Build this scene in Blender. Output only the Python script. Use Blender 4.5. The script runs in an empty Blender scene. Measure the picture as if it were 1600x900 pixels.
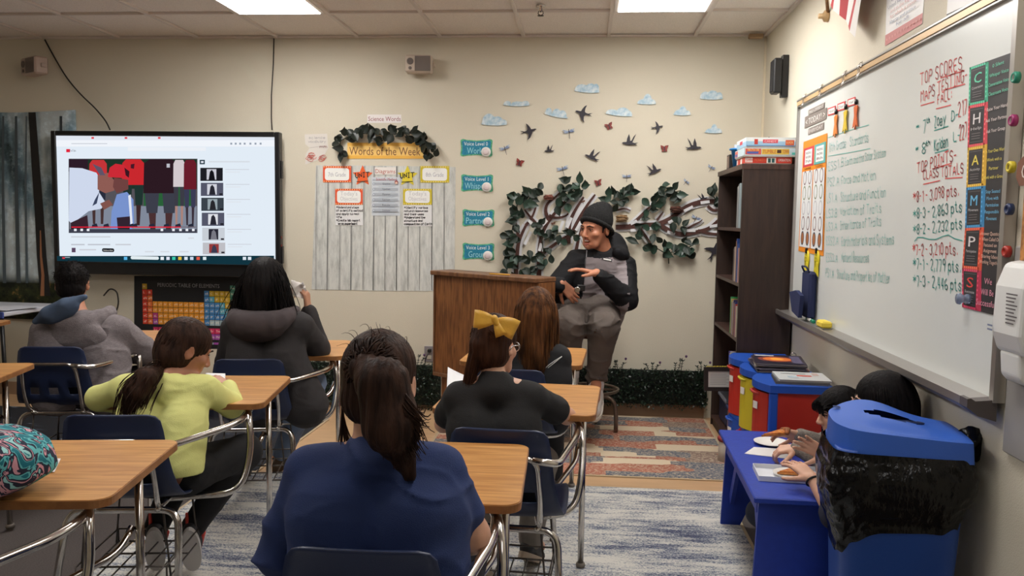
import bpy, bmesh, math, random
import numpy as np
from mathutils import Vector, Matrix
random.seed(7); RNG = np.random.default_rng(7)
scene = bpy.context.scene
COL = scene.collection
PI = math.pi
# ---------------------------------------------------------------- camera
H_CAM, CEIL, DEPTH, XR = 1.4364, 2.7437, 6.1572, 1.2488    # eye height, ceiling, back wall y, right wall x
FPX = 1308.57
_yaw, _pit, _rol = .0852, .0825, .0149
_cy, _sy, _cp, _sp, _c, _s = math.cos(_yaw), math.sin(_yaw), math.cos(_pit), math.sin(_pit), math.cos(_rol), math.sin(_rol)
_R, _U, _F = Vector((_cy, _sy, 0)), Vector((-_sy*_sp, _cy*_sp, _cp)), Vector((-_sy*_cp, _cy*_cp, -_sp))
CR, CU = _c*_R + _s*_U, _c*_U - _s*_R
cam = bpy.data.cameras.new('camera'); cam.sensor_width = 36; cam.lens = FPX/1600*36; cam.clip_start = .05
cob = bpy.data.objects.new('camera', cam); COL.objects.link(cob)
cob.matrix_world = Matrix(((CR.x, CU.x, -_F.x, 0), (CR.y, CU.y, -_F.y, 0), (CR.z, CU.z, -_F.z, H_CAM), (0, 0, 0, 1)))
scene.camera = cob
# ---------------------------------------------------------------- world, exposure
world = bpy.data.worlds.new('world'); scene.world = world; world.use_nodes = True
world.node_tree.nodes['Background'].inputs[0].default_value = (.9, .85, .8, 1)
world.node_tree.nodes['Background'].inputs[1].default_value = .0
scene.view_settings.view_transform = 'Standard'; scene.view_settings.look = 'None'
scene.view_settings.gamma = 1; scene.view_settings.use_curve_mapping = False
scene.view_settings.exposure = 0.0
LAMP_FRONT, LAMP_MID, LAMP_REAR, SCREEN_GAIN = 20.0, 11.5, 5.0, 1.0

def ray(px, py): return _F + CR*((px-800)/FPX) - CU*((py-450)/FPX)
def at(px, py, y):                 # point of the world at depth y seen at that pixel
    v = ray(px, py); return Vector((0, 0, H_CAM)) + v*(y/v.y)
def at_z(px, py, z):
    v = ray(px, py); return Vector((0, 0, H_CAM)) + v*((z-H_CAM)/v.z)
def at_x(px, py, x):
    v = ray(px, py); return Vector((0, 0, H_CAM)) + v*(x/v.x)
# ---------------------------------------------------------------- materials
def lin(c):
    return tuple((v/12.92 if v <= .04045 else ((v+.055)/1.055)**2.4) for v in c)
def rgb(r, g, b): return lin((r/255, g/255, b/255))
_mats = {}
def mat(name, col, rough=.6, metal=0., bump=None, var=None, spec=.5, coat=0., trans=0., alpha=1., col2=None, sheen=0.):
    """principled material; var=(scale, amount, (sx,sy,sz)) mottles the colour, bump=(scale, strength[, (sx,sy,sz)])"""
    if name in _mats: return _mats[name]
    m = bpy.data.materials.new(name); m.use_nodes = True; nt = m.node_tree; N = nt.nodes; L = nt.links
    p = N['Principled BSDF']
    p.inputs['Base Color'].default_value = (*col, 1); p.inputs['Roughness'].default_value = rough
    p.inputs['Metallic'].default_value = metal; p.inputs['Specular IOR Level'].default_value = spec
    p.inputs['Coat Weight'].default_value = coat; p.inputs['Sheen Weight'].default_value = sheen
    p.inputs['Transmission Weight'].default_value = trans; p.inputs['Alpha'].default_value = alpha
    if var or bump:
        tc = N.new('ShaderNodeTexCoord')
    def noise(sc, st=(1, 1, 1), det=4):
        mp = N.new('ShaderNodeMapping'); mp.inputs['Scale'].default_value = st
        L.new(tc.outputs['Object'], mp.inputs[0])
        n = N.new('ShaderNodeTexNoise'); n.inputs['Scale'].default_value = sc; n.inputs['Detail'].default_value = det
        L.new(mp.outputs[0], n.inputs['Vector']); return n
    if var:
        n = noise(var[0], var[2] if len(var) > 2 else (1, 1, 1))
        r = N.new('ShaderNodeValToRGB')
        a = var[1]; c2 = col2 if col2 else tuple(min(1, v*(1+a)) for v in col); c1 = tuple(v*(1-a) for v in col) if not col2 else col
        r.color_ramp.elements[0].position = .35; r.color_ramp.elements[1].position = .65
        r.color_ramp.elements[0].color = (*c1, 1); r.color_ramp.elements[1].color = (*c2, 1)
        L.new(n.outputs['Fac'], r.inputs[0]); L.new(r.outputs[0], p.inputs['Base Color'])
    if bump:
        n = noise(bump[0], bump[2] if len(bump) > 2 else (1, 1, 1))
        b = N.new('ShaderNodeBump'); b.inputs['Strength'].default_value = bump[1]; b.inputs['Distance'].default_value = .01
        L.new(n.outputs['Fac'], b.inputs['Height']); L.new(b.outputs[0], p.inputs['Normal'])
    _mats[name] = m; return m
def emat(name, col, strength):
    if name in _mats: return _mats[name]
    m = bpy.data.materials.new(name); m.use_nodes = True; nt = m.node_tree
    nt.nodes.remove(nt.nodes['Principled BSDF'])
    e = nt.nodes.new('ShaderNodeEmission'); e.inputs[0].default_value = (*col, 1); e.inputs[1].default_value = strength
    nt.links.new(e.outputs[0], nt.nodes['Material Output'].inputs[0]); _mats[name] = m; return m
def wood(name, c1, c2, axis=(1, 12, 12), scale=6, rough=.4, coat=.15):
    if name in _mats: return _mats[name]
    m = bpy.data.materials.new(name); m.use_nodes = True; nt = m.node_tree; N = nt.nodes; L = nt.links; p = N['Principled BSDF']
    tc = N.new('ShaderNodeTexCoord'); mp = N.new('ShaderNodeMapping'); mp.inputs['Scale'].default_value = axis
    L.new(tc.outputs['Object'], mp.inputs[0])
    n = N.new('ShaderNodeTexNoise'); n.inputs['Scale'].default_value = scale; n.inputs['Detail'].default_value = 6; n.inputs['Distortion'].default_value = .6
    L.new(mp.outputs[0], n.inputs['Vector'])
    r = N.new('ShaderNodeValToRGB'); e = r.color_ramp.elements
    e[0].position = .38; e[1].position = .6; e[0].color = (*c2, 1); e[1].color = (*c1, 1)
    L.new(n.outputs['Fac'], r.inputs[0]); L.new(r.outputs[0], p.inputs['Base Color'])
    p.inputs['Roughness'].default_value = rough; p.inputs['Coat Weight'].default_value = coat; p.inputs['Coat Roughness'].default_value = .3
    _mats[name] = m; return m
def attr_mat(name, rough=.5, emit=0.):
    if name in _mats: return _mats[name]
    m = bpy.data.materials.new(name); m.use_nodes = True; nt = m.node_tree; N = nt.nodes
    a = N.new('ShaderNodeVertexColor'); a.layer_name = 'Col'
    if emit:
        N.remove(N['Principled BSDF']); e = N.new('ShaderNodeEmission'); e.inputs[1].default_value = emit
        nt.links.new(a.outputs[0], e.inputs[0]); nt.links.new(e.outputs[0], N['Material Output'].inputs[0])
    else:
        p = N['Principled BSDF']; p.inputs['Roughness'].default_value = rough
        nt.links.new(a.outputs[0], p.inputs['Base Color'])
    _mats[name] = m; return m
# ---------------------------------------------------------------- objects
def props(o, label=None, cat=None, group=None, kind=None):
    if label: o['label'] = label
    if cat: o['category'] = cat
    if group: o['group'] = group
    if kind: o['kind'] = kind
    return o
def thing(name, label, cat, loc=(0, 0, 0), group=None, rotz=0):
    o = bpy.data.objects.new(name, None); COL.objects.link(o); o.location = loc; o.rotation_euler = (0, 0, rotz)
    o.empty_display_size = .05
    o['_l'] = 0; del o['_l']
    return props(o, label, cat, group)
def wloc(o):
    v = Vector(o.location)
    while o.parent: o = o.parent; v = v + Vector(o.location)
    return v
def link(name, me, mats, parent=None, world=False):
    """one mesh object; with world=True the mesh is in world space and is moved into an unrotated parent's space"""
    o = bpy.data.objects.new(name, me); COL.objects.link(o)
    for m in (mats if isinstance(mats, (list, tuple)) else [mats]): me.materials.append(m)
    if parent:
        o.parent = parent
        if world: me.transform(Matrix.Translation(-wloc(parent)))
    return o
class MB:
    """mesh collector"""
    def __init__(s): s.v = []; s.f = []; s.mi = []; s.sm = []
    def add(s, vs, fs, mi=0, smooth=False):
        k = len(s.v); s.v += [tuple(v) for v in vs]; s.f += [tuple(i+k for i in f) for f in fs]
        s.mi += [mi]*len(fs); s.sm += [smooth]*len(fs); return s
    def box(s, c, d, rot=None, mi=0, b=0):
        """box of size d at centre c; b chamfers the edges"""
        x, y, z = d[0]/2, d[1]/2, d[2]/2
        if b:
            b = min(b, x*.9, y*.9, z*.9); vs = []; 
            for sx in (-1, 1):
                for sy in (-1, 1):
                    for sz in (-1, 1):
                        vs += [(sx*x, sy*(y-b), sz*(z-b)), (sx*(x-b), sy*y, sz*(z-b)), (sx*(x-b), sy*(y-b), sz*z)]
            I = lambda sx, sy, sz, a: ((sx > 0)*4+(sy > 0)*2+(sz > 0))*3+a
            fs = []
            for sg in (-1, 1):
                fs.append([I(sg, -1, -1, 0), I(sg, 1, -1, 0), I(sg, 1, 1, 0), I(sg, -1, 1, 0)][::sg])
                fs.append([I(-1, sg, -1, 1), I(1, sg, -1, 1), I(1, sg, 1, 1), I(-1, sg, 1, 1)][::-sg])
                fs.append([I(-1, -1, sg, 2), I(1, -1, sg, 2), I(1, 1, sg, 2), I(-1, 1, sg, 2)][::sg])
                for t in (-1, 1):
                    fs.append([I(-1, sg, t, 1), I(1, sg, t, 1), I(1, sg, t, 2), I(-1, sg, t, 2)][::-sg*t])
                    fs.append([I(sg, -1, t, 0), I(sg, 1, t, 0), I(sg, 1, t, 2), I(sg, -1, t, 2)][::sg*t])
                    fs.append([I(sg, t, -1, 0), I(sg, t, 1, 0), I(sg, t, 1, 1), I(sg, t, -1, 1)][::-sg*t])
                    for u in (-1, 1): fs.append([I(sg, t, u, 0), I(sg, t, u, 1), I(sg, t, u, 2)][::sg*t*u])
        else:
            vs = [(a*x, bb*y, cc*z) for a in (-1, 1) for bb in (-1, 1) for cc in (-1, 1)]
            fs = [(0, 1, 3, 2), (4, 6, 7, 5), (0, 4, 5, 1), (2, 3, 7, 6), (0, 2, 6, 4), (1, 5, 7, 3)]
        M = Matrix.Translation(Vector(c)) @ (rot.to_4x4() if rot is not None else Matrix())
        return s.add([M @ Vector(v) for v in vs], fs, mi)
    def tube(s, pts, r, n=8, mi=0, cap=True, closed=False):
        """round tube along a polyline; r a number or one per point"""
        P = [Vector(p) for p in pts]; m = len(P); rs = r if hasattr(r, '__len__') else [r]*m
        vs = []; T0 = None
        for i, p in enumerate(P):
            t = (P[(i+1) % m]-P[i-1]) if closed else (P[min(i+1, m-1)]-P[max(i-1, 0)])
            t = t.normalized() if t.length > 1e-9 else Vector((0, 0, 1))
            if T0 is None:
                a = t.orthogonal().normalized()
            else:
                a = (a - t*a.dot(t)); a = a.normalized() if a.length > 1e-6 else t.orthogonal().normalized()
            T0 = t; b = t.cross(a)
            vs += [p + (a*math.cos(2*PI*k/n)+b*math.sin(2*PI*k/n))*rs[i] for k in range(n)]
        fs = []
        for i in range(m if closed else m-1):
            j = (i+1) % m
            for k in range(n):
                fs.append((i*n+k, i*n+(k+1) % n, j*n+(k+1) % n, j*n+k))
        if cap and not closed: fs += [tuple(range(n))[::-1], tuple(range((m-1)*n, m*n))]
        return s.add(vs, fs, mi, True)
    def lathe(s, prof, c=(0, 0, 0), n=24, rot=None, mi=0, smooth=True):
        """revolve (r,z) profile about z"""
        vs = []; fs = []; M = Matrix.Translation(Vector(c)) @ (rot.to_4x4() if rot is not None else Matrix())
        for r, z in prof: vs += [M @ Vector((r*math.cos(2*PI*k/n), r*math.sin(2*PI*k/n), z)) for k in range(n)]
        for i in range(len(prof)-1):
            for k in range(n): fs.append((i*n+k, i*n+(k+1) % n, (i+1)*n+(k+1) % n, (i+1)*n+k))
        if prof[0][0] > 1e-5: fs.append(tuple(range(n))[::-1])
        if prof[-1][0] > 1e-5: fs.append(tuple(range((len(prof)-1)*n, len(prof)*n)))
        return s.add(vs, fs, mi, smooth)
    def prism(s, poly, o, xd, yd, t, mi=0):
        """polygon (2-d) in the plane o,xd,yd, thickness t along xd x yd"""
        o, xd, yd = Vector(o), Vector(xd).normalized(), Vector(yd).normalized(); nn = xd.cross(yd)
        n = len(poly); area = sum(poly[i-1][0]*poly[i][1]-poly[i][0]*poly[i-1][1] for i in range(n))
        if area < 0: poly = poly[::-1]
        vs = [o+xd*a+yd*b for a, b in poly] + [o+xd*a+yd*b+nn*t for a, b in poly]
        fs = [tuple(range(n))[::-1], tuple(range(n, 2*n))] + [(i, (i+1) % n, n+(i+1) % n, n+i) for i in range(n)]
        return s.add(vs, fs, mi)
    def sheet(s, grid, t=0., mi=0, smooth=True):
        """grid[i][j] of points -> surface, thickened by t downwards along normals when t"""
        a, b = len(grid), len(grid[0]); vs = [Vector(p) for r in grid for p in r]
        fs = [(i*b+j, i*b+j+1, (i+1)*b+j+1, (i+1)*b+j) for i in range(a-1) for j in range(b-1)]
        if t:
            nv = len(vs); lo = []
            for i in range(a):
                for j in range(b):
                    du = vs[min(i+1, a-1)*b+j]-vs[max(i-1, 0)*b+j]; dv = vs[i*b+min(j+1, b-1)]-vs[i*b+max(j-1, 0)]
                    nn = dv.cross(du); nn = nn.normalized() if nn.length > 1e-12 else Vector((0, 0, 1))
                    lo.append(vs[i*b+j]-nn*t)
            f2 = [tuple(x+nv for x in f[::-1]) for f in fs]; vs = vs+lo
            ring = [(0, j) for j in range(b)]+[(i, b-1) for i in range(1, a)]+[(a-1, j) for j in range(b-2, -1, -1)]+[(i, 0) for i in range(a-2, 0, -1)]
            ids = [i*b+j for i, j in ring]
            fs = [f[::-1] for f in fs]; f2 = [f[::-1] for f in f2]
            fs += f2+[(ids[k], ids[(k+1) % len(ids)], ids[(k+1) % len(ids)]+nv, ids[k]+nv) for k in range(len(ids))]
        return s.add(vs, fs, mi, smooth)
    def mesh(s, name):
        me = bpy.data.meshes.new(name); me.from_pydata(s.v, [], s.f)
        me.polygons.foreach_set('material_index', s.mi); me.polygons.foreach_set('use_smooth', s.sm); me.update(); return me
    def obj(s, name, mats, parent=None, world=False): return link(name, s.mesh(name), mats, parent, world)
def fillet(pts, r, n=5):
    """round the corners of a polyline"""
    P = [Vector(p) for p in pts]; out = [P[0]]
    for i in range(1, len(P)-1):
        a, b, c = P[i-1], P[i], P[i+1]; u = (a-b); w = (c-b); d = min(r, u.length*.48, w.length*.48)
        p0, p2 = b+u.normalized()*d, b+w.normalized()*d
        for k in range(n+1):
            t = k/n; out.append(p0*(1-t)**2+b*2*t*(1-t)+p2*t*t)
    out.append(P[-1]); return out
def copy_tree(o, parent=None):
    c = o.copy(); COL.objects.link(c)
    if parent: c.parent = parent
    for ch in o.children: copy_tree(ch, c)
    return c
# ---------------------------------------------------------------- printed matter: flat coloured shapes on a real surface
_STROKE = dict(A="02 28 42|14 34", B="02 08 28 37 36 25 05|25 34 33 22 02", C="37 28 18 07 03 12 22 33", D="02 08 18 37 33 12 02", E="38 08 02 32|05 25",
 F="38 08 02|05 25", G="37 28 18 07 03 12 22 33 35 25", H="02 08|32 38|05 35", I="12 18|02 22|08 28", J="38 33 22 12 03", K="02 08|38 05 32", L="08 02 32",
 M="02 08 25 48 42", N="02 08 32 38", O="28 18 07 03 12 22 33 37 28", P="02 08 28 37 36 25 05", Q="28 18 07 03 12 22 33 37 28|24 42", R="02 08 28 37 36 25 05|15 32",
 S="37 28 18 07 06 15 25 34 33 22 12 03", T="08 48|28 22", U="08 03 12 22 33 38", V="08 22 48", W="08 12 25 32 48", X="02 38|08 32", Y="08 25 48|25 22", Z="08 38 02 32",
 a="36 16 05 03 12 22 33|36 32", b="08 02|05 16 26 35 33 22 02", c="35 26 16 05 03 12 22 33", d="38 32|35 26 16 05 03 12 22 33", e="04 34 35 26 16 05 03 12 22 33",
 f="37 28 18 17 12|06 26", g="36 31 20 10 01|35 26 16 05 03 12 33", h="08 02|05 16 26 35 32", i="16 12|18 17", j="26 21 10|28 27", k="08 02|36 04 32", l="18 12",
 m="06 02|05 16 25 22|25 36 45 42", n="06 02|05 16 26 35 32", o="16 05 03 12 22 33 35 26 16", p="06 00|05 16 26 35 33 22 03", q="36 30|35 26 16 05 03 12 22 33", r="06 02|04 15 26",
 s="35 26 16 05 14 24 33 22 12 03", t="18 13 22 32|06 26", u="06 03 12 22 33|36 32", v="06 22 46", w="06 12 25 32 46", x="06 32|02 36", y="06 23|46 23 10", z="06 36 02 32")
_STROKE.update({'0': "18 07 03 12 22 33 37 28 18", '1': "17 28 22", '2': "07 18 28 37 36 02 32", '3': "07 18 28 37 36 25 34 33 22 12 03", '4': "18 04 34|28 22", '5': "38 08 05 25 34 33 22 02",
 '6': "28 07 03 12 22 33 34 25 04", '7': "08 38 12", '8': "37 28 18 07 06 34 33 22 12 03 04 36 37", '9': "36 25 15 06 07 18 28 37 36 22", '-': "05 25", ',': "13 01", '.': "12 13", ':': "13 14|16 17",
 '*': "24 28|07 45|05 47", "'": "18 17", '/': "02 38", '!': "18 14|12 13"})
_font = {}
def glyphs(txt, res=2):
    """outline text as triangles in a unit em, from the built-in font"""
    if txt in _font: return _font[txt]
    cu = bpy.data.curves.new('t', 'FONT'); cu.body = txt; cu.size = 1; cu.resolution_u = res
    o = bpy.data.objects.new('t', cu); me = o.to_mesh()
    v = [(x.co.x, x.co.y) for x in me.vertices]; f = [tuple(p.vertices) for p in me.polygons]
    o.to_mesh_clear(); bpy.data.objects.remove(o); bpy.data.curves.remove(cu)
    _font[txt] = (v, f); return v, f
class Print:
    def __init__(s, o, xd, yd, lift=.0008):
        s.o, s.x, s.y = Vector(o), Vector(xd).normalized(), Vector(yd).normalized(); s.n = s.x.cross(s.y)
        s.v = []; s.f = []; s.c = []; s.z = lift; s.step = .00025
    def p3(s, a, b): return s.o+s.x*a+s.y*b+s.n*s.z
    def uv(s, P): d = Vector(P)-s.o; return d.dot(s.x), d.dot(s.y)
    def poly(s, pts, col, layer=True):
        n = len(pts); area = sum(pts[i-1][0]*pts[i][1]-pts[i][0]*pts[i-1][1] for i in range(n))
        if area < 0: pts = pts[::-1]
        k = len(s.v); s.v += [s.p3(a, b) for a, b in pts]; s.f.append(tuple(range(k, k+n))); s.c.append(lin(col))
        if layer: s.z += s.step
    def rect(s, x, y, w, h, col, r=0, layer=True):
        if r: s.poly(rrect(x, y, w, h, r), col, layer)
        else: s.poly([(x, y), (x+w, y), (x+w, y+h), (x, y+h)], col, layer)
    def disc(s, x, y, r, col, ry=None, n=16, layer=True):
        s.poly([(x+r*math.cos(2*PI*i/n), y+(ry or r)*math.sin(2*PI*i/n)) for i in range(n)], col, layer)
    def text(s, txt, x, y, h, col, width=None, align='l', slant=0):
        v, f = glyphs(txt)
        if not v: return
        x0, x1 = min(p[0] for p in v), max(p[0] for p in v); sy = h/.72; sx = sy if not width else width/(x1-x0)
        off = x-x0*sx if align == 'l' else x-(x0+x1)/2*sx
        k = len(s.v); s.v += [s.p3(off+a*sx+slant*b*sy, y+b*sy) for a, b in v]
        s.f += [tuple(i+k for i in q) for q in f]; s.c += [lin(col)]*len(f); s.z += s.step
    def line(s, pts, w, col, layer=True):
        """ribbon along points"""
        P = [Vector(p) for p in pts]
        for i in range(len(P)-1):
            t = P[i+1]-P[i]
            if t.length < 1e-7: continue
            t.normalize(); q = Vector((-t.y, t.x))*w/2; e = t*w*.3
            s.poly([P[i]-e-q, P[i+1]+e-q, P[i+1]+e+q, P[i]-e+q], col, False)
        if layer: s.z += s.step
    def hand(s, txt, p0, p1, up, w, col, jit=.25):
        """single-stroke handwriting from p0 to p1 (2-d), cap height vector up (2-d)"""
        p0, p1, up = Vector(p0), Vector(p1), Vector(up); adv = []; x = 0
        for ch in txt:
            g = _STROKE.get(ch); wd = 2.2 if ch == ' ' else (max(int(t[0]) for t in g.replace('|', ' ').split())+1.5 if g else 3)
            adv.append(x); x += wd
        ex = (p1-p0)/max(x-1.5, 1); ey = up/6
        for ch, a in zip(txt, adv):
            g = _STROKE.get(ch)
            if not g: continue
            dy = RNG.normal()*jit; sc = 1+RNG.normal()*jit*.2
            for st in g.split('|'):
                q = [Vector((int(t[0])+a+RNG.normal()*jit*.4, (int(t[1])-2)*sc+dy+RNG.normal()*jit*.4)) for t in st.split()]
                if len(q) > 2:
                    r = [q[0]]
                    for i in range(len(q)-1): r += [q[i]*.75+q[i+1]*.25, q[i]*.25+q[i+1]*.75]
                    r.append(q[-1]); q = r
                s.line([p0+ex*t.x+ey*t.y for t in q], w, col, False)
        s.z += s.step
    def obj(s, name, parent=None, world=False, m=None):
        me = bpy.data.meshes.new(name); me.from_pydata([tuple(v) for v in s.v], [], s.f); me.update()
        at_ = me.color_attributes.new('Col', 'FLOAT_COLOR', 'CORNER')
        arr = np.concatenate([np.tile(np.array((*c, 1.)), (len(f), 1)) for c, f in zip(s.c, s.f)]).astype(np.float32)
        at_.data.foreach_set('color', arr.ravel())
        return link(name, me, m or attr_mat('printed ink', .55), parent, world)
def rrect(x, y, w, h, r, n=4):
    out = []
    for cx, cy, a0 in ((x+w-r, y+r, -90), (x+w-r, y+h-r, 0), (x+r, y+h-r, 90), (x+r, y+r, 180)):
        out += [(cx+r*math.cos(math.radians(a0+90*i/n)), cy+r*math.sin(math.radians(a0+90*i/n))) for i in range(n+1)]
    return out
def C8(r, g, b): return (r/255, g/255, b/255)
WHITE, BLACK = C8(238, 238, 234), C8(24, 24, 26)
# ================================================================ the room
M_wall = mat('cream painted wallboard', rgb(214, 206, 187), .75, bump=(260, .25), var=(1.5, .02))
M_trim = mat('tan rubber baseboard', rgb(150, 122, 98), .6)
M_tile = mat('speckled ceiling tile', rgb(238, 229, 221), .9, bump=(180, .35), var=(160, .07))
M_grid = mat('white painted grid bar', rgb(222, 212, 204), .5)
M_white = mat('white plastic', rgb(228, 226, 220), .4)
M_black = mat('black plastic', rgb(22, 22, 24), .4)
M_chrome = mat('chromed steel', rgb(205, 200, 195), .16, 1., var=(30, .08))
XL, YB = -5.2, -2.6
def slab(name, c, d, m, parent=None):
    o = MB().box(c, d).obj(name, m, parent)
    if not parent: o['kind'] = 'structure'
    return o
slab('wall_back', ((XL+XR)/2, DEPTH+.06, CEIL/2), (XR-XL+.24, .12, CEIL+.2), M_wall)
slab('wall_right', (XR+.06, (YB+DEPTH)/2, CEIL/2), (.12, DEPTH-YB, CEIL+.2), M_wall)
slab('wall_left', (XL-.06, (YB+DEPTH)/2, CEIL/2), (.12, DEPTH-YB, CEIL+.2), M_wall)
slab('wall_front', ((XL+XR)/2, YB-.06, CEIL/2), (XR-XL+.24, .12, CEIL+.2), M_wall)
slab('baseboard_back', ((XL+.9)/2, DEPTH-.006, .05), (.9-XL, .012, .1), M_trim)
slab('baseboard_right', (XR-.006, (YB+DEPTH)/2, .05), (.012, DEPTH-YB-.03, .1), M_trim)
slab('trim_1', (XR-.007, DEPTH-.007, CEIL/2+.05), (.014, .014, CEIL-.1), mat('corner bead', rgb(225, 212, 185), .6))
# floors: grey-brown carpet behind, tan vinyl in front
M_carpet = mat('grey brown carpet', rgb(92, 84, 82), .95, bump=(300, .6, (1, 3, 1)), var=(120, .25, (1, 4, 1)))
M_vinyl = mat('tan vinyl floor', rgb(196, 160, 122), .45, var=(3, .06, (1, 6, 1)))
YF = 4.40
fl = slab('floor', ((XL+XR)/2, (YB+YF)/2, -.03), (XR-XL, YF-YB, .06), M_carpet)
slab('floor', ((XL+XR)/2, (YF+DEPTH)/2, -.03), (XR-XL, DEPTH-YF, .06), M_vinyl)
# ceiling: slab, grid bars, lay-in tiles
TX0, TW, TY0, TL = -3.5164, .6096, 5.4326, 1.2192
ceil = slab('ceiling', ((XL+XR)/2, (YB+DEPTH)/2, CEIL+.08), (XR-XL+.2, DEPTH-YB+.2, .05), M_grid)
ceil_off = Vector((0, 0, 0))
xs = sorted([x for x in (TX0+k*TW for k in range(-4, 10)) if XL+.05 < x < XR-.05]); ys = sorted([y for y in (TY0-j*TL for j in range(0, 8)) if YB+.05 < y < DEPTH-.05])
for x in xs: MB().box((x, (YB+DEPTH)/2, CEIL-.002+.008), (.024, DEPTH-YB, .016)).obj('grid_bar', M_grid, ceil)
for y in ys: MB().box(((XL+XR)/2, y, CEIL-.0012+.008), (XR-XL, .024, .016)).obj('grid_bar', M_grid, ceil)
for a, b, c, d in ((XL, XR, DEPTH-.012, DEPTH-.012), (XL, XR, YB+.012, YB+.012)): MB().box(((a+b)/2, c, CEIL+.005), (b-a, .024, .014)).obj('edge_bar', M_grid, ceil)
for x in (XL+.012, XR-.012): MB().box((x, (YB+DEPTH)/2, CEIL+.0045), (.024, DEPTH-YB, .014)).obj('edge_bar', M_grid, ceil)
xb = [XL]+xs+[XR]; yb_ = [YB]+ys+[DEPTH]
lamp_cells = []
for i in range(len(xb)-1):
    for j in range(len(yb_)-1):
        x0, x1, y0, y1 = xb[i], xb[i+1], yb_[j], yb_[j+1]
        kx = round((x0-TX0)/TW); ky = round((TY0-y1)/TL)
        if kx in (2, 6) and abs(x0-(TX0+kx*TW)) < .01 and ky in (0, 2, 4) and y1-y0 > 1.1:
            lamp_cells.append((x0, x1, y0, y1, ky, kx)); continue
        MB().box(((x0+x1)/2, (y0+y1)/2, CEIL+.022+random.uniform(0, .002)), (x1-x0-.012, y1-y0-.012, .016)).obj('ceiling_tile', M_tile, ceil)
for x0, x1, y0, y1, ky, kx in lamp_cells:
    side = 'left' if kx == 2 else 'right'
    where = {0: 'fluorescent ceiling panel nearest the back wall, %s of the two in view', 2: 'fluorescent ceiling panel over the middle of the room, %s row', 4: 'fluorescent ceiling panel over the rear of the room, %s row'}[ky] % side
    t = thing('ceiling_light', 'white '+where, 'ceiling light', ((x0+x1)/2, (y0+y1)/2, CEIL-.004))
    w, l = x1-x0-.02, y1-y0-.02; f = MB()
    for sx in (-1, 1): f.box((sx*(w/2-.014), 0, .012), (.028, l, .03))
    for sy in (-1, 1): f.box((0, sy*(l/2-.014), .012), (w-.056, .028, .03))
    f.obj('frame', M_grid, t)
    MB().box((0, 0, .004), (w-.056, l-.056, .020)).obj('diffuser', emat('lit diffuser %d' % ky, (1., .97, .935), {0: LAMP_FRONT, 2: LAMP_MID, 4: LAMP_REAR}[ky]), t)
# sprinkler head and the small sensor in the ceiling
p = at_z(845, 10, CEIL); t = thing('sprinkler_head', 'small dark sprinkler head under the ceiling tiles', 'sprinkler', (p.x, p.y, CEIL))
s = MB(); s.lathe([(.03, -.002), (.03, .006), (.012, .006), (.012, -.03), (.006, -.03), (.006, -.035)], n=12); s.obj('stem', M_chrome, t)
s = MB(); s.tube([(-.012, 0, -.028), (-.016, 0, -.045), (0, 0, -.056), (.016, 0, -.045), (.012, 0, -.028)], .003, 6); s.lathe([(.02, -.058), (.02, -.055), (0, -.055)], n=12); s.obj('deflector', mat('dark bronze', rgb(70, 60, 50), .4, .8), t)
p = at_z(1188, 53, CEIL); t = thing('ceiling_sensor', 'small tan box on the ceiling in the far right corner', 'sensor', (p.x-.03, p.y, CEIL-.012))
MB().box((0, 0, -.004), (.1, .05, .03), b=.006).obj('housing', mat('tan plastic', rgb(170, 140, 105), .5), t)
# ---------------------------------------------------------------- rugs
def rug_mat(name, build):
    m = bpy.data.materials.new(name); m.use_nodes = True; nt = m.node_tree
    build(nt, nt.nodes, nt.links, nt.nodes['Principled BSDF']); nt.nodes['Principled BSDF'].inputs['Roughness'].default_value = .95; return m
def _noise(N, L, src, scale, st, det=5, rough=.6):
    mp = N.new('ShaderNodeMapping'); mp.inputs['Scale'].default_value = st; L.new(src, mp.inputs[0])
    n = N.new('ShaderNodeTexNoise'); n.inputs['Scale'].default_value = scale; n.inputs['Detail'].default_value = det; n.inputs['Roughness'].default_value = rough
    L.new(mp.outputs[0], n.inputs['Vector']); return n.outputs['Fac']
def _ramp(N, L, src, stops):
    r = N.new('ShaderNodeValToRGB'); e = r.color_ramp.elements
    while len(e) < len(stops): e.new(.5)
    for k, (p, c) in enumerate(stops): e[k].position = p; e[k].color = (*c, 1)
    L.new(src, r.inputs[0]); return r.outputs[0]
def _mix(N, L, f, a, b, mode='MIX'):
    m = N.new('ShaderNodeMix'); m.data_type = 'RGBA'; m.blend_type = mode
    if hasattr(f, 'links'): L.new(f, m.inputs[0])
    else: m.inputs[0].default_value = f
    for i, v in ((6, a), (7, b)):
        if hasattr(v, 'links'): L.new(v, m.inputs[i])
        else: m.inputs[i].default_value = (*v, 1)
    return m.outputs[2]
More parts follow.
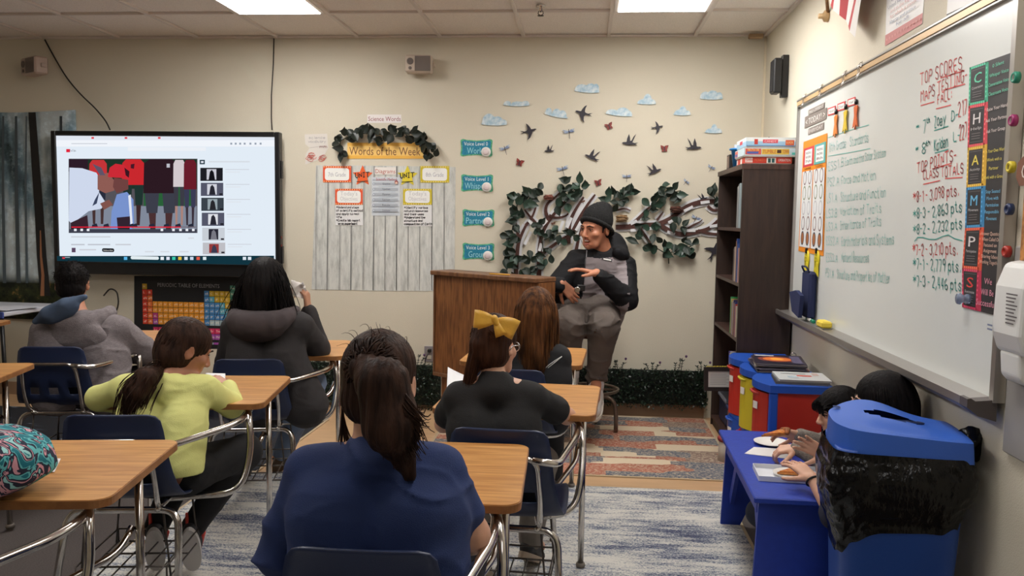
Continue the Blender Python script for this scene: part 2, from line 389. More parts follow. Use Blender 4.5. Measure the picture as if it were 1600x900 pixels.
def _grey(nt, N, L, p):
    tc = N.new('ShaderNodeTexCoord').outputs['Object']
    big = _noise(N, L, tc, 2.2, (.7, 2.6, 1), 3); fine = _noise(N, L, tc, 16, (.34, 2.0, 1), 6, .75)
    speck = _noise(N, L, tc, 95, (.9, 1.8, 1), 3, .85)
    ad = N.new('ShaderNodeMath'); ad.operation = 'ADD'; L.new(big, ad.inputs[0]); L.new(fine, ad.inputs[1])
    a2 = N.new('ShaderNodeMath'); a2.operation = 'MULTIPLY_ADD'; L.new(speck, a2.inputs[0]); a2.inputs[1].default_value = 1.5; L.new(ad.outputs[0], a2.inputs[2])
    m = N.new('ShaderNodeMath'); m.operation = 'MULTIPLY'; m.inputs[1].default_value = 1/3.5; L.new(a2.outputs[0], m.inputs[0])
    c = _ramp(N, L, m.outputs[0], [(.428, rgb(66, 70, 98)), (.470, rgb(112, 124, 146)), (.490, rgb(184, 184, 182)), (.525, rgb(214, 211, 203))])
    L.new(c, p.inputs['Base Color'])
def _patch(nt, N, L, p):
    tc = N.new('ShaderNodeTexCoord').outputs['Object']
    mp = N.new('ShaderNodeMapping'); mp.inputs['Scale'].default_value = (2.6, 8.4, 0); mp.inputs['Location'].default_value = (.31, .2, 0); L.new(tc, mp.inputs[0])
    v = N.new('ShaderNodeTexVoronoi'); v.distance = 'CHEBYCHEV'; v.inputs['Scale'].default_value = 1.; v.inputs['Randomness'].default_value = .75; L.new(mp.outputs[0], v.inputs['Vector'])
    sp = N.new('ShaderNodeSeparateColor'); L.new(v.outputs['Color'], sp.inputs[0])
    pal = N.new('ShaderNodeValToRGB'); pal.color_ramp.interpolation = 'CONSTANT'; e = pal.color_ramp.elements
    cs = [(0, rgb(158, 82, 62)), (.22, rgb(212, 194, 166)), (.36, rgb(70, 82, 100)), (.55, rgb(150, 78, 58)), (.68, rgb(120, 96, 88)), (.84, rgb(78, 88, 104))]
    while len(e) < len(cs): e.new(.5)
    for k, (q, c) in enumerate(cs): e[k].position = q; e[k].color = (*c, 1)
    L.new(sp.outputs[0], pal.inputs[0])
    wear = _noise(N, L, tc, 70, (.8, 2.0, 1), 5, .85); wm = _ramp(N, L, wear, [(.49, (0, 0, 0)), (.60, (1, 1, 1))])
    L.new(_mix(N, L, wm, pal.outputs[0], rgb(205, 188, 162)), p.inputs['Base Color'])
def _space(nt, N, L, p):
    tc = N.new('ShaderNodeTexCoord').outputs['Object']
    n = _noise(N, L, tc, 9, (.5, 2.5, 1), 4); L.new(_ramp(N, L, n, [(.60, rgb(26, 28, 36)), (.66, rgb(70, 80, 100)), (.70, rgb(190, 195, 205)), (.74, rgb(26, 28, 36))]), p.inputs['Base Color'])
M_hem = mat('rug edge binding', rgb(190, 170, 140), .9)
def rug(x0, x1, y0, y1, m, label, z=0., rot=0):
    cx, cy = (x0+x1)/2, (y0+y1)/2; t = thing('rug', label, 'rug', (cx, cy, z), rotz=rot)
    MB().box((0, 0, .005), (x1-x0-.03, y1-y0-.03, .010), b=.003).obj('pile', m, t)
    h = MB()
    for sx in (-1, 1): h.box((sx*((x1-x0)/2-.008), 0, .0035), (.016, y1-y0, .007))
    for sy in (-1, 1): h.box((0, sy*((y1-y0)/2-.008), .0035), (x1-x0-.032, .016, .007))
    h.obj('hem', M_hem, t)
rug(-1.94, .78, .5, 4.44, rug_mat('distressed blue grey rug pile', _grey), 'large cream rug with distressed blue grey streaks under the desks')
rug(-.95, .905, 4.625, 6.10, rug_mat('patchwork rug pile', _patch), 'rust, cream and slate patchwork rug before the stool and bookcase')
rug(-4.9, -1.78, 4.47, 5.72, rug_mat('dark rug pile', _space), 'black rug with pale streaks under the front left desks', rot=-.02)
# ================================================================ things on the back wall
YW = DEPTH
def W(px, py, off=0.):            # point on the back wall (off metres in front)
    return at(px, py, YW-off)
def w2(px, py): p = W(px, py); return p.x, p.z
BX, BY = (1, 0, 0), (0, 0, 1)
def paper(name, label, cat, px, col, t=.0012, group=None, off=0., rough=.6, poly=None, m=None):
    """flat sheet hung on the back wall from pixel corners; returns (thing, Print in wall coordinates)"""
    pts = [w2(*q) for q in (poly or [(px[0], px[3]), (px[2], px[3]), (px[2], px[1]), (px[0], px[1])])]
    cx, cz = sum(a for a, b in pts)/len(pts), sum(b for a, b in pts)/len(pts)
    o = MB().prism([(a-cx, b-cz) for a, b in pts], (0, 0, 0), BX, BY, t).obj(name, m or mat('paper %d %d %d' % tuple(int(255*v) for v in col), lin(col), rough))
    o.location = (cx, YW-off-.0006, cz); props(o, label, cat, group)
    return o, Print((0, YW-off-.0006-t, 0), BX, BY)
def ptext(P, txt, px0, py, px1, hpx, col, **k):
    x0, z0 = w2(px0, py); x1, _ = w2(px1, py); P.text(txt, x0, z0, hpx*.00470, col, width=x1-x0, **k)
def phand(P, txt, px0, py, px1, hpx, col, w=.003, jit=.2):
    P.hand(txt, w2(px0, py), w2(px1, py), (0, hpx*.0047), w, col, jit)
# --- forest backdrop
def forest():
    t = thing('forest_backdrop', 'misty forest photo cloth hung on the wall behind the television', 'backdrop', (-4.2, YW-.012, 1.4))
    g = []
    x0, x1 = -4.95, W(120, 172).x
    for i in range(13):
        u = i/12; r = []
        for j in range(9):
            v = j/8; z = (W(0, 172).z+(W(120, 172).z-W(0, 172).z+.0)*u-.02*math.sin(PI*u)*(1-v))*(1-v)+.60*v
            r.append((x0+(x1-x0)*u, YW-.012-.006*math.sin(u*9+v*2), z))
        g.append(r)
    m = MB(); m.sheet(g, .0015); 
    def build(nt, N, L, p):
        tc = N.new('ShaderNodeTexCoord').outputs['Object']
        fog = _noise(N, L, tc, 1.6, (1.6, 1, .5), 4); n2 = _noise(N, L, tc, 9, (1, 1, 1), 6, .7)
        base = _ramp(N, L, fog, [(.36, rgb(30, 42, 46)), (.44, rgb(136, 164, 180)), (.53, rgb(236, 248, 252))])
        leaf = _ramp(N, L, n2, [(.40, rgb(18, 28, 26)), (.52, rgb(96, 122, 126)), (.60, rgb(196, 216, 226))])
        c = _mix(N, L, .36, base, leaf)
        sp = N.new('ShaderNodeSeparateXYZ'); L.new(tc, sp.inputs[0])
        g = _ramp(N, L, n2, [(.4, rgb(18, 24, 14)), (.6, rgb(56, 62, 30)), (.66, rgb(140, 110, 60))])
        mr = N.new('ShaderNodeMapRange'); mr.inputs[1].default_value = -.52; mr.inputs[2].default_value = -.44; mr.inputs[3].default_value = 1; mr.inputs[4].default_value = 0
        L.new(sp.outputs[2], mr.inputs[0]); L.new(_mix(N, L, mr.outputs[0], c, g), p.inputs['Base Color'])
    m.obj('cloth', rug_mat('forest print', build), t, True)
    P = Print((0, YW-.0205, 0), BX, BY)
    def trunk(pxs, w0, w1, col):
        q = [w2(*a) for a in pxs]; n = len(q)
        L_ = [(a-(w0+(w1-w0)*i/(n-1))/2, b) for i, (a, b) in enumerate(q)]; R_ = [(a+(w0+(w1-w0)*i/(n-1))/2, b) for i, (a, b) in enumerate(q)]
        P.poly(L_+R_[::-1], col)
    for a, b, w, c in ((8, 10, .04, 70), (28, 32, .05, 60), (44, 45, .03, 80), (-25, -22, .07, 46), (-50, -52, .04, 80), (98, 103, .05, 44)):
        trunk([(a, 182), ((a+b)/2-1.5, 300), (b, 442)], w*.4, w*.7, C8(c*.85+18, c+20, c*1.05+24))
    trunk([(53, 176), (58, 250), (64, 330), (68, 400), (74, 462)], .058, .085, C8(26, 24, 26))
    trunk([(66, 360), (67, 400), (70, 430), (69, 462)], .010, .032, C8(176, 120, 84))
    P.obj('tree_print', t, True)
forest()
# --- loudspeakers
def speaker(px, py, w, h, yaw, label, col, grille):
    p = W(px, py, .09); t = thing('wall_speaker', label, 'speaker', p, rotz=yaw)
    m = MB(); m.box((0, 0, 0), (w, .10, h), b=.012); m.obj('cabinet', mat('speaker shell '+col, rgb(*((196, 180, 164) if col == 'beige' else (186, 166, 154))), .5), t)
    m = MB(); m.box((w*.16, -.051, 0), (w*.58, .006, h*.84), b=.002); m.obj('grille', mat('grey mesh grille', rgb(140, 128, 122), .8, bump=(900, .8)), t)
    m = MB(); m.lathe([(h*.19, 0), (h*.19, .006), (h*.15, .004), (0, .001)], (-w*.30, -.049, h*.12), 16, Matrix.Rotation(PI/2, 3, 'X')); m.obj('woofer', mat('grey mesh grille', (0, 0, 0)), t)
    m = MB(); m.lathe([(h*.09, 0), (h*.09, .006), (0, .004)], (-w*.30, -.049, -h*.26), 12, Matrix.Rotation(PI/2, 3, 'X')); m.obj('tweeter', mat('grey mesh grille', (0, 0, 0)), t)
    m = MB(); m.tube([(0, .045, 0), (0, .075, -.01)], .012); m.box((w*.5+.008, .01, 0), (.016, .04, .03), b=.004)
    m.obj('bracket', mat('speaker shell '+col, (0, 0, 0)), t)
speaker(655, 101, .195, .125, 0.06, 'beige box loudspeaker high on the wall above the science words sign', 'beige', 1)
speaker(54, 104, .23, .13, -.55, 'pinkish beige loudspeaker high on the wall above the forest backdrop', 'pink', 1)
p = Vector((XR-.06, 5.47, (at_x(1212, 97, 1.2).z+at_x(1212, 152, 1.2).z)/2))
t = thing('wall_speaker', 'slim black loudspeaker column on the right wall near the corner', 'speaker', p)
m = MB(); m.box((-.012, 0, 0), (.05, .10, .215), b=.008); m.obj('cabinet', M_black, t)
m = MB(); m.box((.038, 0, .0), (.04, .05, .26), b=.003); m.obj('bracket', M_black, t)
m = MB(); m.box((-.039, 0, 0), (.004, .085, .19), b=.001); m.obj('grille', mat('black cloth', rgb(30, 30, 32), .9), t)
# --- cables down to the television
M_cable = mat('black cable', rgb(38, 34, 32), .5)
pts = [W(70, 62, .006), W(84, 88, .012), W(104, 122, .02), W(126, 148, .03), W(150, 170, .05), W(166, 190, .06), W(172, 203, .075)]
props(MB().tube(fillet(pts, .1, 4), .0055, 6).obj('cable', M_cable), 'black cable slanting from the ceiling down to the television top left', 'cable')
pts = [W(428, 60, .006), W(427, 100, .008), W(424, 150, .012), W(424, 185, .02), W(425, 203, .03)]
props(MB().tube(pts, .0045, 6).obj('cable', M_cable), 'thin cable hanging straight from the ceiling to the television right corner', 'cable')
pts = [W(162, 462, .05), W(172, 450, .06), W(183, 455, .06), W(186, 475, .05), W(176, 500, .04), W(150, 530, .03)]
props(MB().tube(fillet(pts, .06, 4), .006, 6).obj('cable', M_cable), 'black cable loop below the television beside the hooded boy', 'cable')
# --- interactive television, turned a little into the room
def television():
    YF_ = 6.035
    TL_, TR_, BL_ = at(78, 204, YF_), at(436.5, 204, YF_), at(92, 427, YF_)
    wd = TR_.x-TL_.x; hb = TL_.z-BL_.z; cx = (TL_.x+TR_.x)/2
    t = thing('television', 'large black interactive television playing a web video', 'television', (cx, YF_+.03, BL_.z))
    # local: x along the screen, -y towards the room, z up from the bottom edge
    m = MB(); b = .040; bb = .095
    for sx in (-1, 1): m.box((sx*(wd/2-b/2), 0, hb/2), (b, .06, hb), b=.006)
    m.box((0, 0, hb-b/2+.003), (wd-2*b, .06, b-.006), b=.004); m.box((0, 0, bb/2), (wd-2*b, .06, bb), b=.004)
    m.obj('bezel', mat('black television bezel', rgb(20, 20, 23), .35), t)
    MB().box((0, .045, hb*.5), (wd*.97, .03, hb*.9), b=.01).obj('back_cover', M_black, t)
    MB().box((0, .0755, hb*.5), (.5, .032, .4)).obj('wall_mount', M_black, t)
    for z in (.30, .24): MB().box((wd/2+.003, -.01, z), (.006, .012, .02), b=.002).obj('side_button', mat('red indicator', rgb(130, 50, 40), .4), t)
    for z in (.80, .17): MB().box((wd/2+.006, 0, z), (.012, .03, .13), b=.003).obj('pen_holder', M_black, t)
    x0, x1 = -wd/2+b, wd/2-b; z0, z1 = bb, hb-b+.003; sw, sh = x1-x0, z1-z0
    MB().box((0, -.012, z0+sh/2), (sw, .012, sh)).obj('screen', emat('lit screen panel', lin(C8(226, 236, 246)), SCREEN_GAIN), t)
    P = Print((0, -.0185, 0), (1, 0, 0), (0, 0, 1))
    cl = lambda v, a, b: max(a, min(b, v))
    X = lambda px, py=300: cl(at(px, py, YF_+.0115).x-cx, x0, x1)
    Z = lambda py, px=250: cl(at(px, py, YF_+.0115).z-BL_.z, z0, z1)
    def pl(px, col): P.poly([(X(a, b), Z(b, a)) for a, b in px], C8(*col))
    def rc(a, b, c, d, col): pl([(a, b), (c, b), (c, d), (a, d)], col)
    rc(80, 205, 440, 219, (224, 230, 240)); rc(80, 219, 440, 229, (240, 244, 250))
    for x in (143, 195, 247): rc(x, 214, x+4, 217, (220, 70, 80))
    for x in (360, 367, 374, 381, 390, 398, 406): rc(x, 223, x+3, 226, (150, 160, 175))
    rc(112, 224, 168, 225, (190, 195, 205)); rc(200, 230, 322, 236, (236, 240, 246))
    pl([(104, 233), (110, 233), (110, 238), (104, 238)], (224, 36, 60)); P.text('YouTube', X(111), Z(238), .016, C8(70, 70, 80), width=.05)
    # the video: people standing outdoors
    rc(108, 248, 309, 364, (84, 82, 88)); rc(109, 249, 308, 295, (30, 52, 40)); rc(225, 286, 305, 322, (42, 96, 56)); rc(110, 322, 308, 363, (128, 136, 152))
    rc(108, 249, 138, 268, (44, 28, 40))
    def man(x, top, w, col, leg, leg2=None, bot=358, sh=290):
        pl([(x-w/2, top+6), (x-w/3, top), (x+w/3, top), (x+w/2, top+6), (x+w*.52, sh), (x-w*.52, sh)], col)
        for s in (-1, 1):
            pl([(x+s*w*.05, sh), (x+s*w*.48, sh), (x+s*w*.42, sh+(bot-sh)*.5), (x+s*w*.1, sh+(bot-sh)*.5)], leg)
            pl([(x+s*w*.14, sh+(bot-sh)*.5), (x+s*w*.36, sh+(bot-sh)*.5), (x+s*w*.3, bot), (x+s*w*.16, bot)], leg2 or leg)
    man(154, 250, 27, (196, 52, 56), (40, 44, 60), (70, 50, 50), 350, 275); man(209, 249, 34, (200, 40, 46), (32, 52, 48), (60, 40, 42), 352, 289)
    man(252, 249, 52, (44, 26, 34), (60, 62, 74), (74, 48, 50), 364, 302); man(281, 250, 18, (210, 200, 204), (60, 60, 70), (170, 130, 120), 352, 292); man(298, 250, 19, (104, 28, 42), (58, 60, 84), (60, 50, 60), 352, 296)
    pl([(110, 262), (130, 263), (152, 270), (158, 280), (156, 300), (166, 316), (160, 326), (140, 330), (114, 350), (109, 345)], (206, 216, 236))
    pl([(112, 348), (138, 336), (140, 358), (112, 358)], (56, 36, 46)); pl([(154, 274), (170, 270), (180, 282), (180, 298), (166, 302), (154, 296)], (142, 92, 84)); pl([(158, 318), (172, 312), (178, 320), (164, 328)], (128, 82, 76))
    pl([(170, 276), (173, 262), (182, 256), (196, 258), (203, 268), (204, 282), (190, 278), (172, 277)], (204, 42, 54)); pl([(180, 278), (202, 281), (202, 296), (184, 302), (178, 292)], (110, 66, 64))
    pl([(184, 304), (200, 300), (210, 312), (211, 350), (206, 362), (174, 362), (176, 330)], (120, 146, 204)); pl([(184, 340), (205, 338), (204, 362), (186, 362)], (50, 36, 48))
    pl([(146, 256), (160, 262), (166, 274), (158, 274)], (96, 84, 104)); pl([(150, 312), (157, 300), (153, 318), (146, 322)], (60, 70, 96))
    pl([(196, 262), (204, 268), (203, 278), (198, 274)], (60, 24, 34)); pl([(202, 306), (206, 304), (209, 350), (206, 356)], (226, 230, 240)); pl([(206, 257), (212, 256), (211, 264), (206, 263)], (70, 26, 40)); pl([(262, 256), (267, 256), (267, 262), (262, 262)], (190, 190, 200))
    for x in (150, 168, 207, 212, 239, 262, 280, 300): pl([(x-4, 351), (x+3, 349), (x+5, 355), (x-5, 356)], (40, 44, 60))
    rc(110, 358, 309, 364, (60, 62, 76)); rc(114, 354, 308, 355.4, (120, 110, 120)); rc(114, 354, 284, 355.6, (230, 30, 54))
    for x in (120, 130, 140, 255, 273, 284, 294, 304): rc(x-2, 357.4, x+2, 361, (235, 238, 245))
    rc(314, 250, 322, 257, (40, 60, 72)); rc(316, 252, 320, 255, (225, 230, 240)); rc(328, 252, 392, 254, (214, 220, 228))
    th = [((30, 30, 36), (200, 200, 210), (20, 20, 26)), ((84, 86, 104), (208, 210, 220), (40, 40, 50)), ((58, 66, 74), (150, 164, 170), (40, 40, 44)), ((84, 86, 104), (220, 222, 228), (40, 40, 50)), ((200, 206, 214), (40, 40, 52), (120, 120, 130)), ((190, 190, 196), (150, 60, 60), (60, 60, 80))]
    for k, (a, b, c) in enumerate(th):
        y = 262.5+23.3*k; x = 315+1.0*k*.9; h = 20.5 if k < 5 else 18
        rc(x, y, x+35, y+h, a); rc(x+10, y+2, x+25, y+h-2, b); pl([(x+13, y+h-2), (x+15, y+6), (x+18, y+3), (x+21, y+7), (x+23, y+h-2)], c); rc(x+29, y+h-4, x+34, y+h-1.5, (30, 30, 36))
        rc(x+39, y+2, x+76, y+3.2, (206, 211, 220)); rc(x+39, y+6, x+62, y+7, (220, 224, 230))
    rc(115, 369, 176, 371, (205, 210, 218)); rc(297, 371, 306, 373, (214, 218, 226)); rc(115, 381, 136, 383, (190, 194, 204)); rc(141, 381, 176, 383, (190, 194, 204)); rc(184, 381, 208, 383, (200, 204, 212))
    rc(116, 387, 122, 394, (90, 70, 96)); rc(128, 389, 154, 391, (205, 208, 216)); P.poly(rrect(X(161), Z(395), X(180)-X(161), .028, .012), C8(24, 26, 34)); P.text('Subscribe', X(163), Z(393.3), .010, WHITE, width=X(178)-X(163))
    for x in (230, 254, 284): rc(x, 392, x+14, 394, (214, 218, 226))
    rc(80, 399.5, 445, 416, (18, 52, 64))
    for x, c in ((200, (90, 180, 230)), (257, (235, 240, 245)), (266, (225, 230, 245)), (275, (60, 200, 170)), (284.5, (230, 190, 60)), (294, (220, 230, 240)), (303, (200, 215, 235)), (313, (226, 90, 70)), (323, (220, 235, 240)), (385, (220, 230, 240)), (393, (220, 230, 240))): rc(x-2.6, 401, x+2.6, 405.8, c)
    P.poly(rrect(X(206), Z(405.5), X(250)-X(206), .024, .011), C8(226, 236, 240)); rc(102, 401.5, 106, 404, (220, 60, 70)); rc(106, 401.5, 114, 402.4, (180, 200, 210))
    P.obj('screen_picture', t, m=attr_mat('lit screen picture', emit=SCREEN_GAIN))
television()
# --- periodic table poster
def periodic():
    o, P = paper('periodic_table_poster', 'black periodic table poster on the wall below the television', 'poster', (210, 431, 378, 545), C8(26, 27, 30), off=.001)
    x0, z1 = w2(210, 431); x1, z0 = w2(378, 545)
    P = Print((0, YW-.0035, 0), BX, BY); X = lambda u: x0+(x1-x0)*u; Z = lambda v: z1-(z1-z0)*v
    P.text('PERIODIC TABLE OF ELEMENTS', X(.22), Z(.145), .03, C8(150, 146, 148), width=(x1-x0)*.58)
    cw, ch = .0485, .083
    col = {'r': (214, 62, 38), 'o': (224, 108, 44), 'y': (232, 152, 42), 'Y': (206, 166, 40), 'b': (70, 132, 188), 'c': (88, 168, 188), 'p': (188, 60, 130), 'v': (164, 80, 168), 'g': (74, 140, 120), 'w': (170, 190, 196), 'm': (206, 48, 96)}
    rows = ['Y................g', 'rr..........bYYYYg', 'ro..........bcYYYg', 'royyyyyyyyyybbbcYYg'[:18], 'royyyyyyyyyybbbccYg'[:18], 'ropyyyyyyyyybbbbcYg'[:18], 'rovyyyyyyyyybwwwwwg'[:18]]
    sym = 'H He LiBeB C N O F NeNaMgAlSiP S ClArK CaScTiV CrMnFeCoNiCuZnGaGeAsSeBrKrRbSrY ZrNbMoTcRuRhPdAgCdInSnSbTeI XeCsBaLaHfTaW ReOsIrPtAuHgTlPbBiPoAtRnFrRaAcRfDbSgBhHsMtDsRgCnNhFlMcLvTsOg'
    k = 0
    def cell(u, v, c, s):
        w, h = (x1-x0)*cw*.92, (z1-z0)*ch*.92; P.rect(X(u), Z(v+ch), w, h, C8(*col[c]), layer=False)
        z = P.z; P.z += .0003; P.text(s, X(u)+w*.2, Z(v+ch)+h*.3, h*.42, C8(250, 235, 215)); P.z = z
    for r, row in enumerate(rows):
        for i, c in enumerate(row):
            if c == '.': continue
            cell(.075+i*cw, .10+r*ch, c, sym[k*2:k*2+2].strip()); k = min(k+1, len(sym)//2-1)
    ln = 'LaCePrNdPmSmEuGdTbDyHoErTmYbLuAcThPaU NpPuAmCmBkCfEsFmMdNoLr'
    for r in range(2):
        for i in range(15): cell(.172+i*cw, .715+r*ch, 'mv'[r], ln[(r*15+i)*2:(r*15+i)*2+2].strip())
    for i, c in enumerate('royYgcbwvp'): P.rect(X(.10+i*.08), Z(.95), (x1-x0)*.078, (z1-z0)*.03, C8(*col[c]))
    oo = P.obj('printed_cells', o, True)
periodic()
def on_wall(P, o, name='print'): return P.obj(name, o, True)
# --- shiplap poster and what is stuck to it
def shiplap_mat(nt, N, L, p):
    tc = N.new('ShaderNodeTexCoord').outputs['Object']; n = _noise(N, L, tc, 12, (2.5, 1, .5), 6, .7)
    L.new(_ramp(N, L, n, [(.34, rgb(176, 177, 172)), (.5, rgb(202, 203, 198)), (.64, rgb(216, 216, 210))]), p.inputs['Base Color'])
ship, P = paper('shiplap_poster', 'large poster printed with pale grey wooden planks behind the unit papers', 'poster', None, WHITE, poly=[(487, 452), (600, 454.5), (710, 455), (712, 261), (600, 259), (494, 258)], off=.001, m=rug_mat('whitewashed plank print', shiplap_mat))
for x, d in ((495, 0), (513, 1), (532, 0), (550, 1), (569, 0), (585, 1), (602, 0), (620, 1), (638, 0), (656, 0), (675, 1), (694, 0)):
    P.line([w2(x, 260), w2(x-(2 if x < 600 else .3), 453)], .003+.003*d, C8(92, 94, 94), False); P.line([w2(x+1.6, 260), w2(x-.4, 453)], .003, C8(150, 150, 146), False)
on_wall(P, ship, 'plank_print')
o, P = paper('paper_sign', 'small white sign lettered Science Words above the leaf garland', 'sign', (574, 179, 627, 192), C8(232, 226, 224)); ptext(P, 'Science Words', 575.5, 189, 626, 7, C8(140, 34, 52)); on_wall(P, o)
o, P = paper('paper_sign', 'golden banner lettered Words of the Week under the leaf garland', 'sign', (543, 223, 662, 248), C8(234, 178, 72), off=.002)
x0, z0 = w2(543, 248); P.rect(x0, z0+.025, w2(662, 248)[0]-x0, .07, C8(240, 196, 110)); ptext(P, 'Words of the Week', 546, 242, 657, 13, C8(112, 62, 34)); on_wall(P, o)
o, P = paper('student_drawing', 'white sheet with a red pen drawing left of the golden banner', 'drawing', None, C8(220, 214, 206), poly=[(477, 257), (505, 247), (513, 231), (511, 209), (476, 210), (477, 225), (484, 231), (478, 240)])
P.line([w2(484, 231), w2(508, 228)], .003, C8(180, 170, 165))
phand(P, 'science', 483, 217, 508, 4, C8(150, 145, 150), .002); phand(P, 'vocabulary', 482, 223, 509, 4, C8(150, 145, 150), .002)
for k in range(9):
    cx, cy = 482+random.random()*24, 236+random.random()*14; P.line([w2(cx+random.uniform(3, 6)*math.cos(a)*1.1, cy+random.uniform(2, 4)*math.sin(a)) for a in np.linspace(0, 5.6, 9)], .0035, C8(206, 96, 84))
phand(P, 'mm', 500, 231, 511, 4, C8(120, 50, 50), .003); on_wall(P, o)
def card(px, col, lines, label, tc):
    o, P = paper('paper_card', label, 'card', px, col, off=.004); x0, z0 = w2(px[0], px[3]); x1, z1 = w2(px[2], px[1]); w, h = x1-x0, z1-z0
    P.rect(x0+w*.07, z0+h*.13, w*.86, h*.74, WHITE, .02)
    for k, s in enumerate(lines): P.text(s, (x0+x1)/2, z0+h*(.36 if len(lines) == 1 else .58-.32*k), h*.26, tc, width=w*.62, align='m')
    for k in range(12):
        P.disc(x0+w*(.04+.92*k/11), z1-h*.06, .004, C8(250, 225, 150), n=6, layer=False); P.disc(x0+w*(.04+.92*k/11), z0+h*.06, .004, C8(250, 225, 150), n=6, layer=False)
    on_wall(P, o)
card((505, 259.5, 549, 285), C8(226, 84, 40), ['7th Grade'], 'orange bordered card reading 7th Grade on the plank poster', C8(170, 168, 176))
card((657, 259.5, 702, 285.5), C8(206, 186, 40), ['8th Grade'], 'yellow bordered card reading 8th Grade on the plank poster', C8(170, 168, 176))
card((524, 295, 567, 320), C8(226, 84, 40), ["Today's", 'Objectives'], 'orange bordered Objectives card on the plank poster', C8(196, 194, 198))
card((630, 295, 675, 320), C8(206, 186, 40), ["Today's", 'Objectives'], 'yellow bordered Objectives card on the plank poster', C8(196, 194, 198))
o, P = paper('note_sheet', 'handwritten objectives sheet under the orange Objectives card', 'paper', (524.5, 320.5, 567.5, 352), C8(228, 228, 228), off=.004)
for k, s in enumerate(['*Understand steps', 'of scientific method', 'and apply to real', 'life', '*Create lab report', 'on an experiment']): phand(P, s, 526+(3 if k == 5 else 0), 325.5+5.1*k, 526+len(s)*2.05, 3.2, C8(34, 34, 40), .0032)
on_wall(P, o)
o, P = paper('note_sheet', 'handwritten objectives sheet under the yellow Objectives card', 'paper', (630.5, 320.5, 675, 353.5), C8(228, 228, 228), off=.004)
for k, s in enumerate(['*Identify various', 'natural resources', 'and their uses', '*Understand the', 'structure and', 'composition of Earth']): phand(P, s, 632, 326+5.1*k, 633+len(s)*2.1, 3.2, C8(34, 34, 40), .0032)
on_wall(P, o)
def star(cx, cy, r, col, label):
    c = w2(cx, cy); R = r*.0047; pts = [(R*(1 if k % 2 == 0 else .46)*math.sin(k*PI/5), R*(1 if k % 2 == 0 else .46)*math.cos(k*PI/5)) for k in range(10)]
    o = MB().prism(pts, (0, 0, 0), BX, BY, .0015).obj('paper_star', mat('star paper %d' % col[2], lin(C8(*col)), .6)); o.location = (c[0], YW-.006, c[1]); props(o, label, 'star')
    P = Print((0, YW-.0078, 0), BX, BY); P.hand('UNIT', w2(cx-11, cy+3), w2(cx+10.5, cy+1.5), (0, 7.5*.0047), .006, C8(26, 24, 24), .1); P.line([w2(cx-9, cy+9), w2(cx+8, cy+8)], .005, C8(26, 24, 24)); P.obj('lettering', o, True)
star(567, 275, 17, (234, 96, 32), 'orange paper star lettered UNIT on the plank poster'); star(637, 275.5, 17, (226, 206, 50), 'yellow paper star lettered UNIT on the plank poster')
o, P = paper('paper_sign', 'white Diagrams heading card between the two paper stars', 'sign', (585.5, 261.5, 619, 273), C8(232, 226, 220), off=.004); ptext(P, 'Diagrams', 587, 270.5, 618, 6.5, C8(176, 80, 56)); on_wall(P, o)
o, P = paper('method_chart', 'pale blue Scientific Method chart hung below the Diagrams card', 'poster', (581, 277, 625, 337), C8(206, 212, 218), off=.004)
P.rect(*w2(582.5, 283), .19, .016, C8(176, 182, 190)); ptext(P, 'Scientific Method', 588, 282, 620, 4.4, C8(170, 40, 50))
for k, s in enumerate(['Question', 'Hypothesis', 'Materials', 'Experiment', 'Results', 'Conclusion']):
    y = 287.5+8.3*k; P.rect(*w2(584, y+1.6), .185, .019, C8(172, 178, 186)); ptext(P, s, 598, y+.9, 610, 3, C8(50, 50, 60)); P.disc(*w2(584.5, y), .010, C8(150, 160, 172), n=10); P.line([w2(592, y+4), w2(618, y+4)], .002, C8(150, 170, 190)); P.disc(*w2(584.5, y), .006, C8(206, 212, 218), n=8)
P.disc(*w2(620, 285), .014, C8(150, 60, 60), n=10); P.disc(*w2(620, 286), .010, C8(225, 190, 170), n=10); on_wall(P, o)
# --- voice level signs with push lights
for k, (cx, cy, s, wd) in enumerate(((744.5, 231, 'Work', 26), (745.5, 286, 'Whisper', 36), (747.5, 340.5, 'Partner', 36), (747.5, 393, 'Group', 28))):
    c = w2(cx, cy); t = thing('voice_level_sign', 'teal scalloped sign reading Voice Level %d %s with a round push light' % (k, s), 'sign', (c[0], YW-.001, c[1]), group='voice level signs')
    w, h = .245, .132
    def wavy(w, h, a, n=44):
        out = []
        for i in range(n):
            q = 2*PI*i/n; ex = .28
            x = w/2*math.copysign(abs(math.cos(q))**ex, math.cos(q)); z = h/2*math.copysign(abs(math.sin(q))**ex, math.sin(q))
            z *= .80+.20*min(1, abs(2*x/w)*1.25)**3; x *= .93+.07*min(1, abs(2*z/h)*1.2)**2
            out.append((x*(1+a*math.sin(i*PI)), z))
        return out
    MB().prism(wavy(w, h, 0), (0, 0, 0), BX, BY, .0015).obj('border', mat('green teal border card', rgb(86, 168, 128), .6, var=(70, .35)), t)
    MB().prism(wavy(w*.9, h*.84, 0), (0, -.0015, 0), BX, BY, .001).obj('panel', mat('teal dotted card', rgb(26, 126, 156), .6, var=(160, .2)), t)
    P = Print((0, -.0026, 0), BX, BY); P.text('Voice Level %d' % k, -.004, .016, .028, C8(226, 240, 242), width=.175, align='m'); P.text(s, -.012, -.042, .046, C8(150, 212, 222), width=wd*.0044, align='m'); P.obj('lettering', t)
    m = MB(); m.lathe([(.035, 0), (.036, .008), (.032, .016), (.026, .018)], (.072, -.004, -.030), 24, Matrix.Rotation(PI/2, 3, 'X')); m.obj('push_light', M_white, t)
    m = MB(); m.lathe([(.025, .0175), (.016, .021), (0, .022)], (.072, -.004, -.030), 20, Matrix.Rotation(PI/2, 3, 'X')); m.obj('lens', mat('pale pink lens', rgb(222, 206, 206), .3), t)
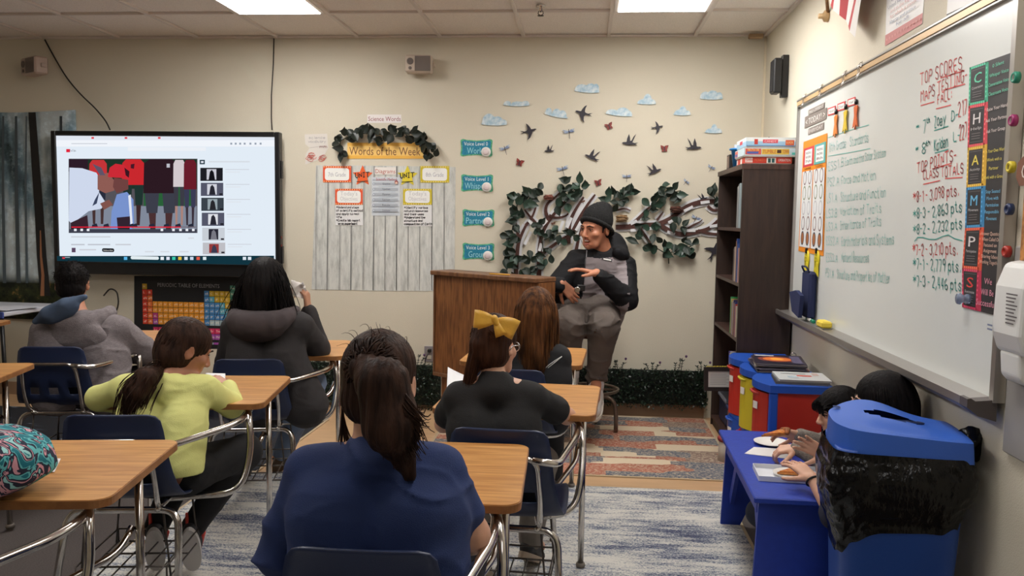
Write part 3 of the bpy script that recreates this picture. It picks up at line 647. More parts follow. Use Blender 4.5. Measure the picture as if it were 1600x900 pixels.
# --- wall decals: clouds, birds, dragonflies, butterflies
M_cloud = mat('printed cloud card', rgb(150, 186, 206), .6, var=(34, .2), col2=rgb(214, 224, 228))
def decal(name, label, cat, polys, cx, cy, s, rot, mir, m, t=.002, lift=.008, group=None, tilt=0.):
    c = w2(cx, cy); root = polys if isinstance(polys, dict) else None
    def tr(poly): 
        R = Matrix.Rotation(rot, 2); out = []
        for a, b in poly: v = R @ Vector((a*(-1 if mir else 1), b)); out.append((v.x*s, v.y*s))
        return out
    if root is None:
        o = MB().prism(tr(polys), (0, 0, 0), BX, BY, t).obj(name, m)
    else:
        o = bpy.data.objects.new(name, None); COL.objects.link(o); o.empty_display_size = .02
        for nm, (pl_, mm, dy) in root.items():
            MB().prism(tr(pl_), (0, -dy, 0), BX, BY, t).obj(nm.split('.')[0], mm, o)
    o.location = (c[0], YW-lift, c[1]); o.rotation_euler = (tilt, 0, 0)
    return props(o, label, cat, group)
def cloudpoly(bumps, seed):
    r = random.Random(seed); n = 40; out = []
    for i in range(n+1):
        u = -1+2*i/n; h = max([0]+[b[2]*math.sqrt(max(0, 1-((u-b[0])/b[1])**2)) for b in bumps]); out.append((u, h+.02+.03*abs(math.sin(i*1.3))))
    return out+[(1, -.05), (.3, -.12), (-.4, -.1), (-1, -.03)]
cl = [((772, 190), 20, [(-.4, .55, .75), (.25, .5, .55), (.7, .35, .3)], 0, 'cloud left of all the other wall clouds above the voice signs'),
 ((807, 160), 20, [(-.7, .3, .25), (.1, .5, .22), (.7, .35, .25)], 0, 'thin flat cloud with a dark swirl at upper left of the flock'),
 ((869, 177), 18, [(-.7, .3, .5), (0, .4, .55), (.5, .4, .5)], -.18, 'cloud just left of the highest swallow'),
 ((917, 139), 19, [(-.4, .6, .5), (.3, .5, .6), (.7, .3, .6)], -.05, 'highest cloud at the top centre of the wall'),
 ((967, 175), 20, [(-.5, .5, .3), (.3, .55, .5), (.7, .3, .3)], -.08, 'cloud right of the highest swallow above a red butterfly'),
 ((1010, 158), 14, [(-.2, .8, .45), (.1, .5, 1.0), (.6, .4, .4)], 0, 'peaked cloud between the highest cloud and the far right cloud'),
 ((1065, 175), 13, [(-.3, .6, .5), (.1, .5, .9), (.7, .3, .4)], 0, 'small humped cloud above the rightmost swallow'),
 ((1111, 150), 17, [(-.5, .5, .55), (.1, .6, .65), (.7, .3, .5)], 0, 'cloud nearest the right corner of the back wall'),
 ((1114, 203), 13, [(-.3, .6, .4), (.1, .4, .9), (.6, .4, .4)], 0, 'small cloud lowest at the right just above the bookcase')]
for k, (c, s, b, r, lab) in enumerate(cl):
    y = c[1]+4
    o = decal('cloud_cutout', 'pale blue '+lab, 'cloud', cloudpoly(b, k), c[0], y, s*.0047, r, False, M_cloud, group='paper clouds')
    if k == 1: M = None
M_bird = mat('black bird card', rgb(40, 36, 46), .55)
swal = [(1, 0), (.8, .12), (.5, .13), (.3, .16), (.2, .5), (.02, .85), (-.22, 1.05), (-.14, .6), (-.16, .25), (-.3, .12), (-.6, .08), (-1.15, .3), (-.8, .02), (-1.2, -.16), (-.55, -.08), (-.3, -.14), (-.2, -.4), (-.3, -.8), (-.5, -1.1), (-.05, -.85), (.25, -.45), (.4, -.16), (.75, -.1)]
swal2 = [(1, 0), (.78, .14), (.5, .14), (.35, .18), (.3, .6), (.05, 1.25), (-.1, .7), (-.12, .3), (-.3, .35), (-.55, .85), (-.9, 1.25), (-.55, .45), (-.42, .12), (-.7, .02), (-1.2, .1), (-.8, -.12), (-1.1, -.28), (-.5, -.2), (-.1, -.24), (.5, -.16), (.8, -.08)]
birds = [(827, 205, 12, .25, 0, swal, 'swallow left of all the others flying right'), (911, 177, 12.5, -.25, 1, swal, 'highest swallow on the wall, flying left'),
 (1027, 199, 9, .2, 0, swal, 'small swallow right of a red butterfly, flying right'), (983, 224, 11.5, .0, 1, swal2, 'swallow with upswept wings in the middle of the flock'),
 (1084, 231, 11.5, .0, 0, swal2, 'rightmost swallow with upswept wings, flying right'), (858, 236, 7.5, .1, 1, swal2, 'smallest swallow at left centre, flying left'),
 (924, 246, 11, -.35, 1, swal2, 'swallow above the gap over the black hat, flying left'), (1023, 268, 10.5, .35, 0, swal2, 'swallow low at right above the branch, flying right'),
 (1098, 311, 7.5, .3, 0, swal2, 'tiny swallow just above the right branch beside the bookcase'), (1115, 392, 15, 1.2, 0, swal, 'swallow half hidden behind the bookcase edge below the branch')]
for px, py, s, r, mi, pl_, lab in birds: decal('bird_cutout', 'black '+lab, 'bird', pl_, px, py, s*.0047, r, mi, M_bird, t=.002, lift=.012, group='paper swallows')
M_wing = mat('red brown butterfly wing', rgb(132, 50, 42), .5, var=(60, .4)); M_wing2 = mat('pale blue dragonfly wing', rgb(176, 192, 210), .35, var=(60, .35), col2=rgb(104, 120, 160)); M_body = mat('dark insect body', rgb(44, 40, 60), .5)
def lobe(a0, ln, wd, n=9):
    out = []
    for i in range(n+1):
        u = i/n; w = wd*math.sin(PI*u**.7); out.append((u*ln, w))
    for i in range(n-1, 0, -1):
        u = i/n; w = wd*math.sin(PI*u**.7); out.append((u*ln, -w*.7))
    c, s = math.cos(a0), math.sin(a0); return [(a*c-b*s, a*s+b*c) for a, b in out]
def insect(px, py, s, r, lab, kind):
    if kind == 'butterfly': parts = {'wing': (lobe(.75, 1.05, .38), M_wing, .004), 'wing.1': (lobe(PI-.75, 1.05, .38), M_wing, .004), 'wing.2': (lobe(-.75, .75, .3), M_wing, .001), 'wing.3': (lobe(PI+.75, .75, .3), M_wing, .001), 'body': ([(-.07, -.5), (.07, -.5), (.09, .3), (0, .5), (-.09, .3)], M_body, .007)}
    else: parts = {'wing': (lobe(.35, 1.05, .16), M_wing2, .003), 'wing.1': (lobe(PI-.35, 1.05, .16), M_wing2, .003), 'wing.2': (lobe(-.05, .95, .17), M_wing2, .001), 'wing.3': (lobe(PI+.05, .95, .17), M_wing2, .001), 'body': ([(-.05, .3), (-.02, -1.1), (.03, -1.1), (.06, .3), (0, .42)], M_body, .006)}
    decal(kind+'_cutout', lab, kind, parts, px, py, s*.0047, r, False, None, t=.0012, lift=.008, group='paper %s' % ('butterflies' if kind == 'butterfly' else 'dragonflies'))
for px, py, s, r, lab in ((952, 198, 8, .35, 'red butterfly at top centre below a cloud'), (1038, 233, 8, 0, 'red butterfly at right between two swallows'), (812, 255, 8.5, -.35, 'red butterfly at left beside the voice signs'), (935, 286, 7.5, .2, 'pinkish red butterfly just above the black hat')):
    insect(px, py, s, r, lab, 'butterfly')
for px, py, s, r, lab in ((889, 206, 10, .15, 'blue dragonfly left of the top red butterfly'), (789, 232, 9.5, .3, 'blue dragonfly just right of the Voice Level 0 sign'), (879, 264, 10, .25, 'blue dragonfly above the left leaf garland'), (979, 276, 8, 0, 'blue dragonfly right of the black hat, above the branch'), (1111, 262, 7, -.5, 'blue dragonfly beside the top of the bookcase'), (1072, 284, 6, -.7, 'tiny blue dragonfly above the right garland'), (1087, 341, 8.5, -.45, 'blue dragonfly under the curved right branch')):
    insect(px, py, s, r, lab, 'dragonfly')
for px, py, lab in ((865, 350, 'tiny brown paper moth between the left branches'), (911, 316, 'tiny brown paper moth by the tip of the middle branch')): decal('moth_cutout', lab, 'moth', {'wing': (lobe(.6, 1, .4), mat('brown moth', rgb(120, 84, 66), .6), .002), 'wing.1': (lobe(PI-.6, 1, .4), mat('brown moth', (0, 0, 0)), .002), 'body': ([(-.08, -.6), (.08, -.6), (0, .4)], M_body, .004)}, px, py, 4.5*.0047, .2, False, None, t=.0012, lift=.006)
# --- the paper tree branch
M_bark = mat('brown bark paper', rgb(78, 44, 36), .7, var=(40, .3, (1, 1, 4)))
M_cut = mat('white cut-out card', rgb(222, 222, 224), .6)
def ribbon(mb, pts, w, off, t, taper=None):
    """flat strip of card along wall pixels"""
    P = [Vector(w2(*p)) for p in pts]; Q = []
    for i in range(len(P)-1):
        p0, p1, p2, p3 = P[max(i-1, 0)], P[i], P[i+1], P[min(i+2, len(P)-1)]
        for k in range(5):
            u = k/5; Q.append(.5*((2*p1)+(p2-p0)*u+(2*p0-5*p1+4*p2-p3)*u*u+(3*p1-p0-3*p2+p3)*u**3))
    Q.append(P[-1]); n = len(Q); L_, R_ = [], []
    for i, q in enumerate(Q):
        d = (Q[min(i+1, n-1)]-Q[max(i-1, 0)]).normalized(); nn = Vector((-d.y, d.x)); ww = w/2*(1 if taper is None else (1+(taper-1)*i/(n-1)))*.0047
        L_.append(q+nn*ww); R_.append(q-nn*ww)
    g = [[(a.x, YW-off, a.y) for a in L_], [(b.x, YW-off, b.y) for b in R_]]
    mb.sheet(g, -t, smooth=False)
limbs = [([(842, 440), (843, 400), (846, 370), (858, 345), (880, 318), (896, 303)], 8, .4), ([(846, 370), (838, 350), (828, 338), (820, 328)], 6, .4), ([(858, 345), (853, 330), (856, 318), (868, 308), (876, 300)], 6, .4),
 ([(843, 400), (862, 385), (880, 372), (892, 366)], 6, .4), ([(806, 440), (808, 400), (812, 375), (822, 352)], 8, .5), ([(822, 352), (832, 338), (838, 322)], 5, .5), ([(812, 375), (806, 350), (803, 328)], 6, .5),
 ([(858, 336), (868, 340), (882, 338), (888, 334)], 4, .6), ([(888, 380), (890, 350), (898, 330), (912, 308)], 8, .4), ([(896, 360), (906, 340), (918, 320), (930, 304)], 7, .4), ([(900, 392), (905, 370), (912, 345)], 6, .4),
 ([(962, 355), (985, 354), (1006, 352), (1028, 350), (1048, 341), (1062, 330), (1080, 320), (1100, 315), (1122, 315)], 8, .9), ([(1028, 350), (1045, 360), (1065, 366), (1090, 362), (1108, 356), (1122, 344)], 8, .6),
 ([(985, 352), (1000, 338), (1012, 326), (1022, 317)], 5, .5), ([(1000, 358), (1008, 368), (1016, 380)], 5, .6), ([(1070, 360), (1082, 352), (1092, 347), (1097, 343)], 4, .3), ([(1105, 322), (1113, 328), (1122, 328)], 5, .6), ([(1090, 360), (1104, 364), (1122, 366)], 5, .6), ([(1026, 344), (1032, 336), (1036, 331)], 4, .3), ([(962, 329), (975, 326), (985, 329)], 3, .5)]
tb = thing('paper_tree_branches', 'brown paper tree branches with white cut-out edges behind the man', 'branches', (W(950, 350).x, YW-.004, W(950, 350).z))
for k, (pts, w, tp) in enumerate(limbs):
    mb = MB(); ribbon(mb, pts, w+(6 if k < 11 else 5.5), .004+.0004*k, .002, (tp+1)/2+.15); o = mb.obj('white_edge', M_cut, tb, True)
    mb = MB(); ribbon(mb, pts, w*.95, .0155+.0004*k, .002, tp); mb.obj('bark', M_bark, tb, True)
for k, (a, b) in enumerate([((830, 362), (820, 382)), ((855, 344), (848, 352)), ((880, 345), (874, 362)), ((893, 340), (886, 356)), ((908, 346), (900, 360)), ((826, 344), (832, 350)), ((846, 380), (843, 392)), ((985, 360), (998, 359)), ((985, 350), (995, 345)), ((1010, 357), (1026, 357)), ((1042, 362), (1054, 366)), ((1044, 348), (1054, 343)), ((1068, 330), (1082, 323)), ((1094, 317), (1108, 315)), ((1072, 360), (1086, 360)), ((1108, 354), (1120, 352)), ((1004, 369), (1010, 378))]):
    mb = MB(); ribbon(mb, [a, ((a[0]+b[0])/2, (a[1]+b[1])/2), b], 4.5, .0262, .001); mb.obj('white_tab', M_cut, tb, True)
# --- nests
def nest(px, py, s, lab, eggs, col):
    p = W(px, py, .045); t = thing('bird_nest', lab, 'nest', p); m = MB(); r = random.Random(px)
    for k in range(16):
        a0 = r.uniform(0, 6); z = r.uniform(-.5, .4)*s; rr = s*(.72+.28*r.random())*math.sqrt(1-(1.35*z/s)**2); ti = r.uniform(-.15, .15)
        m.tube([(rr*math.cos(a0+q), rr*.7*math.sin(a0+q), z+ti*s*math.sin(q)) for q in np.linspace(0, 5, 12)], s*.09, 5)
    m.lathe([(0, -s*.5), (s*.6, -s*.4), (s*.7, 0), (s*.4, .02*s), (0, -.05*s)], n=12); m.obj('twigs', mat('nest twigs %s' % col[0], rgb(*col), .9, var=(50, .3)), t)
    for k in range(eggs):
        a = k*2.1; MB().lathe([(0, -s*.2), (s*.15, -s*.1), (s*.18, .02*s), (s*.1, .18*s), (0, .22*s)], (s*.3*math.cos(a), s*.25*math.sin(a)-.1*s, s*.25), 10).obj('egg', mat('egg %d' % col[0], rgb(*((200, 120, 110) if col[0] > 110 else (170, 190, 195))), .4), t)
nest(857, 308, .036, 'reddish nest with eggs above the left branches', 3, (122, 74, 62)); nest(972, 341, .046, 'tan woven nest beside the hood of the man', 0, (140, 110, 76)); nest(1056, 327, .042, 'brown round nest with a pale egg on the right branch', 1, (84, 50, 40))
# --- leaves
M_leaf = mat('dark green fabric leaf', rgb(34, 48, 39), .42, var=(45, .35), bump=(60, .2)); M_leaf2 = mat('green fabric leaf with pale sheen', rgb(48, 70, 58), .38, var=(30, .4)); M_leafk = mat('very dark green leaf', rgb(30, 38, 32), .4, var=(40, .3)); M_stem = mat('green brown stem', rgb(52, 58, 40), .7)
def leaf_mesh(nm, m, fold, curl):
    mb = MB(); prof = [(0, 0), (.10, .17), (.26, .31), (.44, .34), (.64, .26), (.84, .11), (1.04, 0)]; g = []
    for s in (-1, -.5, 0, .5, 1):
        g.append([(s*w, -(abs(s)*w*fold)+curl*u*u, u) for u, w in prof])
    mb.sheet(g, 0); me = mb.mesh(nm); me.materials.append(m); return me
LEAVES = [leaf_mesh('leaf', M_leaf, .35, -.15), leaf_mesh('leaf', M_leaf2, .25, -.3), leaf_mesh('leaf', M_leaf, .5, .1)]
LEAVESK = [leaf_mesh('leaf', M_leafk, .35, -.15), leaf_mesh('leaf', M_leafk, .25, -.3)]
def garland(label, pts, stem, size=17, seed=1, lv=LEAVES, cat='garland'):
    r = random.Random(seed); c = W(*pts[0][:2]); t = thing('leaf_garland', label, cat, (c.x, YW-.03, c.z))
    mb = MB()
    for s in stem: mb.tube([W(a, b, .03) for a, b in s], .004, 5)
    mb.obj('stem', M_stem, t, True)
    for q in pts:
        px, py = q[:2]; n = q[2] if len(q) > 2 else 1
        for k in range(n):
            o = bpy.data.objects.new('leaf', r.choice(lv)); COL.objects.link(o); o.parent = t
            a = q[3] if len(q) > 3 and n == 1 else r.uniform(-PI, PI)
            sp = 0 if n == 1 else 6
            p = W(px+r.uniform(-sp, sp), py+r.uniform(-sp, sp), r.uniform(.035, .075)); s = size*.0047*r.uniform(.85, 1.15)
            M = Matrix.Rotation(a, 3, 'Y') @ Matrix.Rotation(r.uniform(-.1, .55), 3, 'X') @ Matrix.Rotation(r.uniform(-.5, .5), 3, 'Z')
            o.rotation_euler = M.to_euler(); o.scale = (s, s, s); d = M @ Vector((0, 0, s*.5)); o.location = p-d-wloc(t)
    return t
L1 = [(803, 300, 3), (820, 298, 4), (835, 304, 3), (842, 298, 2), (812, 312, 3), (828, 318, 3), (838, 316, 2), (800, 316, 1), (806, 330, 3), (797, 342, 2), (803, 352, 2), (812, 335, 2), (800, 370, 3), (808, 372, 2), (790, 365, 2), (798, 388, 3), (805, 398, 2), (796, 400, 2), (792, 412, 2), (808, 412, 2), (790, 426, 2), (800, 428, 2), (815, 424, 2), (820, 410, 2), (828, 398, 1), (828, 420, 2)]
garland('thick leafy garland down the left edge of the paper tree', L1, [[(820, 295), (808, 320), (800, 360), (800, 400), (806, 436)]], 17, 3)
L2 = [(842, 350, 2), (836, 352, 1), (848, 345, 1), (845, 368, 3), (840, 362, 1), (852, 395, 2), (846, 402, 2), (836, 404, 1), (852, 412, 1), (858, 365, 1), (868, 362, 2), (862, 372, 1), (876, 374, 2), (888, 362, 2), (895, 366, 2), (832, 432, 1), (838, 420, 2), (862, 404, 1)]
garland('leaf sprays over the lower left branches beside the man', L2, [[(842, 345), (846, 370), (850, 400), (836, 430)], [(850, 375), (870, 365), (895, 364)]], 15, 5)
L3 = [(877, 300, 2), (886, 286, 2), (893, 292, 2), (899, 298, 2), (907, 278, 1, .1), (911, 292, 2), (886, 310, 2), (897, 308, 3), (880, 314, 2), (905, 302, 1), (888, 326, 1, 2.9), (872, 330, 1, 2.8), (880, 296, 1)]
garland('leaf cluster above the left branches with one leaf standing tallest', L3, [[(907, 278), (898, 295), (888, 312), (876, 325)]], 17, 7)
L4 = [(951, 299, 1, .1), (962, 303, 2), (967, 310, 2), (972, 302, 2), (985, 292, 2), (990, 298, 2), (981, 305, 2), (976, 312, 1), (966, 322, 2), (958, 316, 1), (946, 312, 2), (974, 318, 1)]
garland('leaf cluster right above the black hat', L4, [[(990, 292), (972, 308), (962, 325)]], 15, 9)
L5 = [(1010, 316, 1), (1024, 309, 2), (1034, 308, 2), (1038, 298, 3), (1046, 292, 2), (1057, 290, 1, .6), (1050, 302, 2), (1066, 305, 1, 1.6), (1054, 310, 2), (1026, 322, 2), (1022, 328, 1), (1040, 312, 2), (1008, 334, 1), (1009, 342, 1)]
garland('leaf spray rising along the right branch left of the round nest', L5, [[(1064, 298), (1046, 302), (1026, 316), (1008, 336)]], 16, 11)
L6 = [(1003, 352, 2), (1020, 350, 2), (1052, 356, 1), (1058, 345, 2), (1072, 348, 1, .7), (1068, 360, 1, 2.8), (995, 368, 3), (988, 372, 2), (1022, 374, 2), (1012, 386, 2), (1020, 392, 2), (1034, 376, 2), (1040, 382, 2), (1036, 394, 2), (1046, 396, 2), (1056, 390, 2), (1062, 396, 2), (1070, 374, 1, .5), (1076, 380, 1), (1086, 378, 1), (1085, 396, 2), (1070, 388, 2)]
garland('hanging leaf garland below the right branch', L6, [[(1000, 360), (1016, 382), (1040, 396), (1070, 390), (1088, 380)], [(1044, 392), (1045, 412)]], 16, 13)
L7 = [(1109, 298, 1), (1116, 294, 1, .1), (1114, 304, 2), (1118, 312, 2)]
garland('few leaves of a garland at the bookcase edge above the branch', L7, [[(1108, 296), (1118, 312)]], 16, 15)
L8 = [(526, 226, 1), (528, 232, 1), (534, 246, 1, 3.0), (536, 240, 1), (530, 216, 2), (540, 208, 2), (546, 214, 2), (554, 204, 2), (560, 212, 2), (568, 204, 2), (576, 210, 2), (584, 206, 2), (590, 216, 2), (598, 208, 2), (606, 214, 2), (614, 204, 2), (622, 208, 2), (630, 206, 2), (634, 214, 2), (642, 202, 2), (650, 202, 1, .9), (650, 212, 2), (658, 214, 2), (664, 212, 1), (662, 222, 2), (672, 226, 2), (678, 232, 1), (682, 238, 1), (668, 234, 2), (668, 246, 1, 3.0), (674, 244, 1)]
garland('dark leaf garland arched over the Words of the Week banner', L8, [[(530, 244), (532, 220), (556, 208), (600, 210), (645, 208), (668, 222), (672, 246)]], 17, 17, LEAVESK)
# --- boxwood hedge strips along the floor
def hedge(x0, x1, y, z0, z1, label, seed, sprigs):
    r = np.random.default_rng(seed); t = thing('boxwood_hedge', label, 'hedge', ((x0+x1)/2, y, z0))
    MB().box(((x0+x1)/2, y+.035, (z0+z1)/2), (x1-x0, .03, z1-z0-.03)).obj('backing_mat', mat('dark green mat', rgb(16, 24, 18), .9), t, True)
    n = int(2600*(x1-x0)); c = np.stack([r.uniform(x0, x1, n), y+.02-r.random(n)**.6*.06, z0+.0+(z1-z0)*r.random(n)+0.012*np.sin(np.linspace(0, 400, n))], 1)
    d = r.normal(size=(n, 3)); d /= np.linalg.norm(d, axis=1)[:, None]; e = np.cross(d, r.normal(size=(n, 3))); e /= np.linalg.norm(e, axis=1)[:, None]; s = r.uniform(.007, .013, n)[:, None]
    v = np.stack([c-d*s, c+e*s*.55, c+d*s, c-e*s*.55], 1).reshape(-1, 3); v[:, 1] = np.minimum(v[:, 1], YW-.005)
    me = bpy.data.meshes.new('foliage'); me.from_pydata(v.tolist(), [], np.arange(4*n).reshape(-1, 4).tolist()); me.update()
    o = link('foliage', me, mat('boxwood leaf', rgb(30, 48, 34), .35, var=(90, .6)), t, True); o['kind'] = 'stuff'
    for k, (sx, sh) in enumerate(sprigs):
        m = MB(); 
        for q in range(3):
            jx, jz = r.uniform(-.012, .012), r.uniform(.7, 1.1); a = [(sx+(q-1)*.02, y, z1-.03), (sx+(q-1)*.03+jx, y-.01, z1+sh*.5*jz), (sx+(q-1)*.04+2*jx, y-.01, z1+sh*jz*(1-.35*abs(q-1)))]
            m.tube(a, .0025, 5)
            for w in np.linspace(.3, 1, 6):
                p = Vector(a[1]).lerp(Vector(a[2]), w) if w > .5 else Vector(a[0]).lerp(Vector(a[1]), w*2)
                for sd in (-1, 1): m.add([p, p+Vector((sd*.006, -.005, .006)), p+Vector((sd*.013, -.002, .008)), p+Vector((sd*.007, .004, -.001))], [(0, 1, 2, 3)])
        m.obj('sprig', mat('boxwood leaf', (0, 0, 0)), t, True)
        m = MB(); p = Vector((sx+.055, y-.012, z1+sh)); m.lathe([(0, -.012), (.009, -.004), (.008, .006), (0, .01)], p, 8); m.obj('bud', mat('purple bud', rgb(92, 60, 96), .6), t, True)
hedge(W(880, 600).x, W(1103, 600).x, YW-.075, .085, .365, 'artificial boxwood hedge strip along the wall right of the stool', 1, [(W(965, 560).x, .07), (W(1018, 560).x, .05), (W(1058, 560).x, .10), (W(1095, 560).x, .06)])
hedge(W(455, 600).x, W(690, 600).x, YW-.075, .02, .35, 'artificial boxwood hedge strip along the wall left of the lectern', 2, [(W(655, 560).x, .07), (W(505, 560).x, .04)])
# --- wall socket with plug
p = W(671, 553); t = thing('wall_outlet', 'grey steel wall outlet with a black plug beside the lectern', 'outlet', (p.x, YW, p.z))
MB().box((0, -.003, 0), (.075, .006, .12), b=.002).obj('cover_plate', mat('brushed steel plate', rgb(170, 165, 170), .4, .6), t)
for z in (-.025, .025): MB().box((0, -.007, z), (.034, .006, .03), b=.003).obj('socket', mat('ivory socket', rgb(200, 190, 170), .5), t)
m = MB(); m.box((.004, -.022, .028), (.028, .03, .026), b=.004); m.obj('plug', M_black, t)
m = MB(); m.tube([(.0, -.035, .02), (-.02, -.045, -.03), (-.03, -.04, -.10), (-.04, -.03, -.2)], .004, 6); m.obj('cord', M_cable, t)
# ================================================================ the whiteboard and the right wall
XB = XR-.022                                      # writing face
Y0B, Y1B, Z0B, Z1B = 5.035, 2.575, .915, 2.105     # far end, near end, bottom, top
M_alu = mat('brushed aluminium', rgb(176, 172, 168), .35, .85)
M_brass = mat('gold anodised channel', rgb(212, 178, 132), .4, .2)
M_board = mat('white enamel board', rgb(222, 225, 222), .22, spec=.5, var=(1.2, .02))
wb = thing('whiteboard', 'long white board on the right wall covered in marker writing', 'whiteboard', (XR, (Y0B+Y1B)/2, (Z0B+Z1B)/2))
MB().box((XB+.010, (Y0B+Y1B)/2, (Z0B+Z1B)/2), (.018, Y0B-Y1B, Z1B-Z0B)).obj('panel', M_board, wb, True)
m = MB(); m.box((XB+.002, Y0B+.006, (Z0B+Z1B)/2), (.034, .014, Z1B-Z0B)); m.obj('side_frame', M_alu, wb, True)
m = MB(); m.box((XB+.002, Y1B-.012, (Z0B+Z1B)/2), (.034, .026, Z1B-Z0B)); m.obj('side_frame', M_alu, wb, True)
L_ = Y0B-Y1B+.03; yc = (Y0B+Y1B)/2
m = MB(); m.box((XB-.002, yc, Z1B+.034), (.036, L_, .012), b=.003); m.obj('map_rail', M_alu, wb, True)
m = MB(); m.box((XB-.006, yc, Z1B+.016), (.022, L_, .022)); m.obj('tack_strip', M_brass, wb, True)
m = MB(); m.box((XB+.002, yc, Z1B+.001), (.03, L_, .008)); m.obj('rail_lip', M_alu, wb, True)
# tray: sloped shelf with a raised front lip
prof = [(0, .0), (0, .012), (-.06, .006), (-.072, .014), (-.082, .012), (-.082, -.012), (-.05, -.036), (0, -.05)]
m = MB(); m.prism([(a, b) for a, b in prof], (XB, Y0B+.06, Z0B-.004), (1, 0, 0), (0, 0, 1), Y0B-Y1B+.03); m.obj('tray', M_alu, wb, True)
m = MB(); m.prism([(a*1.04, b*1.06) for a, b in prof], (XB, Y1B+.03, Z0B-.004), (1, 0, 0), (0, 0, 1), .05); m.obj('tray_end_cap', mat('dark grey end cap', rgb(84, 76, 74), .5), wb, True)
for px, py in ((1257, 163), (1283, 150), (1320, 128), (1344, 117)):
    p = at_x(px, py, XB-.02); m = MB(); 
    for s in (-.010, .010): m.tube(fillet([(XB-.016, p.y+s, Z1B+.05), (XB-.030, p.y+s, Z1B+.03), (XB-.026, p.y+s, Z1B+.0), (XB-.040, p.y+s, Z1B-.03)], .01, 3), .0022, 5)
    m.box((XB-.018, p.y, Z1B+.034), (.012, .03, .02), b=.002); m.obj('map_hook', M_chrome, wb, True)
def b2(px, py): p = at_x(px, py, XB); return (-p.y, p.z)
BDX = (0, -1, 0)
def bprint(lift=.0008): return Print((XB, 0, 0), BDX, BY, lift)
RED, TEAL, FAINT = C8(218, 84, 80), C8(62, 160, 150), C8(104, 188, 178)
def write(P, txt, p0, p1, hpx, col, w=.0040, jit=.2):
    P = bprint(); a, b, u = Vector(b2(*p0)), Vector(b2(*p1)), Vector(b2(p0[0], p0[1]-hpx)); P.hand(txt, a, b, u-a, w, col, jit); P.obj('writing', wb, True)
def bline(P, pts, col, w=.0036): P = bprint(); P.line([b2(*q) for q in pts], w, col); P.obj('underline', wb, True)
P = bprint()
for a in ((('TOP SCORES'), (1438, 134), (1503, 107), 19, RED), ('MAPS TESTING-', (1439, 160), (1511, 126), 18, RED), ('FALL:', (1465, 162), (1487, 155), 14, RED), ('217', (1497, 183), (1511, 178), 24, RED), ('227', (1499, 219), (1511, 214), 24, RED),
          ('TOP POINTS-', (1433, 271), (1494, 250), 16, RED), ('CLASS TOTALS', (1443, 281), (1505, 271), 15, RED), ('*8-1 - 3,098 pts.', (1427, 317), (1498, 305), 16, RED), ('*7-2 - 3,210 pts.', (1426, 398), (1496, 398), 16, RED)): write(P, *a)
for q in ([(1470, 122), (1507, 110)], [(1439, 165), (1460, 159)], [(1474, 141), (1508, 131)], [(1463, 170), (1486, 164)], [(1457, 264), (1487, 255)], [(1443, 288), (1469, 282)], [(1477, 279), (1504, 277)]): bline(P, q, RED)
for a in (('*', (1432, 203), (1436, 202), 7, TEAL), ('7', (1443, 209), (1447, 207), 20, TEAL), ('th', (1448, 193), (1453, 191), 8, TEAL), ('Zoey', (1460, 200), (1478, 193), 18, TEAL), ('D-', (1487, 190), (1497, 187), 16, TEAL),
          ('*', (1431, 239), (1435, 238), 9, TEAL), ('8', (1441, 241), (1446, 240), 17, TEAL), ('th', (1447, 228), (1453, 226), 8, TEAL), ('Kaiden', (1460, 236), (1481, 229), 17, TEAL), ('L-', (1490, 222), (1500, 219), 15, TEAL),
          ('*8-3 - 2,863 pts', (1427, 343), (1503, 331), 15, TEAL), ('*8-2 - 2,232 pts', (1427, 367), (1503, 357), 15, TEAL), ('*7-1 - 2,779 pts.', (1427, 420), (1501, 425), 16, TEAL), ('*7-3 - 2,446 pts', (1427, 446), (1502, 455), 16, TEAL)): write(P, *a)
bline(P, [(1460, 204), (1482, 197)], TEAL); bline(P, [(1461, 239), (1482, 233)], TEAL)
bline(P, [(1429, 377), (1434, 371), (1442, 371), (1452, 374), (1462, 374), (1474, 369), (1482, 367), (1492, 373), (1504, 376)], TEAL)
for a in (('8th Grade', (1296, 237), (1322, 231), 14, FAINT), ('Standards', (1328, 229), (1357, 222), 15, FAINT), ('ESS1.B', (1294, 268), (1318, 260), 13, FAINT), ('Earth and the Solar System', (1321, 259), (1384, 244), 12, FAINT), ('PS2.A', (1293, 292), (1311, 289), 13, FAINT), ('Force and Motion', (1315, 288), (1368, 281), 13, FAINT),
          ('LS1.A', (1292, 317), (1308, 315), 14, FAINT), ('Structure and Function', (1314, 315), (1384, 308), 14, FAINT), ('LS3.B', (1291, 341), (1308, 338), 13, FAINT), ('Variation of Traits', (1313, 337), (1377, 332), 13, FAINT), ('LS3.A', (1291, 361), (1308, 359), 12, FAINT), ('Inheritance of Traits', (1313, 359), (1377, 353), 13, FAINT),
          ('ESS2.A', (1291, 383), (1310, 383), 13, FAINT), ('Earth Materials and Systems', (1315, 384), (1397, 382), 14, FAINT), ('ESS3.A', (1291, 409), (1309, 409), 13, FAINT), ('Natural Resources', (1315, 409), (1358, 410), 14, FAINT), ('PS1.A', (1290, 433), (1303, 434), 14, FAINT), ('Structure and Properties of Matter', (1308, 435), (1390, 443), 14, FAINT)): write(P, *a, .0029, .2)
bline(P, [(1294, 215), (1330, 203), (1358, 195)], FAINT, .003); bline(P, [(1294, 244), (1330, 238), (1360, 232)], FAINT, .003)
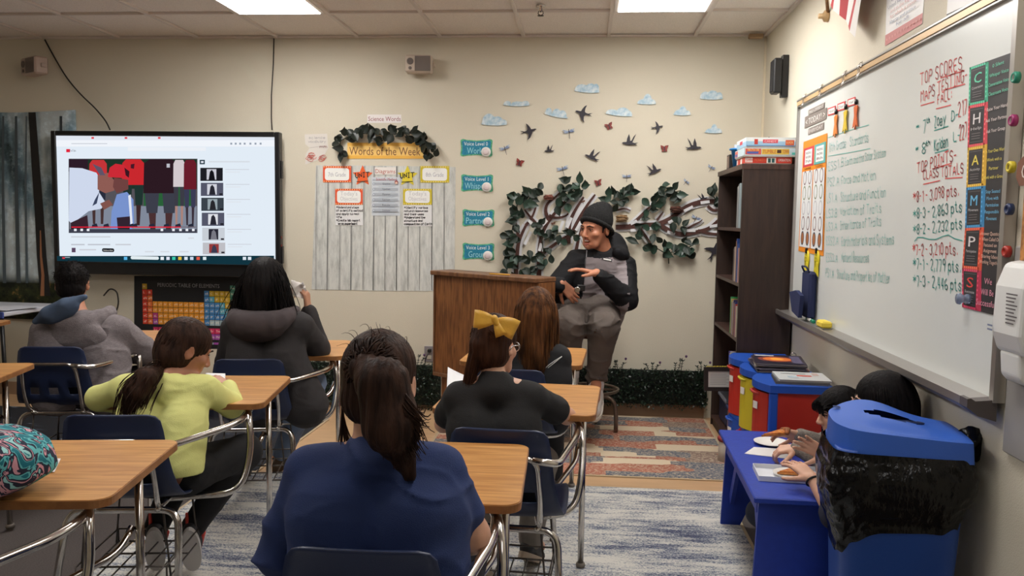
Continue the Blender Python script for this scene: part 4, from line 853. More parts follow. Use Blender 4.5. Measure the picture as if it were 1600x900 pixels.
# things on the board -------------------------------------------------------
def flat(name, label, cat, corners, col, t=.0012, off=.0008, group=None):
    q = [b2(*c) for c in corners]; cx, cz = sum(a for a, b in q)/4, sum(b for a, b in q)/4
    o = MB().prism([(a-cx, b-cz) for a, b in q], (0, 0, 0), BDX, BY, t).obj(name, mat('board card %d %d %d' % col, rgb(*col), .5)); o.location = (XB-off, -cx, cz)
    props(o, label, cat, group); P = Print((XB-off-t, 0, 0), BDX, BY, .0005)
    A, B, C, D = [Vector(v) for v in q]            # tl tr br bl
    f = lambda u, v: (A*(1-u)+B*u)*(1-v)+(D*(1-u)+C*u)*v
    return o, P, f
def bquad(P, f, u0, v0, u1, v1, col): P.poly([f(u0, v1), f(u1, v1), f(u1, v0), f(u0, v0)], col)
def btext(P, f, txt, u, v, hgt, col, width, align='m'):
    p, q = Vector(f(u, v)), Vector(f(u+.01, v)); sc = (q-p).length*100; h = (Vector(f(u, v))-Vector(f(u, v-.01))).length*100
    P.text(txt, p.x, p.y, hgt*h, col, width=width*sc, align=align)
tl = [(1516, 105.5), (1514.5, 165.5), (1513, 231), (1511, 293), (1509, 356.5), (1504.5, 419), (1504.5, 480)]
md = [(1546, 96.5), (1545, 158.5), (1544, 225), (1541.5, 290), (1539, 355), (1535, 423), (1534, 487)]
tr = [(1582, 82), (1580, 153), (1575.5, 222), (1572, 286.5), (1569, 353), (1566, 425), (1558, 493)]
champs = [('C', 'Conversation', ['0 Silent', '1 Whisper Voice', '2 Conversation Voice', '3 Classroom Voice'], (60, 168, 132), (100, 206, 170)), ('H', 'Help', ['Raise Your Hand', 'Ask Your Partner', 'Ask Your Group'], (206, 62, 74), (228, 214, 210)),
          ('A', 'Activity', ['On Your Own Work', 'Work with a', 'Partner', 'Work with a Group'], (214, 168, 50), (232, 214, 96)), ('M', 'Movement', ['Stay Seated', 'Move with', 'Permission', 'Responsible', 'Movement'], (48, 128, 178), (110, 186, 226)),
          ('P', 'Participation', ['Answer Questions', 'When Called On', 'Focused on', 'Assignment', 'Sharing Ideas', 'Working Together'], (216, 80, 50), (230, 190, 170)), ('S', 'Success', ['We', 'Will Be', 'Successful'], (190, 40, 76), (226, 150, 170))]
for k, (l, wd, lines, bc, tc) in enumerate(champs):
    o, P, f = flat('chalkboard_card', 'chalkboard style poster with a big letter %s on the whiteboard' % l, 'poster', (tl[k], tr[k], tr[k+1], tl[k+1]), (44, 42, 46), group='letter posters on the whiteboard')
    u = .455; q = [b2(*c) for c in (tl[k], md[k], md[k+1], tl[k+1])]
    P.poly(q, C8(*bc)); g = lambda a, b: f(a*u, b)
    for i in range(9):
        for s in (.035, .965): P.disc(*g(.04+.92*i/8, s), .004, C8(*[min(255, c+50) for c in bc]), n=6, layer=False)
        for s in (.04, .96): P.disc(*g(s, .04+.92*i/8), .004, C8(*[min(255, c+50) for c in bc]), n=6, layer=False)
    bquad(P, g, .10, .07, .90, .93, C8(40, 38, 42)); bquad(P, g, .15, .115, .85, .12, C8(150, 150, 150)); bquad(P, g, .15, .88, .85, .885, C8(150, 150, 150))
    lc = tc if k not in (1, 4) else (226, 220, 220)
    if k == 5: lc = (222, 70, 70)
    btext(P, g, l, .5, .46, .26, C8(*lc), .40); btext(P, g, l, .515, .46, .26, C8(*lc), .40)
    btext(P, g, wd, .5, .60, .07, C8(200, 196, 196), .6)
    for i in range(3): bquad(P, g, .25, .68+.06*i, .75, .695+.06*i, C8(120, 116, 118))
    h = lambda a, b: f(u+a*(1-u), b)
    if k == 5:
        for i, s in enumerate(lines): btext(P, h, s, .5-.04*(i == 2), .32+.26*i, .15, C8(*tc), (.36, .62, .95)[i])
    else:
        for i, s in enumerate(lines): btext(P, h, s, .5, .2+.72*i/max(1, len(lines)-1)*(.9 if len(lines) > 3 else .72), .085, C8(*tc), min(.94, .055*len(s)+.04))
    P.obj('print', o, True)
for px, py, col, nm in ((1585, 121, (30, 128, 104), 'green'), (1581, 188, (148, 34, 96), 'magenta'), (1577.5, 261, (206, 186, 44), 'yellow'), (1575, 327, (30, 46, 84), 'navy'), (1571, 393, (170, 44, 34), 'red')):
    p = at_x(px, py, XB-.012); o = MB().lathe([(.0, 0), (.017, 0), (.017, .012), (.014, .016), (.009, .016), (.007, .011), (0, .011)], (0, 0, 0), 20, Matrix.Rotation(-PI/2, 3, 'Y')).obj('magnet', mat(nm+' magnet', rgb(*col), .4)); o.location = (XB-.001, p.y, p.z)
    props(o, 'round %s magnet at the right edge of the letter posters' % nm, 'magnet')
p = at_x(1508, 467, XB-.015); o = MB().lathe([(0, 0), (.016, 0), (.016, .010), (.010, .016), (.019, .028), (.017, .036), (0, .037)], (0, 0, 0), 18, Matrix.Rotation(-PI/2, 3, 'Y')).obj('push_pin_magnet', mat('clear blue plastic', rgb(170, 186, 214), .1, trans=.6)); o.location = (XB-.003, p.y, p.z); props(o, 'clear bluish knob magnet on the letter S poster', 'magnet')
# missing-work chart
o, P, f = flat('missing_work_chart', 'orange framed chart with two columns of ovals at the far end of the whiteboard', 'chart', ((1256, 222), (1293, 208), (1287, 400), (1248, 392)), (240, 146, 40))
for i, c in ((0, (206, 66, 80)), (1, (96, 176, 172))):
    u0 = .04+.49*i; bquad(P, f, u0, .065, u0+.45, .235, C8(*c)); bquad(P, f, u0+.07, .085, u0+.38, .215, WHITE)
    for j, s in enumerate(['MISSING', 'WORK', '7th' if i == 0 else '8th']): btext(P, f, s, u0+.225, .125+.037*j, .022, C8(60, 60, 66), .24)
    btext(P, f, 'NAMES', u0+.225, .262, .018, C8(60, 40, 20), .28); bquad(P, f, u0+.005, .275, u0+.445, .955, C8(226, 228, 228))
    for r in range(5):
        for c2 in range(2):
            cx, cy = f(u0+.125+.21*c2, .335+.135*r); P.disc(cx, cy, .034, C8(*[(130, 110, 110), (130, 140, 110), (186, 186, 190), (130, 104, 104), (70, 76, 90)][r]), ry=.040, n=18, layer=False); z = P.z; P.z += .0004; P.disc(cx, cy, .025, C8(*((168, 108, 66) if r == 4 else (226, 228, 228))), ry=.031, n=18, layer=False); P.z = z
P.obj('print', o, True)
for k, (cs, s) in enumerate(((((1264, 172), (1289, 160), (1288.5, 168.5), (1263.5, 180)), 'MAKE A DIFFERENCE'), (((1258, 183), (1292.5, 168), (1291.5, 186), (1257.5, 201)), '< TODAY! >'), (((1264, 201), (1288, 191), (1287.5, 202), (1263, 211)), 'EVERYDAY'))):
    o, P, f = flat('wooden_sign', 'grey %s paper sign with white letters at the top far corner of the whiteboard' % ['upper', 'wide middle', 'lower'][k], 'sign', cs, (134, 124, 118), group=None); btext(P, f, s, .5, .78, .55, C8(230, 228, 224), .88); P.obj('print', o, True)
for k, (px, py, s, c, nm) in enumerate(((1301, 174, 'Month', (232, 134, 52), 'Month'), (1316, 167, 'Day', (226, 196, 52), 'Day'), (1332, 160, 'Year', (220, 104, 44), 'Year'))):
    o, P, f = flat('date_tag', 'white red edged tag reading %s on the whiteboard' % s, 'tag', ((px-7, py-4.5), (px+5, py-9), (px+5, py+4), (px-7, py+7)), (214, 70, 70)); bquad(P, f, .1, .16, .9, .84, WHITE); btext(P, f, s, .5, .68, .36, C8(50, 50, 54), .6); P.obj('print', o, True)
    p = at_x(px+3, py+20, XB-.01); t = thing('ribbon_bow', '%s ribbon bow with a black clip below the %s tag' % (['orange', 'yellow', 'dark orange'][k], s), 'ribbon', (XB-.002, p.y, p.z), group='ribbon bows')
    m = MB(); m.lathe([(0, 0), (.013, 0), (.013, .008), (0, .01)], (0, 0, .06), 12, Matrix.Rotation(-PI/2, 3, 'Y')); m.obj('clip', M_black, t)
    m = MB(); M_ = mat('ribbon %d' % c[1], rgb(*c), .45)
    for s2 in (-1, 1): m.prism([(0, .045), (s2*.034, .040), (s2*.022, 0), (s2*.042, -.055), (s2*.022, -.045), (s2*.002, -.065), (0, 0)], (-.002-.002*s2, 0, 0), BDX, BY, .003)
    m.obj('ribbon', M_, t)
for k, (px, py) in enumerate(((1258.5, 413), (1274, 414))):
    p = at_x(px, py, XB-.01); t = thing('award_ribbon', 'yellow award ribbon hung below the orange chart, %s of two' % ('far one' if k == 0 else 'near one'), 'ribbon', (XB-.002, p.y, p.z))
    m = MB(); m.box((-.006, 0, .075), (.012, .018, .03), b=.003); m.obj('clip', M_black, t)
    m = MB(); m.lathe([(0, 0), (.050, 0), (.047, .004), (0, .006)], (0, 0, .030), 12, Matrix.Rotation(-PI/2, 3, 'Y')); m.obj('rosette', mat('yellow ribbon', rgb(216, 200, 40), .5), t)
    m = MB()
    for s2 in (-1, 1): m.prism([(0, .02), (s2*.040, .010), (s2*.052, -.060), (s2*.028, -.045), (s2*.008, -.075)], (-.002-.002*s2, 0, 0), BDX, BY, .003)
    m.obj('tail', mat('yellow ribbon', (0, 0, 0)), t)
    P = Print((-.0065, 0, 0), BDX, BY)
    for i, s in enumerate(['BEST', 'WORK', 'ever']): P.text(s, 0, .05-.018*i, .010, C8(60, 56, 20), width=.04, align='m')
    P.obj('lettering', t)
# blue cloth holder hanging by the tray, marker, eraser
p = at_x(1256, 460, XB-.05); t = thing('cloth_holder', 'navy fabric holder hanging at the far end of the tray', 'pouch', (XB-.025, p.y, p.z)); M_navy = mat('navy canvas', rgb(30, 40, 82), .8, bump=(500, .4))
MB().box((0, 0, .0), (.04, .16, .25), b=.012).obj('pocket', M_navy, t)
MB().prism([(-.08, -.10), (.06, -.12), (.085, .0), (-.02, .02), (-.15, .0)], (-.045, 0, 0), BDX, BY, .02).obj('flap', M_navy, t)
m = MB(); m.tube(fillet([(-.015, .05, .12), (-.03, .05, .15), (-.03, -.05, .15), (-.015, -.05, .12)], .02), .005); m.obj('handle', M_navy, t)
ZT = Z0B+.006
p = at_x(1262, 499, XB-.04); t = thing('dry_erase_marker', 'white dry erase marker with green cap on the board tray', 'marker', (XB-.035, p.y-.03, ZT+.008))
m = MB(); m.tube([(0, .05, 0), (0, -.03, 0)], .008, 10); m.obj('barrel', M_white, t); m = MB(); m.tube([(0, -.031, 0), (0, -.07, 0)], .0095, 10); m.tube([(0, .051, 0), (0, .062, 0)], .0085, 10); m.obj('cap', mat('green plastic', rgb(24, 130, 96), .4), t)
p = at_x(1287, 507, XB-.04); t = thing('board_eraser', 'yellow block eraser on the board tray', 'eraser', (XB-.038, p.y, ZT+.02)); MB().box((0, 0, .0), (.05, .11, .034), b=.008).obj('handle', mat('yellow foam', rgb(222, 196, 70), .8), t); MB().box((0, 0, -.022), (.05, .11, .012)).obj('felt', mat('grey felt', rgb(120, 116, 110), .95), t)
# flag, posters above the board
def flag():
    z1 = 2.72; t = thing('flag', 'striped red and white flag hanging from a staff above the whiteboard', 'flag', (XR-.03, 4.35, 2.6))
    m = MB(); m.tube([(XR, 4.62, 2.52), (XR-.05, 4.5, 2.62), (XR-.12, 4.25, CEIL-.045)], .009, 8); m.obj('staff', wood('flag staff', rgb(150, 110, 70), rgb(120, 80, 50)), t, True)
    m = MB(); m.lathe([(.03, 0), (.03, .02), (.014, .03), (.014, .05)], (XR, 4.62, 2.52), 14, Matrix.Rotation(-PI/2, 3, 'Y')); m.obj('bracket', M_brass, t, True)
    a0, a1 = Vector((XR-.05, 4.46, 2.66)), Vector((XR-.10, 3.55, CEIL-.03)); b0, b1 = Vector((XR-.055, 4.44, 2.555)), Vector((XR-.06, 3.93, 2.265)); c1 = Vector((XR-.10, 3.60, 2.62))
    ms = {0: mat('red flag cloth', rgb(178, 34, 40), .7), 1: mat('white flag cloth', rgb(230, 226, 222), .7)}
    n = 7
    for k in range(n):
        g = []
        for e in (k/n, (k+1)/n):
            r = []
            for i in range(9):
                v = i/8; top = a0.lerp(a1, e); bot = b0.lerp(b1, e) ; p = top.lerp(bot, v); p.x += .012*math.sin(e*10+v*2); r.append(p)
            g.append(r)
        MB().sheet(g, .0).obj('stripe', ms[(k+1) % 2], t, True)
flag()
def wallposter(name, label, cs, prints):
    q = [(-p.y, p.z) for p in (at_x(a, b, XR-.002) for a, b in cs)]; cx, cz = sum(a for a, b in q)/4, sum(b for a, b in q)/4
    o = MB().prism([(a-cx, b-cz) for a, b in q], (0, 0, 0), BDX, BY, .0012).obj(name, mat('white poster paper', rgb(226, 224, 222), .5)); o.location = (XR-.0008, -cx, cz); props(o, label, 'poster')
    P = Print((XR-.002, 0, 0), BDX, BY, .0006); A, B, C, D = [Vector(v) for v in q]; f = lambda u, v: (A*(1-u)+B*u)*(1-v)+(D*(1-u)+C*u)*v
    prints(P, f); P.obj('print', o, True)
def pr1(P, f):
    bquad(P, f, .0, .86, 1, 1, C8(196, 110, 106))
    for k in range(12): P.disc(*f(.05+.9*k/11, .93), .006, C8(220, 150, 140), n=6)
    for k, (s, c) in enumerate((('PLEDGE OF', (190, 90, 80)), ('ALLEGIANCE', (190, 90, 80)), ('to the flag of the', (70, 80, 110)), ('United States of America', (70, 80, 110)), ('and to the Republic', (190, 110, 100)), ('for which it stands', (190, 110, 100)), ('liberty and justice', (70, 90, 130)), ('for all', (70, 90, 130)))): btext(P, f, s, .5, .30+.075*k, .045, C8(*c), .12+.03*len(s))
wallposter('wall_poster', 'white poster with red lower border above the whiteboard', ((1387, -48), (1449, -86), (1441, 37), (1383, 72)), pr1)
wallposter('wall_poster', 'white glossy sheet above the whiteboard near the right edge', ((1486, -70), (1560, -110), (1530, 0), (1479, 24)), lambda P, f: bquad(P, f, .0, .985, 1, 1, C8(60, 60, 64)))
# soap dispenser and hanging pass at the near end
p = at_x(1578, 500, XR-.06); dz0, dz1, dy0, dy1 = 1.06, 1.335, 2.30, 2.515
t = thing('soap_dispenser', 'white wall mounted soap dispenser beside the near end of the whiteboard', 'dispenser', (XR, 2.41, 1.2)); M_soap = mat('white dispenser plastic', rgb(222, 222, 220), .35)
m = MB(); m.prism([(0, 1.075), (-.070, 1.085), (-.088, 1.14), (-.084, 1.27), (-.062, 1.335), (0, 1.345)], (XR, 2.485, 0), (1, 0, 0), (0, 0, 1), .16); o = m.obj('body', M_soap, t, True); bv = o.modifiers.new('round', 'BEVEL'); bv.width = .014; bv.segments = 3
m = MB(); m.prism([(0, 1.005), (-.045, 1.0), (-.064, 1.02), (-.070, 1.09), (0, 1.10)], (XR, 2.465, 0), (1, 0, 0), (0, 0, 1), .11); o = m.obj('nozzle', M_soap, t, True); bv = o.modifiers.new('round', 'BEVEL'); bv.width = .010; bv.segments = 3
MB().box((XR-.009, 2.42, 1.08), (.018, .2, .6), b=.004).obj('back_plate', mat('grey mounting plate', rgb(150, 146, 142), .5), t, True)
P = Print((XR-.0885, 0, 0), (0, -1, 0), (0, 0, 1))
for k in range(9): P.rect(-2.40, 1.17+.010*k, .045+.008*(k % 3), .004, C8(96, 90, 92))
for k in range(2): P.rect(-2.495, 1.14+.012*k, .03, .005, C8(110, 120, 150))
P.obj('label_print', t, True)
p = at_x(1596, 255, XR-.03); t = thing('bathroom_pass', 'brown hanging wooden pass with a cork strip at the right edge of the photo', 'pass', (XR-.02, 2.46, 1.5))
MB().prism([(-.045, .115), (-.02, .13), (.02, .135), (.05, .12), (.05, .06), (.02, .05), (-.03, .05), (-.05, .075)], (0, 0, 0), BDX, BY, .012).obj('tag', mat('brown leather tag', rgb(120, 74, 54), .6), t)
MB().box((.0, -.02, -.06), (.02, .055, .2), b=.003).obj('strip', mat('cork strip', rgb(168, 112, 58), .8, var=(60, .4)), t)
m = MB(); m.tube(fillet([(.01, .02, .17), (-.01, .02, .14), (-.01, -.015, .125), (-.01, -.04, .16), (.01, -.05, .18)], .02), .002, 5); m.obj('string', M_black, t)
P = Print((-.0125, 0, 0), BDX, BY); P.text('C', .0, .068, .045, C8(214, 200, 190), align='m'); P.obj('lettering', t)
# ================================================================ bookcase and what is on it
M_dark = wood('dark walnut laminate', rgb(54, 37, 29), rgb(42, 28, 22), (10, 10, 1), 5, .5, .05)
M_dk2 = wood('dark walnut edge', rgb(74, 50, 42), rgb(56, 38, 31), (10, 10, 1), 5, .5, .05)
BX0, BX1, BY0, BY1, BZ = .925, 1.235, 5.085, 5.985, 1.78
bc = thing('bookcase', 'tall dark walnut bookcase in the corner with its shelves facing left', 'bookcase', ((BX0+BX1)/2, (BY0+BY1)/2, 0)); T = .02
MB().box(((BX0+BX1)/2, BY0+T/2, (BZ-T)/2), (BX1-BX0, T, BZ-T)).obj('side_panel', M_dark, bc, True)
MB().box(((BX0+BX1)/2, BY1-T/2, (BZ-T)/2), (BX1-BX0, T, BZ-T)).obj('side_panel', M_dark, bc, True)
MB().box(((BX0+BX1)/2-.004, (BY0+BY1)/2, BZ-.015), (BX1-BX0+.008, BY1-BY0+.006, .03)).obj('top_panel', M_dk2, bc, True)
MB().box((BX1-.005, (BY0+BY1)/2, BZ/2), (.008, BY1-BY0-2*T, BZ-.05)).obj('back_panel', M_dark, bc, True)
SH = [.07, .36, .62, .80, 1.09, 1.41]
SH = [.07, .40, .735, 1.07, 1.40]
for z in SH: MB().box(((BX0+BX1)/2-.004, (BY0+BY1)/2, z-.010), (BX1-BX0-.012, BY1-BY0-2*T-.002, .02)).obj('shelf', M_dk2, bc, True)
MB().box((BX0+.02, (BY0+BY1)/2, .024), (.018, BY1-BY0-2*T-.002, .046)).obj('plinth', M_dark, bc, True)
def book(y, z, th, h, d, col, label, lean=0., x=None, group=None, flat=False):
    t = thing('book', label, 'book', ((x if x is not None else BX0+.005), y, z), group)
    c = mat('book cover %d %d %d' % col, rgb(*col), .4); pg = mat('book pages', rgb(214, 204, 184), .8)
    m = MB()
    if flat:
        m.box((d/2, 0, th-.002), (d, h, .004)); m.box((d/2, 0, .002), (d, h, .004)); m.box((d-.002, 0, th/2), (.004, h, th)); m.obj('cover', c, t); MB().box((d/2-.004, 0, th/2), (d-.012, h-.01, th-.009)).obj('pages', pg, t)
    else:
        m.box((d/2, th/2-.002+0, h/2), (d, .003, h)); m.box((d/2, -th/2+.002, h/2), (d, .003, h)); m.box((.0015, 0, h/2), (.003, th, h)); m.obj('cover', c, t); MB().box((d/2+.002, 0, h/2), (d-.01, th-.007, h-.01)).obj('pages', pg, t)
        t.rotation_euler = (lean, 0, 0)
    return t
def books(z, y0, items, where):
    y = y0
    for k, (th, h, col, nm) in enumerate(items):
        y += th/2; book(y, z+.0005, th, h, .2, col, '%s book spine %s, %s' % (nm, where, ['nearest the front panel', 'second', 'third', 'fourth', 'fifth', 'sixth', 'seventh', 'eighth', 'ninth', 'tenth'][k] + (' from the front panel' if k else '')), group='books '+where); y += th/2+.004
books(1.40, 5.175, [(.03, .27, (170, 186, 190), 'pale glossy'), (.026, .265, (130, 140, 146), 'grey'), (.018, .255, (196, 196, 190), 'white'), (.022, .25, (96, 100, 104), 'dark grey')], 'on the top shelf')
books(1.07, 5.165, [(.014, .21, (206, 160, 150), 'pinkish'), (.02, .235, (60, 90, 160), 'blue'), (.03, .265, (44, 70, 130), 'tall blue'), (.016, .25, (186, 120, 60), 'tan'), (.026, .215, (196, 190, 180), 'pale'), (.03, .21, (120, 96, 80), 'brown'), (.02, .2, (40, 44, 60), 'navy')], 'on the second shelf')
books(.735, 5.17, [(.02, .19, (200, 190, 170), 'cream'), (.018, .2, (176, 60, 50), 'red'), (.022, .21, (40, 60, 120), 'blue'), (.014, .2, (208, 130, 60), 'orange'), (.02, .22, (60, 54, 90), 'violet'), (.016, .21, (220, 210, 200), 'white'), (.02, .2, (90, 60, 110), 'purple'), (.02, .22, (180, 150, 90), 'tan'), (.024, .23, (60, 150, 90), 'green')], 'on the third shelf')
books(.40, 5.17, [(.05, .14, (150, 150, 156), 'grey box-like'), (.02, .2, (190, 96, 60), 'rust'), (.02, .22, (30, 30, 34), 'black'), (.022, .21, (40, 40, 44), 'dark'), (.024, .225, (196, 196, 196), 'white'), (.02, .21, (210, 206, 200), 'pale'), (.02, .22, (96, 74, 150), 'purple')], 'on the fourth shelf')
t = thing('storage_tub', 'clear tub of toys with a blue lid on the lowest bookcase shelf', 'tub', (BX0+.16, 5.38, .0705)); MB().box((0, 0, .07), (.24, .34, .14), b=.01).obj('tub', mat('cloudy plastic tub', rgb(168, 120, 100), .3, var=(14, .4)), t); MB().box((0, 0, .155), (.26, .36, .03), b=.008).obj('lid', mat('blue tub lid', rgb(60, 76, 130), .4), t)
t = thing('storage_tub', 'navy tub behind the clear toy tub on the lowest bookcase shelf', 'tub', (BX0+.16, 5.74, .0705)); MB().box((0, 0, .08), (.24, .28, .16), b=.01).obj('tub', mat('navy tub plastic', rgb(44, 50, 80), .4), t); MB().box((0, 0, .175), (.26, .3, .03), b=.008).obj('lid', mat('pale lid', rgb(150, 156, 176), .4), t)
t = thing('picture_frame', 'black framed white certificate leaning out from the bookcase shelf', 'frame', (BX0-.07, 5.15, .405)); M_ = mat('black frame wood', rgb(34, 28, 26), .5)
a = W(0, 0); fr = MB()
w, h = .215, .145
for sx in (-1, 1): fr.box((sx*(w/2-.012), 0, h/2), (.024, .02, h))
for z in (.012, h-.012): fr.box((0, 0, z), (w-.048, .02, .024))
fr.obj('frame_border', M_, t); MB().box((0, .002, h/2), (w-.046, .01, h-.046)).obj('certificate', mat('certificate paper', rgb(206, 204, 198), .4), t)
P = Print((0, -.0045, 0), (1, 0, 0), (0, 0, 1))
for k in range(7): P.rect(-.07, .04+.010*k, .10+.03*((k*7) % 2), .0025, C8(150, 150, 150))
P.obj('print', t)
t.rotation_euler = (-.1, 0, .12)
m = MB(); r = random.Random(3)
for k in range(26): m.lathe([(0, 0), (.005, .004), (0, .009)], (-.09+.18*k/25, r.uniform(-.008, .008), h), 6)
m.obj('trim_beads', mat('yellow beads', rgb(200, 180, 60), .5), t)
for k in range(2):
    o = MB().box((0, 0, .004), (.2, .2, .007), b=.002).obj('folder', mat('orange folder', rgb(216, 84, 40), .5)); o.location = (BX0+.09, 5.30, .402+.013*k-.33+.11); props(o, 'orange folder under the certificate frame, %s of two' % ['lower', 'upper'][k], 'folder')
    o.location = (BX0+.11, 5.24, .4005+.008*k) if False else (BX0+.12, 5.60, .4005+.0085*k)
# on top of the bookcase
def gamebox(x, y, z, w, d, h, cols, txts, label, rz=0):
    t = thing('board_game_box', label, 'game', (x, y, z), rotz=rz)
    MB().box((0, 0, h*.5), (w-.006, d-.006, h-.001)).obj('tray', mat('game tray', rgb(226, 222, 214), .5), t)
    MB().box((0, 0, h*.58), (w, d, h*.84)).obj('lid', mat('game lid %d' % cols[0][0], rgb(*cols[0]), .35), t)
    P = Print((0, -d/2-.0004, h*.16), (1, 0, 0), (0, 0, 1))
    for a, b, c, e, col in cols[1:]: P.rect(-w/2+a*w, b*h*.84, c*w, e*h*.84, C8(*col))
    for s, u, v, hh, ww, col in txts: P.text(s, -w/2+u*w, v*h*.84, hh*h*.84, C8(*col), width=ww*w)
    P.obj('front_print', t)
    P = Print((-w/2-.0004, 0, h*.16), (0, -1, 0), (0, 0, 1)); 
    for a, b, c, e, col in cols[1:4]: P.rect(-d/2+a*d, b*h*.84, c*d, e*h*.84, C8(*col))
    P.obj('side_print', t)
gamebox(1.075, 5.25, BZ, .27, .27, .042, [(206, 60, 40), (0, 0, 1, 1, (206, 60, 40)), (.0, .1, .16, .8, (236, 226, 222)), (.46, .0, .2, .9, (226, 226, 222)), (.49, .1, .06, .7, (30, 90, 90)), (.57, .1, .06, .7, (30, 90, 90))], [('JUMPIN', .02, .3, .45, .15, (200, 40, 40)), ('MONKEYS', .2, .3, .45, .24, (240, 130, 90)), ('OPERATION', .71, .3, .45, .26, (240, 236, 232))], 'red board game box at the bottom of the stack on the bookcase')
gamebox(1.083, 5.25, BZ+.043, .305, .3, .052, [(196, 214, 222), (0, 0, 1, 1, (196, 214, 222)), (.02, .1, .3, .8, (206, 90, 70)), (.05, .2, .22, .3, (70, 90, 160)), (.33, .12, .52, .76, (222, 190, 80)), (.62, .3, .08, .45, (70, 40, 30)), (.9, .1, .08, .3, (90, 190, 180))], [('TRUTH OR', .06, .55, .3, .22, (240, 220, 120)), ('TUMBLE', .35, .28, .5, .25, (176, 60, 40)), ('TOWN', .72, .28, .5, .12, (176, 60, 40))], 'pale board game box with a yellow title in the middle of the stack')
gamebox(1.085, 5.25, BZ+.096, .29, .3, .06, [(176, 206, 222), (0, 0, 1, 1, (156, 196, 222)), (0, .55, 1, .45, (226, 232, 232)), (.33, .35, .3, .42, (214, 80, 96)), (.78, .1, .17, .6, (222, 104, 64)), (.16, .2, .07, .6, (190, 60, 50)), (0, 0, 1, .1, (90, 140, 190))], [('CANDY', .36, .45, .24, .24, (236, 214, 214)), ('LUCK', .80, .3, .26, .13, (240, 220, 160))], 'light blue board game box on top of the stack on the bookcase')
o = MB().box((0, 0, .006), (.014, .02, .012), b=.004).obj('game_token', M_black); o.location = (1.09, 5.2, BZ+.156); props(o, 'small black token on the topmost game box', 'token')
p = at_x(1159, 255, .97); t = thing('cup', 'blue plastic cup on the bookcase left of the board games', 'cup', (.99, 5.56, BZ)); m = MB(); m.lathe([(.0, 0), (.042, 0), (.058, .115), (.07, .118), (.07, .128), (.055, .126), (.04, .006), (0, .006)], n=28); m.obj('cup', mat('bright blue plastic', rgb(24, 124, 196), .35), t)
for k, (a, b, c) in enumerate(((-.02, .0, (214, 218, 226)), (.012, .02, (196, 204, 216)), (.015, -.02, (170, 176, 196)))):
    o = MB().box((0, 0, .07), (.03, .012, .13), rot=Matrix.Rotation(.1*(k-1), 3, 'Y'), b=.003).obj('glue_bottle', mat('cup filler %d' % k, rgb(*c), .5)); o.location = (.99+a, 5.56+b, BZ+.02); props(o, ['whitish stick leaning left in the blue cup', 'pale grey stick in the middle of the blue cup', 'grey lilac stick at the right of the blue cup'][k], 'stick')
t = thing('photo_box', 'small dark framed box at the left end of the bookcase top', 'frame', (.965, 5.72, BZ)); MB().box((0, 0, .05), (.05, .10, .10), b=.003).obj('box_frame', M_, t); MB().box((-.0255, 0, .052), (.002, .075, .075)).obj('picture', mat('brown photo', rgb(120, 96, 84), .4, var=(40, .4)), t)
# ================================================================ storage drawers beside the bookcase
M_bl = mat('blue storage plastic', rgb(26, 76, 170), .38); M_rd = mat('red storage plastic', rgb(176, 40, 30), .38, var=(9, .05)); M_yl = mat('yellow storage plastic', rgb(196, 178, 40), .4); M_lime = mat('lime storage plastic', rgb(160, 170, 50), .4)
def drawers(y, cols, label):
    t = thing('drawer_unit', label, 'drawers', (1.05, y, 0)); w = .325; xf = .90
    def D(x0, bulge, hw, n=8): return [(x0-bulge*math.cos(PI/2*(i/n*2-1))**1.0, -hw+2*hw*i/n) for i in range(n+1)]
    def curved(mb, z0, z1, bulge, hw, xb, inset=0):
        P = D(xf+inset, bulge, hw)+[(xb, hw), (xb, -hw)]; mb.prism([(a-1.05, b) for a, b in P], (0, 0, z0), (1, 0, 0), (0, 1, 0), z1-z0)
    m = MB(); curved(m, .625, .66, .05, w/2, 1.20); m.obj('top', M_bl, t)
    m = MB(); curved(m, .315, .335, .03, w/2-.006, 1.19); m.obj('middle_shelf', M_bl, t)
    m = MB(); curved(m, .0, .03, .03, w/2-.004, 1.19); m.obj('base', M_bl, t)
    for sy in (-1, 1):
        for x in (xf+.02-1.05, 1.17-1.05): MB().box((x, sy*(w/2-.018), .33), (.04, .03, .59), b=.006).obj('post', M_bl, t)
        MB().box((1.045-1.05, sy*(w/2-.02), .48), (.21, .008, .29)).obj('side_panel', M_rd, t); MB().box((1.045-1.05, sy*(w/2-.02), .172), (.21, .008, .28)).obj('side_panel', M_rd, t)
    for z0, z1, c in ((.34, .612, cols[0]), (.04, .312, cols[1])):
        m = MB(); curved(m, z0, z1, .045, w/2-.045, 1.15, .0); d = m.obj('drawer', c, t)
        m = MB(); m.tube([(xf-1.05-.030, -.06, z1-.012), (xf-1.05-.052, -.03, z1-.010), (xf-1.05-.052, .03, z1-.010), (xf-1.05-.030, .06, z1-.012)], .007, 6); m.obj('pull', c, d)
        MB().box((xf-1.05-.0435, -.045, z1-.07), (.003, .035, .035), rot=Matrix.Rotation(.35, 3, 'Z')).obj('sticker', mat('white sticker', rgb(220, 214, 206), .5), d)
drawers(4.20, (M_rd, M_lime), 'blue framed drawer unit with red over lime drawers nearest the camera'); drawers(4.54, (M_yl, M_rd), 'blue framed drawer unit with yellow over red drawers between two others'); drawers(4.88, (M_rd, M_bl), 'blue framed drawer unit with red over blue drawers next to the bookcase')
